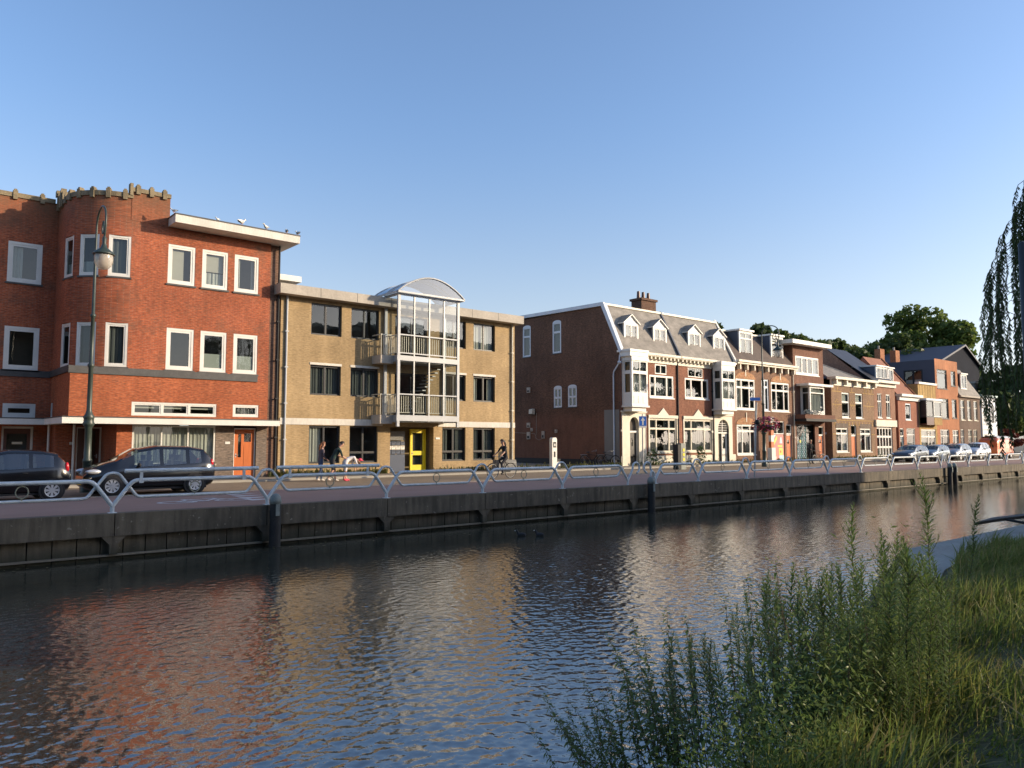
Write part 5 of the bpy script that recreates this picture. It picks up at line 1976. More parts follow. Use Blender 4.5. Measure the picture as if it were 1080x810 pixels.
M_CAPG = plain('mossy_grey_cap', (0.25, 0.28, 0.26), .8, .3, 5, fine=.3)


def pile(x, label, hook=False, group=None, lean=0.0):
    t = thing('mooring_pile', label, 'mooring pile', (x, 20.02, -1.6), 0, group)
    m = MB()
    m.tube([(0, 0, -.4), (lean, 0, 1.72)], [.16, .145], M_PILE, 12)
    m.build('post', t)
    m = MB()
    m.lathe([(.01, .22), (.08, .20), (.135, .13), (.155, .04), (.155, -.06), (.0, -.06)], lean, 0, M_CAPG, 12, 1.72)
    m.build('cap', t)
    m = MB()
    m.box(lean - .05, lean + .05, -.17, -.14, 1.35, 1.66, M_CAPG)
    m.build('rub_strip', t)
    if hook:
        m = MB()
        m.tube([(0, .02, 1.95), (.02, .02, 2.1), (.1, .02, 2.16), (.2, .02, 2.08), (.24, .02, 1.98)], .04, M_RAIL, 8)
        m.build('hook', t)
    return t


pile(8.63, 'dark mooring pile with pale cap below the raised handrails')
pile(24.25, 'dark mooring pile with pale hooked top near the blue arrow sign', hook=True)
pile(54.3, 'left one of the twin dark piles on the sunlit quay wall', lean=.1)
pile(55.3, 'right one of the twin dark piles on the sunlit quay wall', lean=-.15)


# ------------------------------------------------------------------ lamps, posts and signs
def street_lamp(x, y, label, hgt=9.75, flowers=False):
    t = thing('street_lamp', label, 'street lamp', (x, y, .01), -R(90))
    m = MB()
    m.lathe([(.20, 0), (.20, .25), (.145, .35), (.135, 1.0), (.15, 1.02), (.15, 1.1), (.12, 1.15), (.11, 2.2), (.16, 2.26), (.19, 2.33), (.16, 2.4), (.16, 2.5), (.19, 2.56), (.12, 2.66),
             (.085, 2.8), (.075, 4.25), (.11, 4.3), (.11, 4.36), (.07, 4.42), (.06, 6.0), (.09, 6.03), (.09, 6.1), (.055, 6.14), (.045, 8.3)], 0, 0, M_GREEN, 14)
    m.build('post', t)
    m = MB()
    pts = [(0, 0, 8.3), (.01, 0, 8.8)]
    for j in range(13):
        a = math.pi * (1 - j / 12)
        pts.append((.68 + .66 * math.cos(a), 0, 9.2 + .55 * math.sin(a)))
    pts += [(1.33, 0, 8.95), (1.27, 0, 8.75), (1.22, 0, 8.62)]
    m.tube(pts, .035, M_GREEN, 8)
    pts = [(1.22, 0, 8.62)]
    for j in range(14):
        a = math.pi * .5 + 1.5 * math.pi * j / 13
        k = .20 - .008 * j
        pts.append((1.02 + k * math.cos(a) * 1.0, 0, 8.92 + k * 1.3 * math.sin(a)))
    m.tube(pts, .026, M_GREEN, 6)
    m.build('swan_neck', t)
    m = MB()
    m.lathe([(.03, .75), (.045, .66), (.07, .62), (.06, .45), (.10, .30), (.30, .14), (.345, .08), (.33, .05), (.28, .06)], 1.22, 0, M_GREEN, 18, 7.92)
    h = m.build('lamp_hood', t)
    m = MB()
    m.lathe([(.28, .06), (.29, -.05), (.285, -.18), (.24, -.32), (.15, -.42), (.01, -.46)], 1.22, 0, M_GLOBE, 18, 7.92)
    m.build('lamp_globe', t)
    m = MB()
    m.lathe([(.01, -.12), (.05, -.1), (.06, 0), (.04, .06)], 1.22, 0, M_WHITE, 10, 7.92)
    m.build('bulb', h)
    return t


def globe_mat():
    m, nt, b = _new('milky_lamp_globe')
    b.inputs['Base Color'].default_value = (0.55, 0.50, 0.42, 1)
    b.inputs['Roughness'].default_value = .12
    b.inputs['Alpha'].default_value = .62
    return m


M_GLOBE = globe_mat()
street_lamp(5.98, 29.5, 'tall dark green swan neck lamp in front of the round brick tower')
lamp2 = street_lamp(47.9, 29.5, 'tall dark swan neck lamp rising through the red flower basket')
fb = thing('flower_basket', 'round basket of red and pink flowers ringing the far lamp post', 'flower basket', (48.15, 29.5, 2.9))
m = MB()
m.lathe([(.1, -.45), (.45, -.35), (.62, -.1), (.62, 0), (.1, 0)], 0, 0, M_GREEN, 14)
m.build('basket', fb)
M_FLR = plain('red_petals', (0.36, 0.01, 0.02), .6, .3, 6)
M_FLP = plain('pink_petals', (0.36, 0.025, 0.12), .6, .3, 6)
M_LEAFD = leafy('basket_leaves', (0.04, 0.08, 0.02), (0.06, 0.11, 0.03), 3)
m = MB()
for j in range(700):
    a, e, r_ = random.uniform(0, 6.283), random.uniform(-.9, 1.3), random.uniform(.6, 1.0)
    c = Vector((1.05 * r_ * math.cos(e) * math.cos(a), 1.0 * r_ * math.cos(e) * math.sin(a), .62 * r_ * math.sin(e)))
    s = random.uniform(.04, .085)
    u = Vector((random.gauss(0, 1), random.gauss(0, 1), random.gauss(0, 1))).normalized()
    w = u.orthogonal().normalized()
    m.face([c + u * s, c + w * s, c - u * s, c - w * s], M_FLR if (j % 3 == 0 or c.x > .45) and j % 5 else (M_LEAFD if j % 5 == 0 else M_FLP))
m.build('flowers', fb)

sp = thing('one_way_sign', 'square blue sign with white upward arrow on a grey post', 'traffic sign', (36.8, 31.0, .01))
m = MB()
m.tube([(0, 0, 0), (0, 0, 3.42)], .04, M_GALV, 8)
m.build('post', sp)
M_SIGNB = plain('sign_blue', (0.02, 0.13, 0.50), .4, .03, 2)
m = MB()
m.box(-.29, .29, -.075, -.055, 2.50, 3.34, M_WHITE)
m.box(-.27, .27, -.083, -.0755, 2.64, 3.32, M_SIGNB)
flat(m, [(-.055, 2.70), (.055, 2.70), (.055, 3.02), (.17, 3.02), (0, 3.27), (-.17, 3.02), (-.055, 3.02)], -.0865, M_WHITE)
pl = m.build('sign_plate', sp, (0, 0, .45), -R(28)).scale = (.85, .85, .85)

ns = thing('street_name_pole', 'leaning grey pole with blue street name plate at the quay railing', 'sign pole', (33.1, 20.95, .0))
m = MB()
m.tube([(0, 0, 0), (.33, 0, 3.65)], .04, M_GALV, 8)
m.build('post', ns)
m = MB()
m.box(-.26, .26, -.03, 0, 3.72, 3.88, M_SIGNB)
m.box(-.245, .245, -.034, -.0305, 3.735, 3.742, M_WHITE)
m.box(-.245, .245, -.034, -.0305, 3.858, 3.865, M_WHITE)
m.build('name_plate', ns, (.2, 0, 0), -R(35))
m = MB()
m.lathe([(.02, 0), (.12, .03), (.12, .22), (.02, .25)], .25, -.08, M_BLACK, 10, 2.55)
m.tube([(.25, -.05, 2.5), (.1, -.05, 3.0), (.15, -.05, 3.5)], .018, M_GALV, 6)
m.build('lantern_clamp', ns)

cp = thing('charging_post', 'white electric charging post with dark screen before the blank brown gable', 'charging post', (31.13, 33.0, .09))
m = MB()
m.prism([(-.19, 0), (.19, 0), (.19, 1.76), (.16, 1.85), (.11, 1.88), (-.11, 1.88), (-.16, 1.85), (-.19, 1.76)], 'y', -.12, .12, M_WHITE)
m.build('body', cp)
m = MB()
m.box(-.11, .11, -.132, -.122, 1.30, 1.62, M_BLACK)
m.box(-.06, .06, -.136, -.1325, 1.38, 1.52, M_GALV)
m.build('screen', cp)
m = MB()
m.box(-.06, .06, -.132, -.122, .74, 1.06, M_BLACK)
m.build('socket', cp)
m = MB()
m.box(-.72, -.4, -.1, .1, 0, .62, M_BLACK)
m.box(-.70, -.42, -.105, -.1001, .2, .45, M_GALV)
tag(m.build('utility_box', None, (32.4, 33.4, .09)), 'small low dark box at the foot of the charging post', 'utility box')

M_TOTEM = plain('grey_green_totem', (0.17, 0.19, 0.165), .5, .1, 3)
pb = thing('information_totem', 'grey green totem with yellow discs and black side by the rust brick house', 'totem', (39.15, 30.0, .01))
m = MB()
m.box(-.13, .36, -.2, .2, 0, 1.62, M_TOTEM)
m.box(-.42, -.14, -.19, .2, 0, 1.55, M_BLACK)
m.build('body', pb)
m = MB()
for z in (.62, .92, 1.2):
    m.tube([(.12, -.202, z), (.12, -.22, z)], .11, M_YELLOW, 14)
m.build('yellow_disc', pb)

# mooring-side planters and street bits seen in front of the houses
for (x, lab) in ((41.9, 'green bush at the foot of the cream plinth beside the arched door'), (44.4, 'pale sprawling shrub against the cream plinth under the wide window'), (47.2, 'small thin shrub under the second pedimented window')):
    t = thing('house_shrub', lab, 'shrub', (x, 34.3, .09))
    m = MB()
    for j in range(3):
        m.tube([(0, 0, 0), (random.uniform(-.2, .2), random.uniform(-.1, .1), .6)], [.02, .008], M_BROWND, 5)
    m.build('stem', t)
    m = MB()
    hh, ww = (1.15, .75) if x < 43 else (1.35, .5)
    for j in range(260):
        a, e, r_ = random.uniform(0, 6.28), random.uniform(-1.2, 1.5), random.uniform(.4, 1)
        c = Vector((ww * r_ * math.cos(e) * math.cos(a), .4 * r_ * math.cos(e) * math.sin(a), hh * .5 + hh * .5 * r_ * math.sin(e)))
        s = random.uniform(.05, .1)
        u = Vector((random.gauss(0, 1), random.gauss(0, 1), random.gauss(0, 1))).normalized()
        w = u.orthogonal().normalized()
        m.face([c + u * s, c + w * s * .6, c - u * s, c - w * s * .6], M_LEAFD)
    m.build('foliage', t)
t = thing('garden_planter', 'low grey planter box with weeds beside the cycling woman', 'planter', (28.0, 33.7, .09))
m = MB()
m.prism([(-.7, 0), (.7, 0), (.6, .62), (-.6, .62)], 'y', -.3, .3, M_GREYWALL)
m.build('box', t)
hp = thing('shop_pillar', 'white and orange striped pillar standing beside the painted panel', 'pillar', (56.6, 34.2, .09))
m = MB()
m.box(-.28, .28, -.2, .2, 0, 1.15, M_WHITE)
m.build('base_box', hp)
m = MB()
for k, mt_ in enumerate((M_ORANGED, M_WHITE, M_ORANGED, M_ORANGED, M_WHITE)):
    m.box(-.2 + .003 * k, .2 - .003 * k, -.12, .12, 1.15 + k * .5, 1.65 + k * .5, mt_)
m.build('striped_shaft', hp)

# weeds along the foot of the facades
wv = []
for j in range(2600):
    x = random.choice([random.uniform(14.6, 21), random.uniform(24, 39), random.uniform(40, 66), random.uniform(68, 82)])
    y = 34.85 - abs(random.gauss(0, .12))
    hh = random.uniform(.05, .28) * (1.5 if random.random() < .12 else 1)
    a = random.uniform(0, 6.28)
    dx, dy = .03 * math.cos(a), .03 * math.sin(a)
    lx, ly = random.gauss(0, .08), random.gauss(0, .05)
    wv.append([(x - dx, y - dy, .09), (x + dx, y + dy, .09), (x + dx * .6 + lx, y + dy + ly, .09 + hh), (x - dx * .6 + lx, y - dy + ly, .09 + hh)])
M_WEED = leafy('wall_weeds', (0.08, 0.10, 0.025), (0.14, 0.13, 0.04), 1.5)
tag(link('wall_foot_weeds', numpy_mesh('wall_foot_weeds', np.array(wv), 4, [M_WEED])), kind='stuff')


# ------------------------------------------------------------------ gulls and water birds
def gull(x, y, z, rot, label, s=1.0):
    t = thing('gull', label, 'gull', (x, y, z), rot, 'gulls resting on the white roof slab')
    m = MB()
    rows = []
    for (px, pz, r_) in ((-.24, .20, .01), (-.16, .17, .04), (-.05, .16, .085), (.06, .17, .09), (.13, .22, .06), (.17, .27, .045), (.20, .31, .048), (.235, .31, .04), (.27, .30, .005)):
        rows.append([(px * s, r_ * math.cos(2 * math.pi * j / 8) * s, (pz + r_ * math.sin(2 * math.pi * j / 8) * 1.0) * s) for j in range(8)])
    m.grid(rows, M_WHITE, close_v=True)
    for q in (-.03, .03):
        m.tube([(0, q, .0), (0, q, .1 * s)], .008, M_ORANGED, 5)
    m.tube([(.265 * s, 0, .30 * s), (.31 * s, 0, .285 * s)], [.012, .003], M_YELLOW, 5)
    b = m.build('body', t)
    for q in (-1, 1):
        w = MB()
        w.face([(.08 * s, q * .088 * s, .2 * s), (-.05 * s, q * .095 * s, .23 * s), (-.30 * s, q * .03 * s, .2 * s), (-.12 * s, q * .085 * s, .13 * s), (.04 * s, q * .094 * s, .14 * s)], M_GALV)
        w.build('wing', t)
    return t


for x, rot, lab, s in ((9.86, 2.6, 'gull at the left end of the white roof slab beside the raised parapet', .8), (11.72, 3.4, 'small low gull on the roof slab above the first window', .6),
                       (12.8, .5, 'large gull standing mid slab with head to the right', 1.25), (13.95, 3.6, 'gull facing left on the slab above the third window', 1.0),
                       (14.95, 1.4, 'second gull from the right end of the roof slab', .95), (15.5, 1.7, 'gull at the right tip of the roof slab', .95)):
    gull(x, 34.12, 11.53, rot, lab, s * .8)

for x, y, rot, lab in ((15.2, 17.5, 2.4, 'dark water bird swimming left, below the cycling woman'), (15.62, 17.15, 2.0, 'small dark water bird swimming right behind its companion')):
    t = thing('coot', lab, 'water bird', (x, y, -1.09), rot, 'water birds on the canal')
    m = MB()
    m.ball((0, 0, .05), (.14, .07, .065), M_BLACK, 10, 6)
    m.tube([(.10, 0, .08), (.13, 0, .16), (.155, 0, .17)], [.04, .028, .03], M_BLACK, 7)
    m.tube([(.18, 0, .17), (.215, 0, .165)], [.015, .004], M_WHITE, 5)
    m.build('body', t)

fl = []
for j in range(240):
    x = random.choice([random.uniform(2, 60), random.uniform(8, 30)])
    y = random.choice([20.1 - abs(random.gauss(0, .5)), random.uniform(5, 19), 19.9 - abs(random.gauss(0, .25))])
    a, s_ = random.uniform(0, 6.28), random.uniform(.025, .07)
    c_, d_ = math.cos(a) * s_, math.sin(a) * s_
    fl.append([(x - c_, y - d_, -1.062), (x + d_ * .5, y - c_ * .5, -1.06), (x + c_, y + d_, -1.062), (x - d_ * .5, y + c_ * .5, -1.06)])
M_FLOAT = plain('floating_leaf', (0.16, 0.13, 0.05), .7, .3, 5)
tag(link('floating_leaves', numpy_mesh('floating_leaves', np.array(fl), 4, [M_FLOAT])), kind='stuff')

# ------------------------------------------------------------------ cars
def lerpk(keys, t):
    for (a, va), (b, vb) in zip(keys, keys[1:]):
        if t <= b:
            f = (t - a) / (b - a) if b > a else 0
            f = f * f * (3 - 2 * f) if False else f
            return va + (vb - va) * f
    return keys[-1][1]


def car_paint(name, col, rough=.25):
    m, nt, b = _new(name)
    b.inputs['Base Color'].default_value = (*col, 1)
    b.inputs['Roughness'].default_value = rough
    b.inputs['Coat Weight'].default_value = .7
    b.inputs['Coat Roughness'].default_value = .06
    b.inputs['Metallic'].default_value = .25
    return m


M_TAIL = plain('tail_light_red', (0.55, 0.012, 0.02), .2, .05, 3)
M_LAMP = plain('head_light_clear', (0.62, 0.64, 0.66), .12, .05, 3, metal=.4)
M_ALLOY = plain('wheel_silver', (0.55, 0.56, 0.57), .35, .05, 3, metal=.3)
M_PLATEY = plain('number_plate_yellow', (0.72, 0.48, 0.03), .5, .05, 3)
M_SEAT = plain('seat_fabric', (0.05, 0.05, 0.055), .9, .1, 3)


def car(label, loc, rot, L, W, roof, belt, paint, glassx, wheels, wr=.30, group=None, name='parked_car', spokes=8, width_keys=None, tail_z=(.7, 1.0)):
    """Front is +x. roof/belt: (x, z) keys from rear to front; glassx: dict of glazed stretches."""
    t = thing(name, label, 'car', loc, rot, group)
    zb = .20
    xs = sorted(set([0, .04, .12, .25] + list(np.linspace(.4, L - .4, 16)) + [L - .25, L - .12, L - .04, L] + [v for g in glassx.values() for v in g] + [g[0] - .05 for k, g in glassx.items() if k.startswith('side')] + [g[1] + .05 for k, g in glassx.items() if k.startswith('side')]))
    hw = W / 2
    wk = width_keys or [(0, .80), (.05, .88), (.25, .96), (.6, 1.0), (L - .9, 1.0), (L - .35, .93), (L - .08, .80), (L, .66)]
    bk = [(0, .42), (.06, .3), (.3, zb), (L - .35, zb), (L - .06, .26), (L, .38)]
    rings = []
    for x in xs:
        w = hw * lerpk(wk, x)
        zr = lerpk(roof, x)
        zl = min(lerpk(belt, x), zr - .02)
        z0 = lerpk(bk, x)
        hgt = max(zr - zl, .02)
        tum = min(1.0, hgt / .5)
        wr_ = w * (.97 - .20 * tum)
        zm = z0 + (zl - z0) * .5
        ring = [(0, z0), (w * .82, z0), (w * .965, z0 + .1), (w, zm), (w * .99, zl - .06), (w * .955, zl), (wr_, zr - .10 * tum - .005), (wr_ * .90, zr - .03 * tum), (wr_ * .55, zr + .012 * tum), (0, zr + .02 * tum)]
        rings.append([(x, y, z) for y, z in ring])
    body, glassd = MB(), {}

    def seg(i, j, sgn):
        q = [rings[i][j], rings[i + 1][j], rings[i + 1][j + 1], rings[i][j + 1]]
        q = [(p[0], p[1] * sgn, p[2]) for p in q]
        return q if sgn < 0 else q[::-1]

    n = len(rings[0])
    # smooth body: shared verts per side
    for sgn in (-1, 1):
        for i in range(len(xs) - 1):
            xm = (xs[i] + xs[i + 1]) / 2
            for j in range(n - 1):
                key = None
                for k, (a, b) in glassx.items():
                    if a < xm < b:
                        if k.startswith('side') and j == 5:
                            key = k
                        elif k in ('windscreen', 'rear_window') and j in (6, 7, 8):
                            key = k
                if key:
                    glassd.setdefault((key, sgn if key.startswith('side') else 0), []).append(seg(i, j, sgn))
                else:
                    body.face(seg(i, j, sgn), paint, smooth=True)
    for end in (0, -1):
        R_ = rings[end]
        body.face([(p[0], p[1], p[2]) for p in R_] + [(p[0], -p[1], p[2]) for p in R_[::-1][1:-1]], paint)
    # underbody, sills, arches
    for wx_ in wheels:
        for s in (-1, 1):
            y0, y1 = s * (hw - .26), s * (hw + .006)
            body.tube([(wx_, y0, wr), (wx_, y1, wr)], wr + .055, M_BLACK, 22)
    body.box(.3, L - .3, -hw + .1, hw - .1, .16, .22, M_BLACK)
    o = body.build('body', t)
    # merge the separate quads so shading is smooth
    bm = bmesh.new()
    bm.from_mesh(o.data)
    bmesh.ops.remove_doubles(bm, verts=bm.verts, dist=.0006)
    bmesh.ops.recalc_face_normals(bm, faces=bm.faces)
    bm.to_mesh(o.data)
    bm.free()
    names = {'windscreen': 'windscreen', 'rear_window': 'rear_window'}
    for (k, s), qs in glassd.items():
        g = MB()
        for q in qs:
            g.face(q, M_CARGLASS, smooth=True)
        g.build(names.get(k, 'side_window'), t)
    # seats and dashboard inside
    g = MB()
    gx0, gx1 = min(v[0] for v in glassx.values()), max(v[1] for v in glassx.values())
    for fx in (.42, .72):
        x = gx0 + (gx1 - gx0) * fx - .3
        for s in (-1, 1):
            g.box(x, x + .14, s * .36 - .22, s * .36 + .22, .5, 1.08, M_SEAT)
            g.box(x + .02, x + .12, s * .36 - .12, s * .36 + .12, 1.1, 1.28, M_SEAT)
    g.box(gx0 + .2, gx1 - .4, -hw + .2, hw - .2, .3, .5, M_SEAT)
    g.build('seat', t)
    for wx_ in wheels:
        for s in (-1, 1):
            m = MB()
            yo = s * (hw + .034)
            yi = s * (hw - .19)
            prof = [(wr * .68, 0), (wr * .9, 0.004), (wr, .03), (wr, .15), (wr * .9, .18)]
            rows = [[(wx_ + r_ * math.cos(2 * math.pi * j / 22), yo - s * d, wr + r_ * math.sin(2 * math.pi * j / 22)) for j in range(22)] for r_, d in prof]
            m.grid(rows, M_RUBBER, close_v=True)
            wo = m.build('wheel', t)
            m = MB()
            R1 = wr * .68
            rows = [[(wx_ + r_ * math.cos(2 * math.pi * j / 22), yo - s * d, wr + r_ * math.sin(2 * math.pi * j / 22)) for j in range(22)] for r_, d in ((R1, -.002), (R1 * .9, .0), (R1 * .88, .018), (.001, .02))]
            m.grid(rows[:3], M_ALLOY, close_v=True)
            m.grid(rows[2:], M_BLACK, close_v=True)
            for k in range(spokes):
                a = 2 * math.pi * k / spokes
                ca, sa = math.cos(a), math.sin(a)
                for (r0, r1, w0, w1) in ((.03, R1 * .92, .022, .040),):
                    P = [(r0, -w0), (r1, -w1), (r1, w1), (r0, w0)]
                    m.face([(wx_ + u * ca - v * sa, yo - s * .004, wr + u * sa + v * ca) for u, v in P], M_ALLOY)
            m.tube([(wx_, yo - s * .02, wr), (wx_, yo + s * .004, wr)], .05, M_ALLOY, 10)
            m.build('rim', wo)
    for s in (-1, 1):
        m = MB()
        yo = s * hw
        x0 = L - .52
        wz = lerpk(roof, L - .3)
        m.ball((L - .26, s * hw * .80, wz - .12), (.25, .13, .085), M_LAMP, 12, 7)
        m.build('headlight', t)
        m = MB()
        m.ball((.13, s * hw * .84, (tail_z[0] + tail_z[1]) / 2), (.065, .055, (tail_z[1] - tail_z[0]) / 2.4), M_TAIL, 10, 7)
        m.build('tail_light', t)
        m = MB()
        mx = max(v[1] for k, v in glassx.items() if k.startswith('side')) - .1
        zl = lerpk(belt, mx)
        m.ball((mx, s * (hw + .10), zl + .06), (.06, .11, .075), M_BLACK, 10, 6)
        m.build('mirror', t)
        for k, v in glassx.items():
            if k.startswith('side') and k != 'side_quarter':
                m = MB()
                m.ball((v[0] + .10, s * (hw * .995 + .005), lerpk(belt, v[0]) - .14), (.09, .02, .022), M_BLACK, 8, 5)
                m.build('door_handle', t)
    m = MB()
    m.box(L - .025, L + .012, -.26, .26, .34, .45, M_PLATEY)
    m.build('front_plate', t)
    m = MB()
    m.box(-.012, .02, -.26, .26, .55, .66, M_PLATEY)
    m.build('rear_plate', t)
    return t


P_BLK = car_paint('black_car_paint', (0.008, 0.009, 0.012), .2)
P_DBL = car_paint('dark_blue_car_paint', (0.045, 0.06, 0.075), .3)
P_SBL = car_paint('silver_blue_car_paint', (0.12, 0.16, 0.19), .3)
P_SIL = car_paint('silver_car_paint', (0.24, 0.265, 0.28), .3)
P_WHT = car_paint('white_car_paint', (0.62, 0.62, 0.60), .3)
P_ORG = car_paint('orange_van_paint', (0.62, 0.13, 0.03), .35)

# compact tall hatchback
car('black tall compact car parked facing left beneath the big front window', (9.5, 27.9, 0.004), math.pi, 4.05, 1.74,
    [(0, .98), (.10, 1.12), (.35, 1.46), (.8, 1.55), (1.9, 1.575), (2.5, 1.47), (3.15, 1.10), (3.45, 1.02), (3.85, .84), (4.05, .62)],
    [(0, .95), (.3, 1.02), (1.5, .95), (3.0, .88), (4.05, .6)], P_BLK,
    {'rear_window': (.10, .38), 'side_quarter': (.50, .88), 'side_rear': (1.0, 1.72), 'side_front': (1.84, 2.62), 'windscreen': (2.5, 3.15)}, (.72, 3.28), .31, spokes=9, tail_z=(.82, 1.16))
# small three door hatchback, front out of the photo
car('small black three door hatchback seen from behind at the left edge', (4.95, 27.1, 0.004), math.pi, 3.45, 1.63,
    [(0, .85), (.08, 1.02), (.36, 1.36), (.8, 1.45), (1.6, 1.47), (2.1, 1.38), (2.75, 1.02), (3.1, .92), (3.35, .75), (3.45, .56)],
    [(0, .82), (.3, .98), (1.2, .94), (2.6, .88), (3.45, .55)], P_BLK,
    {'rear_window': (.08, .37), 'side_quarter': (.48, 1.02), 'side_front': (1.12, 2.05), 'windscreen': (2.1, 2.75)}, (.52, 2.86), .29, spokes=8, tail_z=(.72, 1.14))
HATCH_ROOF = [(0, .92), (.10, 1.05), (.40, 1.38), (.9, 1.46), (1.9, 1.46), (2.4, 1.36), (3.0, 1.02), (3.4, .93), (3.9, .76), (4.1, .56)]
HATCH_BELT = [(0, .9), (.4, .97), (1.5, .93), (2.9, .88), (4.1, .55)]
HG_ = {'rear_window': (.10, .42), 'side_quarter': (.5, .85), 'side_rear': (.95, 1.62), 'side_front': (1.72, 2.45), 'windscreen': (2.4, 3.0)}
GRP = 'cars parked along the quay on the right'
car('dark blue parked car, leftmost of the right hand row', (71.9, 28.85, .004), math.pi, 4.1, 1.74, HATCH_ROOF, HATCH_BELT, P_DBL, HG_, (.75, 3.25), .31, GRP)
car('silver blue parked car, second of the right hand row', (76.6, 28.85, .004), math.pi, 4.1, 1.74, HATCH_ROOF, HATCH_BELT, P_SBL, HG_, (.75, 3.25), .31, GRP)
car('silver parked car, third of the right hand row', (81.9, 28.85, .004), math.pi, 4.1, 1.74, [(x, z * 1.06) for x, z in HATCH_ROOF], HATCH_BELT, P_SIL, HG_, (.75, 3.25), .31, GRP)
car('white parked car next to the orange van', (87.0, 28.85, .004), math.pi, 4.1, 1.74, [(x, z * 1.13) for x, z in HATCH_ROOF], [(x, z * 1.05) for x, z in HATCH_BELT], P_WHT, HG_, (.75, 3.25), .31, GRP)

# orange van with pale rounded roof
vn = thing('orange_van', 'orange delivery van with pale rounded roof and white side panel', 'van', (88.6, 28.9, .004))
m = MB()
L, hw = 4.7, .92
prof = [(-hw, .35), (-hw, 1.75), (-hw * .94, 2.05), (-hw * .7, 2.2), (hw * .7, 2.2), (hw * .94, 2.05), (hw, 1.75), (hw, .35)]
rows = [[(x, y * s, z if z < 1 else .35 + (z - .35) * k) for y, z in prof] for x, s, k in ((0, .94, .8), (.12, .98, .9), (.5, 1, .98), (.9, 1, 1), (4.4, 1, 1), (4.65, .98, .97), (4.7, .94, .93))]
m.grid(rows, P_ORG, smooth=True)
m.face(rows[0], P_ORG)
m.face(rows[-1][::-1], P_ORG)
m.box(.1, 4.6, -hw + .05, hw - .05, .25, .36, M_BLACK)
m.build('body', vn)
m = MB()
rows = [[(x, y * s, z) for y, z in ((-.89, 2.06), (-.7, 2.23), (-.3, 2.33), (.3, 2.33), (.7, 2.23), (.89, 2.06))] for x, s in ((.5, .9), (.8, 1.0), (4.4, 1.0), (4.66, .92))]
m.grid(rows, M_WHITE)
m.build('roof', vn)
m = MB()
m.face([(.035, -.75, 1.2), (.035, .75, 1.2), (.11, .7, 1.78), (.11, -.7, 1.78)][::-1], M_BLACK)
m.build('windscreen', vn)
m = MB()
m.box(2.2, 3.4, -hw - .012, -hw - .002, 1.05, 1.65, M_CREAM)
m.build('side_panel', vn)
m = MB()
m.box(.55, 1.35, -hw - .01, -hw - .001, 1.2, 1.68, M_BLACK)
m.build('side_window', vn)
for x in (.85, 3.75):
    for s in (-1, 1):
        m = MB()
        m.tube([(x, s * (hw - .2), .33), (x, s * (hw + .01), .33)], .33, M_RUBBER, 20)
        w_ = m.build('wheel', vn)
        m = MB()
        m.tube([(x, s * (hw), .33), (x, s * (hw + .018), .33)], .2, M_ALLOY, 16)
        m.build('rim', w_)


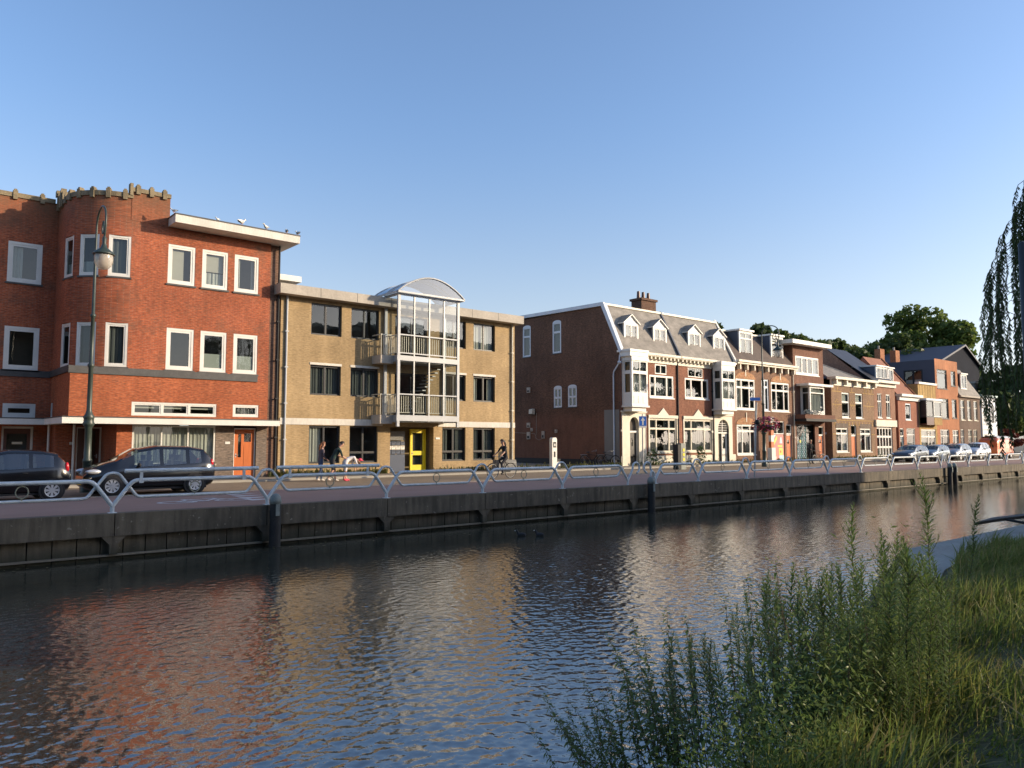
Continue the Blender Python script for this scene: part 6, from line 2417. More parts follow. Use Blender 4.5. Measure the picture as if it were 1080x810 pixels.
# ------------------------------------------------------------------ bicycles
def bicycle(label, loc, rot, frame_mat=None, lean=0.0, group=None):
    """Wheels in the x-z plane, front at +x."""
    fm = frame_mat or M_BLACK
    t = thing('bicycle', label, 'bicycle', loc, rot, group)
    t.rotation_euler = (lean, 0, rot)
    R_ = .345
    hubs = ((-.54, R_), (.54, R_))
    for hx, hz in hubs:
        m = MB()
        m.tube([(hx + R_ * math.cos(a), 0, hz + R_ * math.sin(a)) for a in np.linspace(0, 2 * math.pi, 28, endpoint=False)], .019, M_RUBBER, 6, closed=True)
        w = m.build('wheel', t)
        m = MB()
        m.tube([(hx + (R_ - .025) * math.cos(a), 0, hz + (R_ - .025) * math.sin(a)) for a in np.linspace(0, 2 * math.pi, 28, endpoint=False)], .011, M_GALV, 5, closed=True)
        for k in range(14):
            a = 2 * math.pi * k / 14
            m.tube([(hx, .015 * (-1) ** k, hz), (hx + (R_ - .03) * math.cos(a), 0, hz + (R_ - .03) * math.sin(a))], .0025, M_GALV, 3)
        m.tube([(hx, -.04, hz), (hx, .04, hz)], .022, M_GALV, 8)
        m.build('spokes', w)
        m = MB()
        n = 14
        m.tube([(hx + (R_ + .03) * math.cos(a), 0, hz + (R_ + .03) * math.sin(a)) for a in np.linspace(.15 if hx > 0 else .5, 2.9 if hx > 0 else 3.3, n)], .018, fm, 5)
        m.build('mudguard', t)
    m = MB()
    bb, seat, head, hd2 = (-.06, 0, .30), (-.24, 0, .80), (.36, 0, .86), (.40, 0, .66)
    for a, b, r_ in ((bb, seat, .017), (seat, hd2, .0155), (bb, hd2, .018), (hd2, head, .02), (hd2, (.54, 0, R_), .014), (head, (.34, 0, .98), .013), (seat, (-.27, 0, .9), .013)):
        m.tube([a, b], r_, fm, 7)
    for s in (-.05, .05):
        m.tube([(bb[0], s * .6, bb[2]), (-.54, s, R_)], .011, fm, 6)
        m.tube([(seat[0], s * .4, seat[2] - .05), (-.54, s, R_)], .010, fm, 6)
    m.box(-.50, .0, .03, .06, .28, .36, fm)
    m.build('frame', t)
    m = MB()
    m.tube(rounded([(.14, -.29, 1.02), (.30, -.26, 1.06), (.34, 0, .99), (.30, .26, 1.06), (.14, .29, 1.02)], .08), .012, M_GALV, 6)
    m.build('handlebar', t)
    m = MB()
    m.ball((-.28, 0, .925), (.14, .085, .035), M_SEAT, 10, 6)
    m.build('saddle', t)
    m = MB()
    m.tube([(-.06, .1, .30), (.06, .1, .18)], .01, M_GALV, 5)
    m.tube([(-.06, .1, .30), (-.06, -.1, .30)], .012, M_GALV, 6)
    m.tube([(-.06, -.1, .30), (-.18, -.1, .42)], .01, M_GALV, 5)
    m.build('crank', t)
    for bx_ in ((.01, .11, .1, .2, .165, .19), (-.23, -.13, -.2, -.1, .41, .435)):
        m = MB()
        m.box(*bx_, M_RUBBER)
        m.build('pedal', t)
    m = MB()
    m.box(-.86, -.36, -.07, .07, .735, .75, M_GALV)
    m.tube([(-.8, .05, .74), (-.56, .06, .36)], .007, M_GALV, 4)
    m.tube([(-.8, -.05, .74), (-.56, -.06, .36)], .007, M_GALV, 4)
    m.build('carrier', t)
    return t


CYC = (23.25, 28.2, .006)
bicycle('black bicycle ridden left by the woman on the street', CYC, math.pi)
bicycle('dark bicycle leaning at the front corner of the blank brown gable', (38.75, 35.6, .095), -R(78), lean=R(6))
bicycle('dark bicycle parked further back against the blank brown gable', (38.6, 37.0, .095), -R(70), lean=R(8))
bicycle('dark bicycle held by the person in black outside the dark shop', (57.6, 30.75, .006), math.pi)

# ------------------------------------------------------------------ people
M_SKIN = plain('skin', (0.52, 0.29, 0.20), .5, .06, 6)
M_HAIRD = plain('dark_hair', (0.018, 0.012, 0.01), .6, .2, 12)
M_HAIRR = plain('auburn_hair', (0.20, 0.075, 0.03), .6, .2, 12)
M_HAIRB = plain('fair_hair', (0.36, 0.22, 0.10), .6, .2, 12)
M_BLKCL = plain('black_clothing', (0.014, 0.014, 0.016), .9, .2, 5)
M_GRNCL = plain('dark_green_clothing', (0.016, 0.035, 0.03), .9, .2, 5)
M_GREYCL = plain('grey_purple_clothing', (0.11, 0.085, 0.095), .9, .2, 5)
M_JEANS = plain('blue_jeans', (0.06, 0.085, 0.15), .9, .25, 6)
M_WHTCL = plain('white_clothing', (0.72, 0.69, 0.68), .9, .06, 4)
M_PINK = plain('pink_shoe', (0.65, 0.05, 0.10), .6, .1, 5)
M_SHOE = plain('pale_shoe', (0.62, 0.58, 0.54), .6, .1, 5)
M_DKPANT = plain('charcoal_trousers', (0.03, 0.028, 0.03), .9, .2, 5)


def person(label, loc, rot, P, cl, hair, scale=1.0, hairlong=False, group=None, extra=None):
    """One continuous skin surface grown over a posed skeleton. P: joint -> (x, y, z); the figure faces +x."""
    t = thing('person', label, 'person', loc, rot, group)
    t.scale = (scale,) * 3
    J = {k: Vector(v) for k, v in P.items()}
    nk, hd = J['neck'], J['head']
    up = (hd - nk).normalized()
    chain, rad, edges, parts = [], [], [], []

    def add(p, r_, parent=None, part='top'):
        chain.append(tuple(p))
        rad.append(r_)
        i = len(chain) - 1
        if parent is not None:
            edges.append((parent, i))
            parts.append((chain[parent], tuple(p), part))
        return i

    pel = add(J['pelvis'], (.135, .115))
    wst = add(J['pelvis'].lerp(J['chest'], .45), (.125, .10), pel, 'top')
    chs = add(J['chest'], (.15, .11), wst, 'top')
    nck = add(nk, .055, chs, 'top')
    n2 = add(nk.lerp(hd, .4), .052, nck, 'skin')
    h1 = add(hd - up * .03, .088, n2, 'skin')
    h2 = add(hd + up * .07, .085, h1, 'skin')
    h3 = add(hd + up * .12, .045, h2, 'skin')
    for s in ('l', 'r'):
        sh = add(J['shoulder_' + s], .062, chs, 'top')
        el = add(J['elbow_' + s], .043, sh, 'top')
        m_ = J['elbow_' + s].lerp(J['hand_' + s], .85)
        wr_ = add(m_, .028, el, cl.get('arm', 'top'))
        fw = (J['hand_' + s] - J['elbow_' + s]).normalized()
        pm = add(m_ + fw * .06, (.036, .018), wr_, 'skin')
        side = fw.orthogonal().normalized()
        for k in range(4):
            off = side * (k - 1.5) * .019
            a = add(m_ + fw * (.10 - .004 * abs(k - 1.2)) + off, .009, pm, 'skin')
            cu = fw.cross(side) * (.03 if k else .02)
            add(m_ + fw * (.145 - .008 * abs(k - 1.2)) + off + cu, .0075, a, 'skin')
        th = add(m_ + fw * .05 + side * .045, .010, pm, 'skin')
        add(m_ + fw * .085 + side * .06, .008, th, 'skin')
        hp = add(J['hip_' + s], (.095, .095), pel, 'legs')
        kn = add(J['knee_' + s], .06, hp, cl.get('knee', 'legs'))
        an = add(J['ankle_' + s], .038, kn, cl.get('shin', 'legs'))
        to = J['toe_' + s] if 'toe_' + s in J else J['ankle_' + s] + Vector((.17, 0, -.05))
        hl = add(J['ankle_' + s] + Vector((-.03, 0, -.045)), .036, an, 'shoe')
        add(J['ankle_' + s].lerp(to, .6) + Vector((0, 0, -.015)), .04, an, 'shoe')
        add(to, .028, len(chain) - 1, 'shoe')
    me = bpy.data.meshes.new('person_cage')
    me.from_pydata(chain, edges, [])
    tmp = bpy.data.objects.new('person_cage', me)
    COL.objects.link(tmp)
    sk = tmp.modifiers.new('skin', 'SKIN')
    sk.use_smooth_shade = True
    for i, v in enumerate(me.skin_vertices[0].data):
        v.radius = rad[i] if isinstance(rad[i], tuple) else (rad[i], rad[i])
        v.use_root = (i == 0)
    sb = tmp.modifiers.new('sub', 'SUBSURF')
    sb.levels = 1
    sb.render_levels = 1
    dg = bpy.context.evaluated_depsgraph_get()
    out = bpy.data.meshes.new_from_object(tmp.evaluated_get(dg))
    bpy.data.objects.remove(tmp)
    mats = ['top', 'legs', 'skin', 'shoe']
    out.materials.clear()
    for k in mats:
        out.materials.append(cl[k] if k != 'skin' else M_SKIN)
    segs = [(Vector(a), Vector(b), p) for a, b, p in parts]

    def dist(p, a, b):
        d = b - a
        f = max(0, min(1, (p - a).dot(d) / max(d.length_squared, 1e-9)))
        return (p - a - d * f).length

    mi_ = [mats.index(min(segs, key=lambda s: dist(pl.center, s[0], s[1]))[2]) for pl in out.polygons]
    out.polygons.foreach_set('material_index', mi_)
    out.polygons.foreach_set('use_smooth', [True] * len(out.polygons))
    bm = bmesh.new()
    bm.from_mesh(out)
    face = J['face'].normalized() if 'face' in J else Vector((1, 0, 0))
    sd = up.cross(face).normalized()
    c0 = hd + up * .02
    for (off, r_) in ((face * .092 - up * .02, (.017)), (face * .08 - up * .07 + sd * .012, .012), (face * .08 - up * .07 - sd * .012, .012), (sd * .083 - up * .01, .022), (-sd * .083 - up * .01, .022)):
        bmesh.ops.create_icosphere(bm, subdivisions=1, radius=r_, matrix=Matrix.Translation(c0 + off))
    for f in bm.faces:
        if f.index == -1:
            pass
    bm.faces.ensure_lookup_table()
    for f in bm.faces[len(mi_):]:
        f.material_index = 2
        f.smooth = True
    k0 = len(bm.faces)
    for q in (-1, 1):
        bmesh.ops.create_icosphere(bm, subdivisions=1, radius=.011, matrix=Matrix.Translation(c0 + face * .082 + up * .02 + sd * .032 * q))
    bm.faces.ensure_lookup_table()
    out.materials.append(M_BLACK)
    for f in bm.faces[k0:]:
        f.material_index = 4
    bm.to_mesh(out)
    bm.free()
    out.name = 'body'
    b = link('body', out, t)
    hm = MB()
    cx = hd + up * .055 - face * .018
    rows = []
    for a in range(7):
        th = math.pi * .60 * a / 6
        row = []
        for j in range(12):
            ph = 2 * math.pi * j / 12
            front_cut = 1.0 if math.cos(ph) < .3 else .68
            th2 = th * front_cut
            d = up * math.cos(th2) + (face * math.cos(ph) + sd * math.sin(ph)) * math.sin(th2)
            row.append(cx + d * .108)
        rows.append(row)
    hm.grid(rows, hair, close_v=True)
    if hairlong:
        hm.tube([cx - face * .07, cx - face * .12 - up * .10, cx - face * .11 - up * .24, cx - face * .09 - up * .32], [.07, .06, .045, .015], hair, 8)
    hm.build('hair', t)
    return t


FAM = 'family on the pavement by the yellow block'
# facing +x (rotated by rot); measured in metres with the ground at z = 0
person('person with auburn hair, grey top and blue jeans walking behind the others', (15.35, 31.0, .006), 0.0,
       dict(pelvis=(0, 0, .90), chest=(.06, 0, 1.25), neck=(.08, 0, 1.42), head=(.12, 0, 1.57), face=(1, 0, -.1), shoulder_l=(.05, .18, 1.36), shoulder_r=(.05, -.18, 1.36),
            elbow_l=(.1, .24, 1.10), elbow_r=(.02, -.24, 1.10), hand_l=(.28, .2, 1.0), hand_r=(.2, -.22, .94), hip_l=(0, .1, .86), hip_r=(0, -.1, .86),
            knee_l=(.12, .1, .48), knee_r=(-.02, -.1, .48), ankle_l=(.1, .1, .09), ankle_r=(-.22, -.1, .12)),
       dict(top=M_GREYCL, legs=M_JEANS, shoe=M_SHOE, arm='top'), M_HAIRR, hairlong=True, group=FAM)
person('person in dark green top and shorts bending forward over the child', (15.75, 30.5, .006), 0.0,
       dict(pelvis=(-.12, 0, .92), chest=(.12, 0, 1.30), neck=(.24, 0, 1.46), head=(.34, 0, 1.60), face=(1, 0, -.45), shoulder_l=(.16, .2, 1.38), shoulder_r=(.16, -.2, 1.38),
            elbow_l=(.30, .24, 1.12), elbow_r=(.26, -.24, 1.08), hand_l=(.56, .12, 1.0), hand_r=(.54, -.14, .96), hip_l=(-.12, .1, .88), hip_r=(-.12, -.1, .88),
            knee_l=(.08, .11, .50), knee_r=(-.1, -.11, .50), ankle_l=(.12, .11, .09), ankle_r=(-.36, -.11, .13)),
       dict(top=M_GRNCL, legs=M_DKPANT, shoe=M_SHOE, arm='skin', shin='skin'), M_HAIRD, group=FAM)
person('child in white with pink shoes bending down in front', (16.35, 30.4, .006), 0.0,
       dict(pelvis=(-.14, 0, .80), chest=(.14, 0, 1.0), neck=(.30, 0, .92), head=(.44, 0, .80), face=(.5, 0, -.9), shoulder_l=(.2, .15, .97), shoulder_r=(.2, -.15, .97),
            elbow_l=(.3, .18, .72), elbow_r=(.3, -.18, .72), hand_l=(.38, .12, .52), hand_r=(.38, -.12, .52), hip_l=(-.14, .09, .76), hip_r=(-.14, -.09, .76),
            knee_l=(-.04, .1, .42), knee_r=(-.14, -.1, .42), ankle_l=(-.02, .1, .09), ankle_r=(-.22, -.1, .09)),
       dict(top=M_WHTCL, legs=M_WHTCL, shoe=M_PINK, arm='top', shin='skin'), M_HAIRB, scale=1.08, group=FAM)
m = MB()
m.ball((0, 0, 0), (.10, .09, .07), M_PINK, 12, 8)
m.lathe([(.09, 0), (.15, -.01), (.14, .01), (.09, .02)], 0, 0, M_PINK, 12, -.03)
tag(m.build('sun_hat', None, (16.95, 30.4, .93)), 'small red sun hat in front of the child in white', 'hat')
person('woman with dark hair in black riding a bicycle to the left', CYC, math.pi,
       dict(pelvis=(-.26, 0, 1.02), chest=(-.14, 0, 1.38), neck=(-.09, 0, 1.54), head=(-.04, 0, 1.69), face=(1, 0, -.05), shoulder_l=(-.12, .17, 1.48), shoulder_r=(-.12, -.17, 1.48),
            elbow_l=(.02, .24, 1.24), elbow_r=(.02, -.24, 1.24), hand_l=(.22, .27, 1.09), hand_r=(.22, -.27, 1.09), hip_l=(-.24, .1, .98), hip_r=(-.24, -.1, .98),
            knee_l=(.12, .13, .66), knee_r=(.06, -.13, .84), ankle_l=(.02, .13, .28), ankle_r=(-.2, -.13, .52), toe_l=(.16, .13, .22), toe_r=(-.06, -.13, .46)),
       dict(top=M_BLKCL, legs=M_DKPANT, shoe=M_BLACK, arm='skin'), M_HAIRD, hairlong=True)
person('person with fair hair in black clothing standing with a bicycle by the dark shop', (57.35, 31.25, .006), -R(110),
       dict(pelvis=(0, 0, .98), chest=(.02, 0, 1.36), neck=(.03, 0, 1.54), head=(.06, 0, 1.70), face=(1, 0, -.2), shoulder_l=(.02, .2, 1.46), shoulder_r=(.02, -.2, 1.46),
            elbow_l=(.06, .28, 1.2), elbow_r=(.06, -.28, 1.2), hand_l=(.36, .2, 1.12), hand_r=(.32, -.24, 1.1), hip_l=(0, .1, .94), hip_r=(0, -.1, .94),
            knee_l=(.02, .11, .52), knee_r=(.04, -.11, .52), ankle_l=(0, .12, .09), ankle_r=(0, -.12, .09)),
       dict(top=M_BLKCL, legs=M_BLKCL, shoe=M_BLACK, arm='top'), M_HAIRB, scale=1.02)

# ------------------------------------------------------------------ trees
M_LEAF1 = leafy('broadleaf_green', (0.085, 0.135, 0.03), (0.15, 0.19, 0.045), .28, .45)
M_LEAF2 = leafy('dark_broadleaf_green', (0.052, 0.085, 0.026), (0.088, 0.12, 0.034), .3, .4)
M_LEAFW = leafy('willow_green', (0.055, 0.090, 0.028), (0.085, 0.12, 0.035), .8, .3)
M_LEAFR = leafy('red_shrub_leaves', (0.14, 0.03, 0.02), (0.18, 0.06, 0.03), .5, .25)
M_BARK = plain('bark', (0.085, 0.065, 0.045), .9, .3, 3, bump=.4, fine=.3)


def leaf_quads(c, s, asp=.7, g=rng):
    """c (N,3) centres, s (N,) sizes -> (N,4,3) randomly turned leaf faces."""
    n = len(c)
    u = g.normal(size=(n, 3))
    u /= np.linalg.norm(u, axis=1, keepdims=True)
    w = g.normal(size=(n, 3))
    w -= u * (u * w).sum(1, keepdims=True)
    w /= np.linalg.norm(w, axis=1, keepdims=True)
    a = (s * .5)[:, None]
    return np.stack([c - u * a, c + w * a * asp, c + u * a, c - w * a * asp], 1)


def tree(name, label, loc, hgt, rad, crown_z, leaf, nclump, per, group=None, sx=1.0, cat='tree'):
    t = thing(name, label, cat, loc, 0, group)
    m = MB()
    cz = crown_z
    r0 = max(.12, hgt * .018)
    m.tube([(0, 0, -.2), (.05 * rad * .2, 0, cz * .5), (0, 0, cz)], [r0 * 1.3, r0, r0 * .75], M_BARK, 9)
    ch = (hgt - cz * .62) / 2
    mid = cz * .62 + ch
    cl = []
    for k in range(nclump):
        d = rng.normal(size=3)
        d /= np.linalg.norm(d)
        q = rng.uniform(.45, 1.0) ** .6
        p = np.array([d[0] * rad * sx * q, d[1] * rad * q, mid + d[2] * ch * q * (1.0 if d[2] > 0 else .8)])
        p[:2] *= rng.uniform(.85, 1.12)
        cl.append(p)
    for p in cl[:max(6, nclump // 5)]:
        b = Vector((0, 0, cz * rng.uniform(.6, 1.0)))
        e = Vector(p)
        mdl = b.lerp(e, .55) + Vector((0, 0, .08 * hgt))
        m.tube([b, mdl, e], [r0 * .5, r0 * .3, r0 * .08], M_BARK, 6)
    m.build('trunk', t)
    cs = []
    per = int(per * 1.9)
    for p in cl:
        rr = rad * rng.uniform(.20, .40)
        d = rng.normal(size=(per, 3))
        d /= np.linalg.norm(d, axis=1, keepdims=True)
        q = rng.uniform(.25, 1.0, size=(per, 1)) ** .5
        o = d * q * rr
        o[:, 2] *= .7
        cs.append(p + o)
    cs = np.concatenate(cs)
    me = numpy_mesh('crown', leaf_quads(cs, leaf['s'] * rng.uniform(.6, 1.4, len(cs))), 4, [leaf['m']])
    link('crown', me, t)
    return t


L1 = dict(m=M_LEAF1, s=.85)
L2 = dict(m=M_LEAF2, s=.75)
BG = 'trees behind the row of houses'
tree('broadleaf_tree', 'tall broad green tree rising highest behind the navy side wall', (157, 62, 0), 27.0, 9.0, 12, L1, 90, 150, BG, sx=1.0)
tree('broadleaf_tree', 'smaller green tree right of the tallest tree, above the hall gable', (172, 63, 0), 18.5, 6.5, 9, L1, 60, 120, BG)
tree('broadleaf_tree', 'lower left shoulder tree beside the tallest tree', (144, 62, 0), 21.0, 6.5, 10, L2, 55, 120, BG)
tree('broadleaf_tree', 'dark tree peeping over the roof of the arched window house', (88.5, 55, 0), 16.6, 4.5, 8, L2, 40, 110, BG)
tree('broadleaf_tree', 'dark tree right of the tall white dormers behind the lamp', (95, 56, 0), 16.5, 4.5, 8, L2, 40, 110, BG)
tree('broadleaf_tree', 'dark tree with ragged top behind the flat white roof', (103.5, 57, 0), 17.6, 4.6, 8, L2, 42, 110, BG)
tree('broadleaf_tree', 'dark tree above the hipped roof of the decorated house', (112, 58, 0), 17.6, 5.0, 8, L2, 44, 110, BG)
tree('broadleaf_tree', 'lower dark tree above the navy tiled roof', (121, 59, 0), 17.2, 4.8, 8, L2, 42, 110, BG)
tree('broadleaf_tree', 'small dark tree at the right end of the dark tree line', (128, 60, 0), 15.6, 3.6, 7, L2, 34, 100, BG)
tree('small_tree', 'thin crown showing between the slate mansard and first white dormer', (80, 57, 0), 16.2, 2.6, 8, L2, 22, 90, BG)
EG = 'dark trees beyond the white plastered house'
tree('broadleaf_tree', 'dark tree directly right of the white plastered house', (118, 38, 0), 9.0, 4.2, 3, L2, 50, 120, EG)
tree('broadleaf_tree', 'tall dark tree seen through the willow strands', (136, 39, 0), 13, 6.0, 4, L2, 60, 120, EG)
tree('broadleaf_tree', 'farthest dark tree beside the street end', (150, 32, 0), 12, 6.0, 3, L2, 60, 110, EG)
tree('red_leaf_shrub', 'dark red shrub by the orange van', (113.5, 34.6, 0), 3.6, 1.5, 1, dict(m=M_LEAFR, s=.3), 22, 70, None, cat='shrub')

# ------------------------------------------------------------------ weeping willow on the near bank
WX, WY = 24.55, 3.4
wl = thing('weeping_willow', 'weeping willow with long hanging strands at the right edge', 'tree', (WX, WY, -.3))
m = MB()
m.tube([(0, 0, -.3), (.15, .1, 2.5), (0, .2, 5.0), (-.2, .3, 7.2)], [.42, .34, .26, .14], M_BARK, 12)
for k in range(12):
    a = 6.283 * k / 12 + random.uniform(-.2, .2)
    r_ = random.uniform(2.0, 3.2)
    m.tube([(0, .1, random.uniform(3, 5.5)), (r_ * .5 * math.cos(a), r_ * .5 * math.sin(a), 7.0), (r_ * math.cos(a), r_ * math.sin(a), 9.2 - .15 * r_)], [.12, .07, .03], M_BARK, 6)
m.build('trunk', wl)
leaves, st = [], MB()


def dome(r_):
    return 12.0 - .05 * r_ - .0605 * r_ ** 3.05


for k in range(520):
    a = random.uniform(0, 6.283)
    r_ = 4.75 * math.sqrt(random.uniform(.05, 1))
    if k < 300:
        a = random.uniform(2.0, 3.9)
        r_ = random.uniform(2.4, 4.75)
    ztop = dome(r_) + random.uniform(-.6, .25)
    zend = max(.9 + abs(random.gauss(0, 1.3)), 0) if random.random() < .6 else ztop - random.uniform(1.5, 4)
    if r_ > 4.15 and random.random() < .15:
        continue
    if r_ > 4.2:
        zend = max(zend, random.uniform(1.2, 2.6))
    if zend > ztop - 1:
        continue
    ca, sa = math.cos(a), math.sin(a)
    pts = [Vector(((r_ - 1.3) * ca, (r_ - 1.3) * sa, ztop - .25)), Vector(((r_ - .55) * ca, (r_ - .55) * sa, ztop + .12)), Vector(((r_ - .12) * ca, (r_ - .12) * sa, ztop - .2))]
    z = ztop - .6
    ox, oy = r_ * ca, r_ * sa
    while z > zend:
        ox += random.gauss(0, .03)
        oy += random.gauss(0, .03)
        pts.append(Vector((ox, oy, z)))
        z -= .45
    if len(pts) < 5:
        continue
    st.tube(pts, [.012] + [.008] * (len(pts) - 2) + [.003], M_BARK, 4, caps=False)
    for p, q in zip(pts[2:], pts[3:]):
        n = 26
        for j in range(n):
            c = p.lerp(q, (j + random.random()) / n)
            b = random.uniform(0, 6.283)
            d = Vector((.55 * math.cos(b), .55 * math.sin(b), -1)).normalized()
            w = d.cross(Vector((math.cos(b + 1.2), math.sin(b + 1.2), .3))).normalized()
            ln = random.uniform(.09, .17)
            e = c + d * ln
            mdl = c + d * ln * .45
            leaves.append([c, mdl + w * .014, e, mdl - w * .014])
st.build('hanging_strands', wl)
link('foliage', numpy_mesh('foliage', np.array([[tuple(v) for v in q] for q in leaves]), 4, [M_LEAFW]), wl)

m = MB()
m.tube([(0, 0, -.5), (0, 0, 5.95), (0, 0, 6.0)], [.085, .075, .03], M_ANTH, 12)
tag(m.build('steel_post', None, (17.50, 4.93, -.3)), 'plain dark steel post on the near bank in front of the willow', 'post')

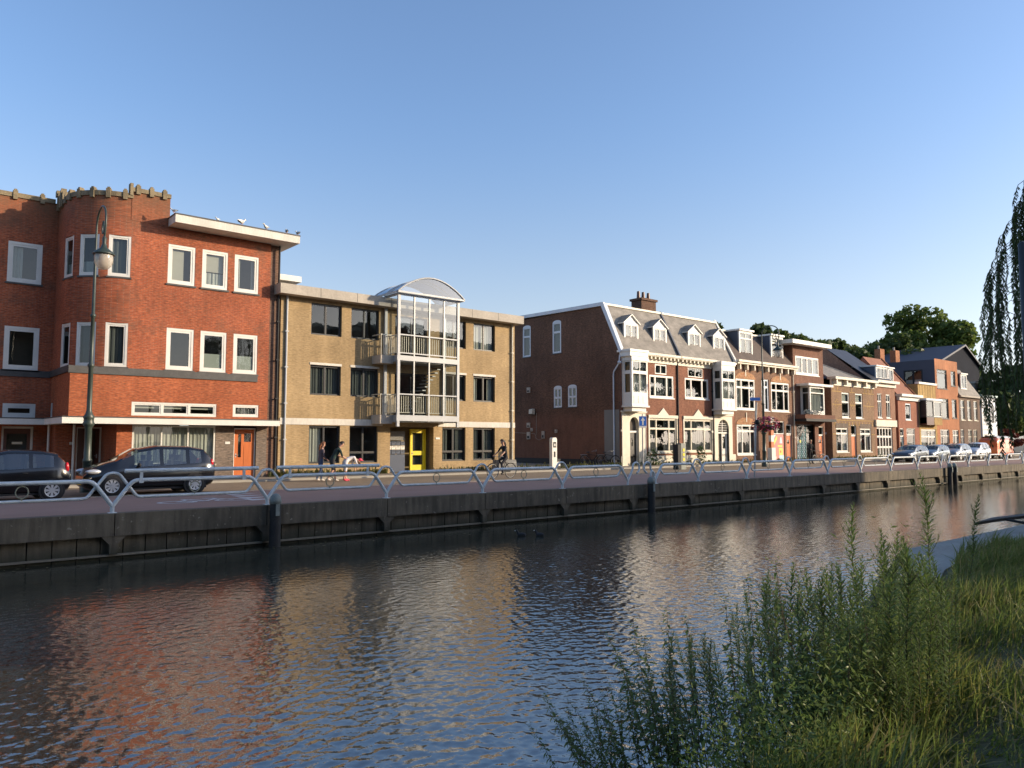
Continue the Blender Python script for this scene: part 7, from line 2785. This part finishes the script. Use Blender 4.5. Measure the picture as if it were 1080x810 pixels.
# ------------------------------------------------------------------ foreground plants on the near bank
M_STALKW = leafy('willowherb_leaf', (0.115, 0.18, 0.042), (0.17, 0.235, 0.06), 3.0, .35, .45)
M_STALKN = leafy('nettle_leaf', (0.10, 0.155, 0.045), (0.16, 0.21, 0.06), 3.0, .42, .5)
M_STEM = plain('plant_stem', (0.075, 0.085, 0.035), .7, .2, 4)
M_STEMR = plain('reddish_plant_stem', (0.085, 0.055, 0.035), .7, .2, 4)
M_SEED = plain('seed_cluster', (0.13, 0.12, 0.06), .9, .2, 8)
STALKS = [
    ('w', 8.51, 3.36, -0.45, 1.87, -0.22, 0.01), ('w', 7.48, 3.66, -0.6, 1.74, -0.13, -0.06), ('w', 7.49, 3.43, -0.55, 1.47, -0.11, -0.06), ('w', 7.54, 3.36, -0.5, 1.38, -0.03, -0.11),
    ('w', 6.84, 3.48, -0.6, 1.25, -0.13, -0.02), ('w', 6.6, 3.45, -0.7, 0.99, -0.16, 0.04), ('w', 8.0, 3.12, -0.4, 0.8, -0.02, -0.06), ('w', 7.93, 2.94, -0.35, 0.97, -0.07, -0.03),
    ('w', 7.03, 3.33, -0.6, 1.31, -0.1, -0.04), ('w', 7.19, 3.11, -0.5, 1.09, -0.03, -0.08), ('w', 5.94, 3.19, -0.7, 0.75, -0.18, 0.08), ('w', 10.71, 3.85, -0.35, 1.43, 0.06, -0.19),
    ('n', 6.12, 3.21, -0.75, 1.56, -0.43, 0.21), ('n', 6.31, 3.4, -0.7, 1.37, -0.04, -0.1), ('n', 5.89, 3.32, -0.8, 1.42, -0.13, -0.03), ('n', 5.88, 3.75, -0.85, 1.44, -0.13, -0.03),
    ('n', 5.65, 3.69, -0.85, 1.29, -0.19, 0.04), ('n', 5.46, 4.01, -0.9, 1.24, -0.27, 0.11), ('n', 5.26, 3.82, -0.9, 1.24, -0.19, 0.04), ('n', 5.17, 4.18, -0.95, 1.2, -0.25, 0.09),
    ('n', 5.14, 3.97, -0.95, 1.15, -0.28, 0.12), ('n', 5.04, 4.17, -0.95, 1.15, -0.35, 0.18), ('n', 4.89, 3.96, -0.95, 1.03, -0.3, 0.16), ('n', 4.82, 4.18, -1.0, 0.93, -0.42, 0.26),
    ('n', 4.76, 4.22, -1.0, 0.75, -0.28, 0.16), ('n', 4.52, 4.21, -1.0, 0.91, -0.46, 0.3), ('n', 4.47, 4.26, -1.0, 0.73, -0.34, 0.22), ('n', 4.38, 4.48, -1.05, 0.59, -0.28, 0.18),
    ('n', 5.54, 3.79, -0.85, 1.04, -0.26, 0.11), ('n', 5.77, 3.42, -0.8, 1.13, -0.16, 0.02), ('n', 5.38, 3.68, -0.85, 0.9, -0.16, 0.05), ('n', 4.73, 3.29, -0.84, 0.82, -0.17, 0.06),
    ('n', 4.55, 3.66, -0.92, 0.97, -0.22, 0.09), ('w', 5.76, 2.89, -0.61, 0.93, -0.11, 0.0), ('n', 5.95, 3.3, -0.68, 0.64, -0.14, 0.05), ('w', 5.91, 2.79, -0.57, 1.03, -0.11, -0.01),
    ('n', 5.43, 4.22, -0.9, 0.75, -0.12, 0.03), ('n', 5.24, 3.24, -0.76, 0.89, -0.18, 0.06), ('n', 4.68, 3.96, -0.92, 0.7, -0.13, 0.04), ('w', 6.26, 3.26, -0.64, 0.75, -0.12, 0.03),
    ('n', 4.41, 4.09, -0.95, 0.6, -0.11, 0.03), ('n', 5.25, 4.07, -0.88, 0.72, -0.07, -0.01), ('n', 4.57, 3.41, -0.86, 1.04, -0.1, -0.02), ('n', 5.94, 3.27, -0.68, 0.86, -0.15, 0.04),
    ('n', 4.67, 4.18, -0.94, 0.74, -0.16, 0.06), ('n', 6.2, 2.63, -0.51, 0.64, -0.06, -0.01), ('n', 4.57, 3.67, -0.91, 1.01, -0.16, 0.04), ('n', 4.93, 4.55, -0.96, 0.49, -0.28, 0.19),
    ('w', 4.85, 2.96, -0.75, 0.76, -0.13, 0.04), ('n', 5.9, 3.16, -0.64, 0.96, -0.07, -0.03), ('w', 5.72, 2.89, -0.61, 0.5, -0.07, 0.01), ('w', 5.2, 3.04, -0.69, 0.96, -0.07, -0.04),
    ('w', 5.34, 2.34, -0.52, 0.87, -0.05, -0.04), ('n', 4.32, 4.07, -0.97, 0.61, -0.24, 0.15), ('n', 5.38, 2.75, -0.62, 0.77, -0.09, -0.0), ('n', 4.66, 3.5, -0.88, 0.72, -0.13, 0.04),
    ('n', 5.11, 3.2, -0.77, 0.92, -0.16, 0.05), ('n', 6.52, 3.82, -0.72, 0.7, -0.15, 0.06), ('w', 5.26, 3.35, -0.76, 0.93, -0.1, -0.01), ('n', 5.27, 3.12, -0.71, 0.96, -0.1, -0.01),
    ('n', 5.4, 2.61, -0.58, 1.12, -0.08, -0.04), ('w', 6.07, 3.0, -0.59, 0.84, -0.06, -0.03), ('w', 6.0, 2.83, -0.57, 0.91, -0.08, -0.02), ('n', 5.65, 2.62, -0.55, 0.88, -0.07, -0.03),
    ('n', 4.64, 3.66, -0.91, 0.98, -0.21, 0.08), ('w', 5.89, 2.48, -0.51, 0.6, -0.09, 0.01), ('n', 4.78, 3.14, -0.8, 0.64, -0.16, 0.07), ('n', 4.81, 3.62, -0.86, 0.7, -0.07, -0.01),
    ('n', 4.44, 3.85, -0.94, 0.91, -0.19, 0.07), ('n', 4.9, 3.64, -0.87, 0.74, -0.12, 0.03), ('w', 6.31, 2.84, -0.54, 0.66, -0.04, -0.03), ('w', 5.69, 2.96, -0.63, 0.84, -0.11, 0.01),
    ('n', 5.38, 3.12, -0.71, 0.99, -0.16, 0.04), ('w', 6.2, 2.62, -0.5, 0.6, -0.05, -0.01), ('n', 5.59, 3.91, -0.83, 0.49, -0.13, 0.07), ('w', 5.2, 2.93, -0.67, 0.83, -0.06, -0.03),
    ('n', 4.33, 3.87, -0.95, 0.62, -0.25, 0.15), ('n', 6.3, 3.68, -0.72, 0.7, -0.17, 0.07), ('n', 5.55, 2.6, -0.56, 0.95, -0.07, -0.04), ('n', 4.73, 3.63, -0.9, 0.82, -0.15, 0.05),
    ('w', 6.43, 2.82, -0.52, 0.82, -0.06, -0.03), ('w', 6.42, 2.69, -0.5, 0.83, -0.09, -0.01), ('w', 5.35, 2.87, -0.65, 0.56, -0.08, 0.01), ('n', 5.1, 3.39, -0.78, 0.51, -0.06, 0.0),
    ('n', 6.03, 3.44, -0.68, 0.63, -0.05, -0.02), ('n', 4.49, 3.88, -0.93, 0.53, -0.16, 0.09), ('w', 5.34, 2.66, -0.6, 0.55, -0.06, -0.01), ('w', 5.43, 2.67, -0.58, 1.12, -0.07, -0.05),
    ('w', 5.62, 3.3, -0.71, 0.64, -0.11, 0.03), ('n', 4.55, 4.19, -0.96, 0.49, -0.26, 0.17), ('n', 5.71, 3.2, -0.69, 0.66, -0.13, 0.04), ('w', 5.8, 3.34, -0.69, 0.75, -0.09, -0.0),
    ('n', 5.52, 3.41, -0.76, 0.66, -0.15, 0.06), ('n', 5.72, 2.59, -0.55, 0.9, -0.1, -0.0), ('w', 5.46, 2.69, -0.6, 1.12, -0.1, -0.03), ('n', 4.35, 4.21, -0.96, 0.69, -0.18, 0.08),
    ('n', 4.84, 3.68, -0.9, 0.42, -0.16, 0.1), ('w', 4.71, 3.29, -0.82, 1.01, -0.1, -0.01), ('w', 6.11, 3.17, -0.64, 0.88, -0.12, 0.02), ('n', 4.96, 3.81, -0.89, 0.72, -0.1, 0.02),
    ('n', 4.64, 3.54, -0.9, 0.87, -0.19, 0.08), ('w', 5.76, 2.58, -0.54, 1.04, -0.09, -0.03), ('n', 4.25, 3.89, -0.94, 0.74, -0.11, 0.02), ('n', 4.68, 3.52, -0.9, 0.54, -0.19, 0.11),
    ('n', 4.67, 3.87, -0.93, 0.71, -0.21, 0.11), ('n', 5.08, 4.13, -0.93, 0.8, -0.28, 0.15), ('w', 6.02, 3.64, -0.72, 0.71, -0.07, -0.01), ('n', 4.33, 3.99, -0.96, 0.55, -0.2, 0.12),
    ('w', 6.64, 3.22, -0.59, 0.63, -0.08, 0.0), ('w', 5.34, 3.31, -0.76, 0.8, -0.16, 0.05), ('n', 6.42, 3.35, -0.63, 0.61, -0.09, 0.02), ('n', 4.68, 3.97, -0.92, 0.88, -0.14, 0.03),
    ('w', 6.12, 3.38, -0.66, 0.62, -0.06, -0.01), ('n', 6.08, 3.31, -0.66, 0.73, -0.08, -0.0), ('n', 5.52, 3.65, -0.8, 0.51, -0.16, 0.08), ('n', 6.03, 3.25, -0.65, 0.56, -0.06, -0.0),
    ('n', 4.71, 2.99, -0.75, 0.81, -0.07, -0.02), ('w', 5.71, 3.35, -0.72, 0.63, -0.13, 0.04), ('n', 4.98, 4.28, -0.93, 0.5, -0.12, 0.05), ('w', 5.64, 3.22, -0.71, 0.79, -0.15, 0.05),
    ('w', 6.47, 2.87, -0.54, 0.55, -0.07, 0.0), ('n', 5.91, 2.49, -0.51, 0.63, -0.08, 0.01), ('n', 4.79, 3.2, -0.8, 0.75, -0.11, 0.02), ('n', 4.6, 3.61, -0.9, 0.7, -0.13, 0.04),
    ('w', 6.42, 2.88, -0.55, 0.72, -0.1, 0.02), ('w', 5.3, 2.68, -0.6, 0.9, -0.05, -0.04), ('n', 4.93, 3.43, -0.83, 0.5, -0.12, 0.05), ('n', 4.97, 3.13, -0.75, 0.76, -0.1, 0.01),
    ('n', 4.89, 3.79, -0.9, 0.53, -0.16, 0.09), ('n', 4.39, 4.1, -0.95, 0.57, -0.15, 0.07), ('n', 5.14, 3.93, -0.9, 0.84, -0.16, 0.05), ('n', 5.52, 3.46, -0.76, 0.9, -0.14, 0.03),
    ('n', 5.05, 3.23, -0.76, 0.47, -0.06, 0.01), ('w', 5.34, 2.35, -0.52, 0.9, -0.07, -0.03), ('n', 5.23, 3.92, -0.89, 0.76, -0.18, 0.08), ('n', 4.65, 3.58, -0.89, 0.62, -0.11, 0.03),
    ('n', 5.21, 2.6, -0.59, 1.11, -0.06, -0.06), ('w', 6.93, 3.28, -0.57, 0.61, -0.08, 0.0), ('n', 4.96, 4.08, -0.92, 0.85, -0.16, 0.05), ('w', 6.89, 3.51, -0.62, 0.65, -0.08, 0.0),
    ('w', 5.81, 3.12, -0.65, 0.92, -0.08, -0.02), ('n', 5.17, 3.8, -0.87, 0.9, -0.16, 0.05), ('n', 4.76, 3.1, -0.79, 1.07, -0.16, 0.03), ('n', 5.33, 3.85, -0.85, 0.46, -0.09, 0.03),
    ('n', 4.82, 4.17, -0.94, 0.6, -0.23, 0.13), ('w', 5.42, 2.52, -0.56, 0.9, -0.1, -0.01), ('w', 6.17, 2.61, -0.51, 0.64, -0.09, 0.01), ('n', 4.65, 3.58, -0.9, 1.01, -0.18, 0.06),
    ('n', 5.27, 4.14, -0.91, 0.71, -0.24, 0.13), ('n', 4.78, 3.43, -0.87, 0.68, -0.19, 0.09), ('n', 4.38, 4.27, -0.97, 0.46, -0.16, 0.09), ('n', 6.16, 3.25, -0.64, 0.88, -0.11, 0.01),
    ('w', 5.06, 3.09, -0.75, 0.87, -0.14, 0.03), ('w', 4.95, 3.14, -0.78, 0.88, -0.17, 0.05), ('n', 5.72, 3.03, -0.64, 0.87, -0.1, 0.0), ('w', 5.47, 2.63, -0.57, 1.08, -0.07, -0.05),
    ('w', 5.43, 2.73, -0.6, 1.02, -0.07, -0.04), ('n', 4.64, 3.76, -0.92, 0.84, -0.18, 0.07), ('n', 4.45, 3.95, -0.93, 0.71, -0.07, -0.02), ('n', 5.28, 3.48, -0.79, 0.9, -0.14, 0.03),
    ('n', 5.65, 3.13, -0.66, 0.68, -0.07, -0.01), ('n', 4.43, 3.94, -0.95, 0.71, -0.21, 0.11), ('w', 6.43, 3.04, -0.57, 0.69, -0.07, -0.01), ('n', 4.42, 3.96, -0.95, 0.65, -0.25, 0.15),
    ('w', 6.14, 2.59, -0.47, 1.43, -0.12, -0.04), ('w', 5.78, 2.55, -0.49, 1.01, -0.06, -0.05), ('w', 5.61, 3.98, -0.84, 0.98, -0.12, 0.0), ('w', 6.76, 2.8, -0.46, 1.11, -0.13, -0.0),
    ('w', 7.29, 4.82, -0.79, 0.7, -0.1, 0.02), ('w', 5.8, 3.07, -0.63, 1.38, -0.1, -0.05), ('w', 6.07, 2.33, -0.42, 1.33, -0.17, 0.01), ('w', 6.14, 2.37, -0.4, 1.12, -0.1, -0.03),
    ('w', 7.17, 3.71, -0.65, 1.08, -0.19, 0.05), ('w', 7.35, 3.94, -0.65, 0.89, -0.09, -0.01), ('w', 6.03, 4.53, -0.86, 0.78, -0.08, -0.01), ('w', 6.0, 2.61, -0.48, 1.51, -0.1, -0.07),
    ('w', 5.77, 2.57, -0.49, 1.36, -0.07, -0.08), ('w', 6.17, 3.71, -0.72, 1.25, -0.08, -0.05), ('w', 6.06, 3.4, -0.68, 1.27, -0.09, -0.05), ('w', 5.69, 2.2, -0.39, 1.13, -0.07, -0.05),
    ('w', 7.14, 3.15, -0.52, 1.4, -0.17, 0.01), ('w', 6.34, 3.63, -0.69, 1.37, -0.08, -0.06), ('w', 5.67, 3.96, -0.82, 0.9, -0.1, -0.0), ('w', 5.69, 3.51, -0.75, 1.09, -0.14, 0.01),
    ('w', 6.93, 3.19, -0.52, 1.32, -0.08, -0.06), ('w', 6.11, 2.91, -0.58, 1.24, -0.17, 0.02), ('w', 5.7, 2.32, -0.43, 1.12, -0.06, -0.06), ('w', 6.31, 3.77, -0.73, 1.33, -0.15, -0.01),
    ('w', 7.14, 3.61, -0.61, 1.19, -0.11, -0.02), ('w', 6.57, 4.51, -0.82, 0.57, -0.12, 0.05), ('w', 6.07, 3.62, -0.72, 1.21, -0.1, -0.04), ('w', 6.45, 4.13, -0.78, 0.78, -0.14, 0.04),
    ('w', 5.42, 4.22, -0.88, 1.0, -0.07, -0.04), ('w', 7.51, 3.19, -0.48, 1.26, -0.13, -0.01), ('w', 6.98, 4.66, -0.79, 0.88, -0.05, -0.04), ('w', 6.65, 3.08, -0.54, 0.91, -0.09, -0.01),
    ('w', 6.53, 4.07, -0.75, 0.91, -0.06, -0.04), ('w', 5.69, 3.15, -0.69, 1.25, -0.15, 0.01), ('w', 6.8, 3.1, -0.54, 1.15, -0.16, 0.03), ('w', 5.65, 4.21, -0.85, 0.91, -0.06, -0.03),
    ('w', 7.45, 3.67, -0.6, 0.71, -0.14, 0.05), ('w', 7.53, 3.16, -0.48, 1.32, -0.16, 0.01), ('w', 7.35, 4.74, -0.78, 0.94, -0.11, 0.0), ('w', 5.72, 3.07, -0.67, 0.68, -0.14, 0.06),
    ('w', 5.63, 4.28, -0.89, 0.77, -0.15, 0.05), ('w', 5.82, 3.01, -0.64, 1.34, -0.16, 0.01), ('w', 6.12, 2.48, -0.45, 1.35, -0.15, -0.01), ('w', 7.11, 2.87, -0.42, 1.04, -0.05, -0.06),
    ('w', 7.3, 4.45, -0.75, 1.1, -0.15, 0.02), ('w', 6.82, 4.02, -0.71, 0.93, -0.06, -0.04), ('w', 6.98, 3.53, -0.63, 0.82, -0.17, 0.06), ('w', 6.4, 4.53, -0.84, 0.47, -0.14, 0.07),
    ('w', 7.21, 3.8, -0.66, 0.58, -0.16, 0.08), ('w', 6.85, 3.74, -0.66, 1.15, -0.11, -0.02), ('w', 6.3, 4.03, -0.78, 0.93, -0.14, 0.03), ('w', 6.13, 2.58, -0.46, 1.26, -0.1, -0.04),
    ('w', 6.7, 3.23, -0.57, 1.24, -0.13, -0.01), ('w', 6.8, 3.09, -0.52, 0.74, -0.08, -0.0), ('w', 6.74, 3.42, -0.6, 0.98, -0.08, -0.03), ('w', 6.38, 3.13, -0.61, 1.06, -0.18, 0.05),
    ('w', 6.22, 2.42, -0.41, 1.03, -0.11, -0.01), ('w', 6.72, 3.37, -0.62, 1.3, -0.18, 0.03), ('w', 5.82, 2.4, -0.44, 1.39, -0.1, -0.06), ('w', 7.05, 2.8, -0.41, 0.64, -0.04, -0.03),
    ('w', 6.21, 3.48, -0.67, 1.33, -0.08, -0.06), ('w', 6.71, 3.87, -0.72, 1.06, -0.19, 0.06), ('w', 6.76, 5.06, -0.87, 0.26, -0.07, 0.03), ('w', 6.66, 4.01, -0.74, 1.24, -0.14, -0.0),
]



def leaf_fold(mb, base, d, side, ln, w, mat, droop=.25, segs=3):
    """Leaf blade of a few faces: widens, tapers and bends downwards, folded along its midrib."""
    d, side = d.normalized(), side.normalized()
    upn = side.cross(d)
    prof = [(0, .10), (.30, .95), (.62, .75), (1.0, 0.02)]
    mid, L_, R_ = [], [], []
    for t_, k in prof:
        c = base + d * (ln * t_) - Vector((0, 0, 1)) * (droop * ln * t_ * t_)
        mid.append(c)
        L_.append(c + side * w * .5 * k + upn * w * .14 * k)
        R_.append(c - side * w * .5 * k + upn * w * .14 * k)
    for i in range(3):
        mb.face([mid[i], L_[i], L_[i + 1], mid[i + 1]], mat, uv=[(0, 0)] * 4, smooth=True)
        mb.face([mid[i], mid[i + 1], R_[i + 1], R_[i]], mat, uv=[(0, 0)] * 4, smooth=True)


def stalk_proto(kind, seed):
    rd = random.Random(seed)
    H = 1.4
    t = thing('willowherb' if kind == 'w' else 'nettle', '-', 'wild plant', (0, 0, 0))
    st = MB()
    bend = rd.uniform(-.06, .06), rd.uniform(-.06, .06)
    def axis(z):
        f = z / H
        return Vector((bend[0] * math.sin(f * 2.6) + .012 * math.sin(9 * f + seed), bend[1] * math.sin(f * 2.9) + .012 * math.cos(8 * f), z))
    st.tube([axis(H * k / 10) for k in range(11)], [.0075 - .0006 * k for k in range(11)], M_STEM if kind == 'w' else M_STEMR, 5)
    fo = MB()
    if kind == 'w':
        n = 150
        for k in range(n):
            f = .12 + .88 * k / n
            a = k * 2.4 + rd.uniform(-.3, .3)
            up_ = .9 + .9 * max(0, f - .75) * 4 + rd.uniform(-.2, .2)
            d = Vector((math.cos(a), math.sin(a), up_))
            side = Vector((-math.sin(a), math.cos(a), 0))
            env = math.sin(min(1, (1 - f) * 4.0 + .22) * 1.57) * (.55 + .45 * min(1, f * 2.2))
            ln = rd.uniform(.095, .145) * env
            leaf_fold(fo, axis(H * f), d, side, ln, ln * .17, M_STALKW, .35)
        for k in range(9):        # short side shoots
            f = rd.uniform(.45, .85)
            a = rd.uniform(0, 6.283)
            b = axis(H * f)
            e = b + Vector((math.cos(a) * .11, math.sin(a) * .11, .17)) * rd.uniform(.7, 1.2)
            st.tube([b, b.lerp(e, .6) + Vector((math.cos(a), math.sin(a), 0)) * .01, e], [.003, .0025, .001], M_STEM, 4)
            for j in range(9):
                c = b.lerp(e, .25 + .75 * j / 9)
                aa = j * 2.4
                d = Vector((math.cos(aa), math.sin(aa), 1.0))
                leaf_fold(fo, c, d, Vector((-math.sin(aa), math.cos(aa), 0)), .05, .009, M_STALKW, .2)
    else:
        n = 21
        for k in range(n):
            f = .14 + .86 * (k / (n - 1)) ** .92
            env = .45 + .55 * min(1, (1 - f) * 3.2 + .08)
            for s in (0, math.pi):
                a = k * 1.5708 + s + rd.uniform(-.3, .3)
                d = Vector((math.cos(a), math.sin(a), rd.uniform(.1, .55)))
                side = Vector((-math.sin(a), math.cos(a), rd.uniform(-.2, .2)))
                b = axis(H * f)
                pet = b + d.normalized() * .02 * env
                st.tube([b, pet], [.0022, .0016], M_STEMR, 3, caps=False)
                ln = rd.uniform(.080, .115) * env
                leaf_fold(fo, pet, d, side, ln, ln * .46, M_STALKN, rd.uniform(.5, 1.0))
                if f > .3 and rd.random() < .75:
                    aa = a + rd.uniform(-.5, .5)
                    e = b + Vector((math.cos(aa) * .055, math.sin(aa) * .055, .03 + .03 * f)) * rd.uniform(.6, 1.3)
                    for j in range(4):
                        c = b.lerp(e, .3 + .25 * j)
                        dd = Vector((rd.gauss(0, 1), rd.gauss(0, 1), rd.uniform(-.2, 1)))
                        leaf_fold(fo, c, dd, dd.orthogonal(), .028, .012, M_STALKN, .3)
                if f > .5 and rd.random() < .5:
                    aa = a + 1.57
                    e = b + Vector((math.cos(aa) * .05, math.sin(aa) * .05, -.03))
                    for j in range(5):
                        c = b.lerp(e, .2 + .2 * j)
                        fo.ball((c.x, c.y, c.z), .0045, M_SEED, 4, 3)
    st.build('stem', t)
    fo.build('leaves', t)
    return t


protos = {k: [stalk_proto(k, s) for s in range(5)] for k in 'wn'}
used = {id(p): False for v in protos.values() for p in v}
SL = {('w', 0): 'tallest willowherb stalk standing up against the sunlit quay wall', ('w', 1): 'tall willowherb stalk against the shaded part of the quay wall',
      ('w', 11): 'willowherb with broader curled tip beside the concrete slab', ('n', 14): 'long nettle stalk leaning left above the middle of the plants',
      ('n', 12): 'nettle stalk whose tip stands highest left of the willowherbs', ('n', 25): 'leftmost tall nettle stalk leaning out over the water'}
for i, (kind, x, y, z, hh, dx, dy) in enumerate(STALKS):
    ps = protos[kind]
    p = ps[i % 5]
    lab = SL.get((kind, i), 'slender willowherb stalk with narrow leaves in the near bank thicket' if kind == 'w' else 'leafy nettle stalk in the near bank thicket')
    grp = None if (kind, i) in SL else ('willowherb stalks on the near bank' if kind == 'w' else 'nettle stalks on the near bank')
    if used[id(p)]:
        o = dup(p)
    else:
        o = p
        used[id(p)] = True
    o.location = (x, y, z)
    k = max(.45, hh / 1.4)
    o.scale = (min(k, 1.15) * .95, min(k, 1.15) * .95, k)
    tilt = Vector((dx, dy, hh)).normalized().to_track_quat('Z', 'Y').to_matrix() @ Matrix.Rotation(i * 2.4, 3, 'Z')
    o.rotation_euler = tilt.to_euler()
    o['label'] = lab
    if grp:
        o['group'] = grp
    elif 'group' in o:
        del o['group']
for v in protos.values():
    for p in v:
        if not used[id(p)]:
            p.location = (6.6, 3.3, -.7)


def edge_y(x):
    for (xa, ya), (xb, yb) in zip(BANK[::-1], BANK[::-1][1:]):
        if x <= xb:
            return ya + (yb - ya) * (x - xa) / (xb - xa)
    return 6.2


# long grass of the bank: one mass nobody could count
def grass(name, n, xr, back, hts, wid, mats, wts, kind_seed, front=.5, lean=.35):
    g = np.random.default_rng(kind_seed)
    x = g.uniform(xr[0], xr[1], n)
    ey = np.array([edge_y(v) for v in x])
    off = g.uniform(-back, front, n)
    y = ey + off
    z = np.where(off > 0, -.35 - off * 1.1 * (x < 9.9), -.35 + np.minimum(-off, 1.3) * .12)
    keep = (y > -2.4) & ~((x > 15) & (off > -1.1))
    keep &= ~((x > 9.5) & (x < 15.3) & (off > -.55 * (x > 11.5) - .05))
    x, y, z = x[keep], y[keep], z[keep]
    n = len(x)
    clump = .75 + .35 * np.sin(x * 2.1 + np.sin(y * 1.7) * 2) * np.cos(y * 1.9 + x * .6)
    h = g.uniform(hts[0], hts[1], n) * clump * np.interp(x, [8, 11], [1.0, .85])
    a = g.uniform(0, 2 * np.pi, n)
    la = g.normal(-.9, 1.1, n)
    ll = np.abs(g.normal(0, lean, n)) * h
    w = wid * g.uniform(.6, 1.4, n)
    bx_, by_ = np.cos(a) * w, np.sin(a) * w
    lx, ly = np.cos(la) * ll, np.sin(la) * ll

    def pt(f, wf, s):
        return np.stack([x + lx * f ** 1.8 + s * bx_ * wf, y + ly * f ** 1.8 + s * by_ * wf, z + h * (f - .18 * (ll / h) * f ** 3)], -1)
    q1 = np.stack([pt(0, 1, -1), pt(0, 1, 1), pt(.5, .85, 1), pt(.5, .85, -1)], 1)
    q2 = np.stack([pt(.5, .85, -1), pt(.5, .85, 1), pt(.8, .5, 1), pt(.8, .5, -1)], 1)
    q3 = np.stack([pt(.8, .5, -1), pt(.8, .5, 1), pt(1, .05, 1), pt(1, .05, -1)], 1)
    mi_ = g.choice(len(mats), n, p=wts)
    me = numpy_mesh(name, np.concatenate([q1, q2, q3]), 4, mats, np.concatenate([mi_] * 3))
    return tag(link(name, me), kind='stuff')


M_GR1 = leafy('grass_green', (0.13, 0.185, 0.042), (0.17, 0.225, 0.055), .9, .5)
M_GR2 = leafy('grass_yellow_green', (0.21, 0.235, 0.06), (0.26, 0.26, 0.075), .9, .4)
M_GR3 = leafy('grass_straw', (0.26, 0.22, 0.09), (0.32, 0.27, 0.12), .9, .3)
grass('bank_grass', 40000, (3.2, 17), 3.4, (.14, .48), .0068, [M_GR1, M_GR2, M_GR3], [.56, .32, .12], 3, lean=.75)
grass('far_bank_grass', 9000, (15, 40), 5.0, (.25, .6), .012, [M_GR1, M_GR2, M_GR3], [.8, .15, .05], 4)

# low tangle of leaves under the stalks
g_ = np.random.default_rng(8)
n = 30000
x = g_.uniform(3.6, 9.6, n)
ey = np.array([edge_y(v) for v in x])
off = g_.uniform(-.35, .95, n)
base = np.where(off > 0, -.35 - off * 1.0, -.35)
ht = np.abs(g_.normal(0, .32, n)) * (1.2 - .3 * off)
c = np.stack([x, ey + off, base + ht], -1)
tag(link('bank_undergrowth', numpy_mesh('bank_undergrowth', leaf_quads(c, g_.uniform(.025, .06, n), .3, g_), 4, [M_STALKN, M_STALKW], g_.integers(0, 2, n))), kind='stuff')


for j in range(15):  # unseen tree row added so the facade windows reflect dark foliage
    xx = 80 + j * 10.5
    tree('reflected_tree', 'unseen leafy tree added behind the near bank to darken window reflections', (xx, -27 - (j % 3), 0), 16.5 + (j * 7 % 5) * .5, 5.6, 2.5, L2, 34, 60, 'unseen trees added for the window reflections')

# ------------------------------------------------------------------ the near bank's own houses, behind the viewer: they shade the quay opposite
NB = 'tall houses along the near bank behind the viewer'
NBX = [-46, -34, -23, -12, -1.5, 8.5, 19.0, None, 36.5, 45, 52, 60.5, 69, 77.7]  # unseen row, its gap shaped to let sun onto the bank grass
hts = [15.4, 14.9, 15.8, 15.3, 15.0, 15.7, 0, 15.2, 15.9, 15.3, 15.0, 15.6, 14.8]
kk = 0
for a, b in zip(NBX, NBX[1:]):
    if a is None or b is None:
        continue
    hh = [15.4, 14.9, 15.8, 15.3, 15.0, 15.7, 15.2, 15.9, 15.3, 15.0, 15.6][kk]
    col = ['plain', 'rendered', 'narrow', 'broad', 'corner', 'slim'][kk % 6]
    h = House('canal_house', 'tall flat roofed brick canal house in the row along the near bank', ((a + b) / 2, -11, 0), group=NB)
    m = MB()
    nwin = 3
    hl = []
    for s in range(5):
        for j in range(nwin):
            xc = a + (b - a) * (j + .5) / nwin
            hl.append((xc - .65, xc + .65, .9 + s * 2.85, 2.7 + s * 2.85))
    wall(m, [M_FARB, M_ROWD, M_ROWE][kk % 3], a, b, 0, hh, hl, lambda u, v, d: (u, -11 - d, v))
    m.box(a, b, -20, -11.15, 0, hh - .01, M_FARB, skip='kt')
    m.face([(a, -20, hh - .05), (b, -20, hh - .05), (b, -11, hh - .05), (a, -11, hh - .05)], M_DARKSILL)
    h.part('wall', m)
    c = MB()
    c.box(a, b, -11.2, -10.75, hh - .35, hh + .02, M_CREAM)
    h.part('cornice', c)
    for q in hl:
        w_ = MB()
        w_.box(q[0], q[1], -11.16, -11.12, q[2], q[3], M_ANTH)
        w_.box(q[0], q[1], -11.12, -11.08, (q[2] + q[3]) / 2 - .04, (q[2] + q[3]) / 2 + .04, M_WHITE)
        h.part('window', w_)
    kk += 1
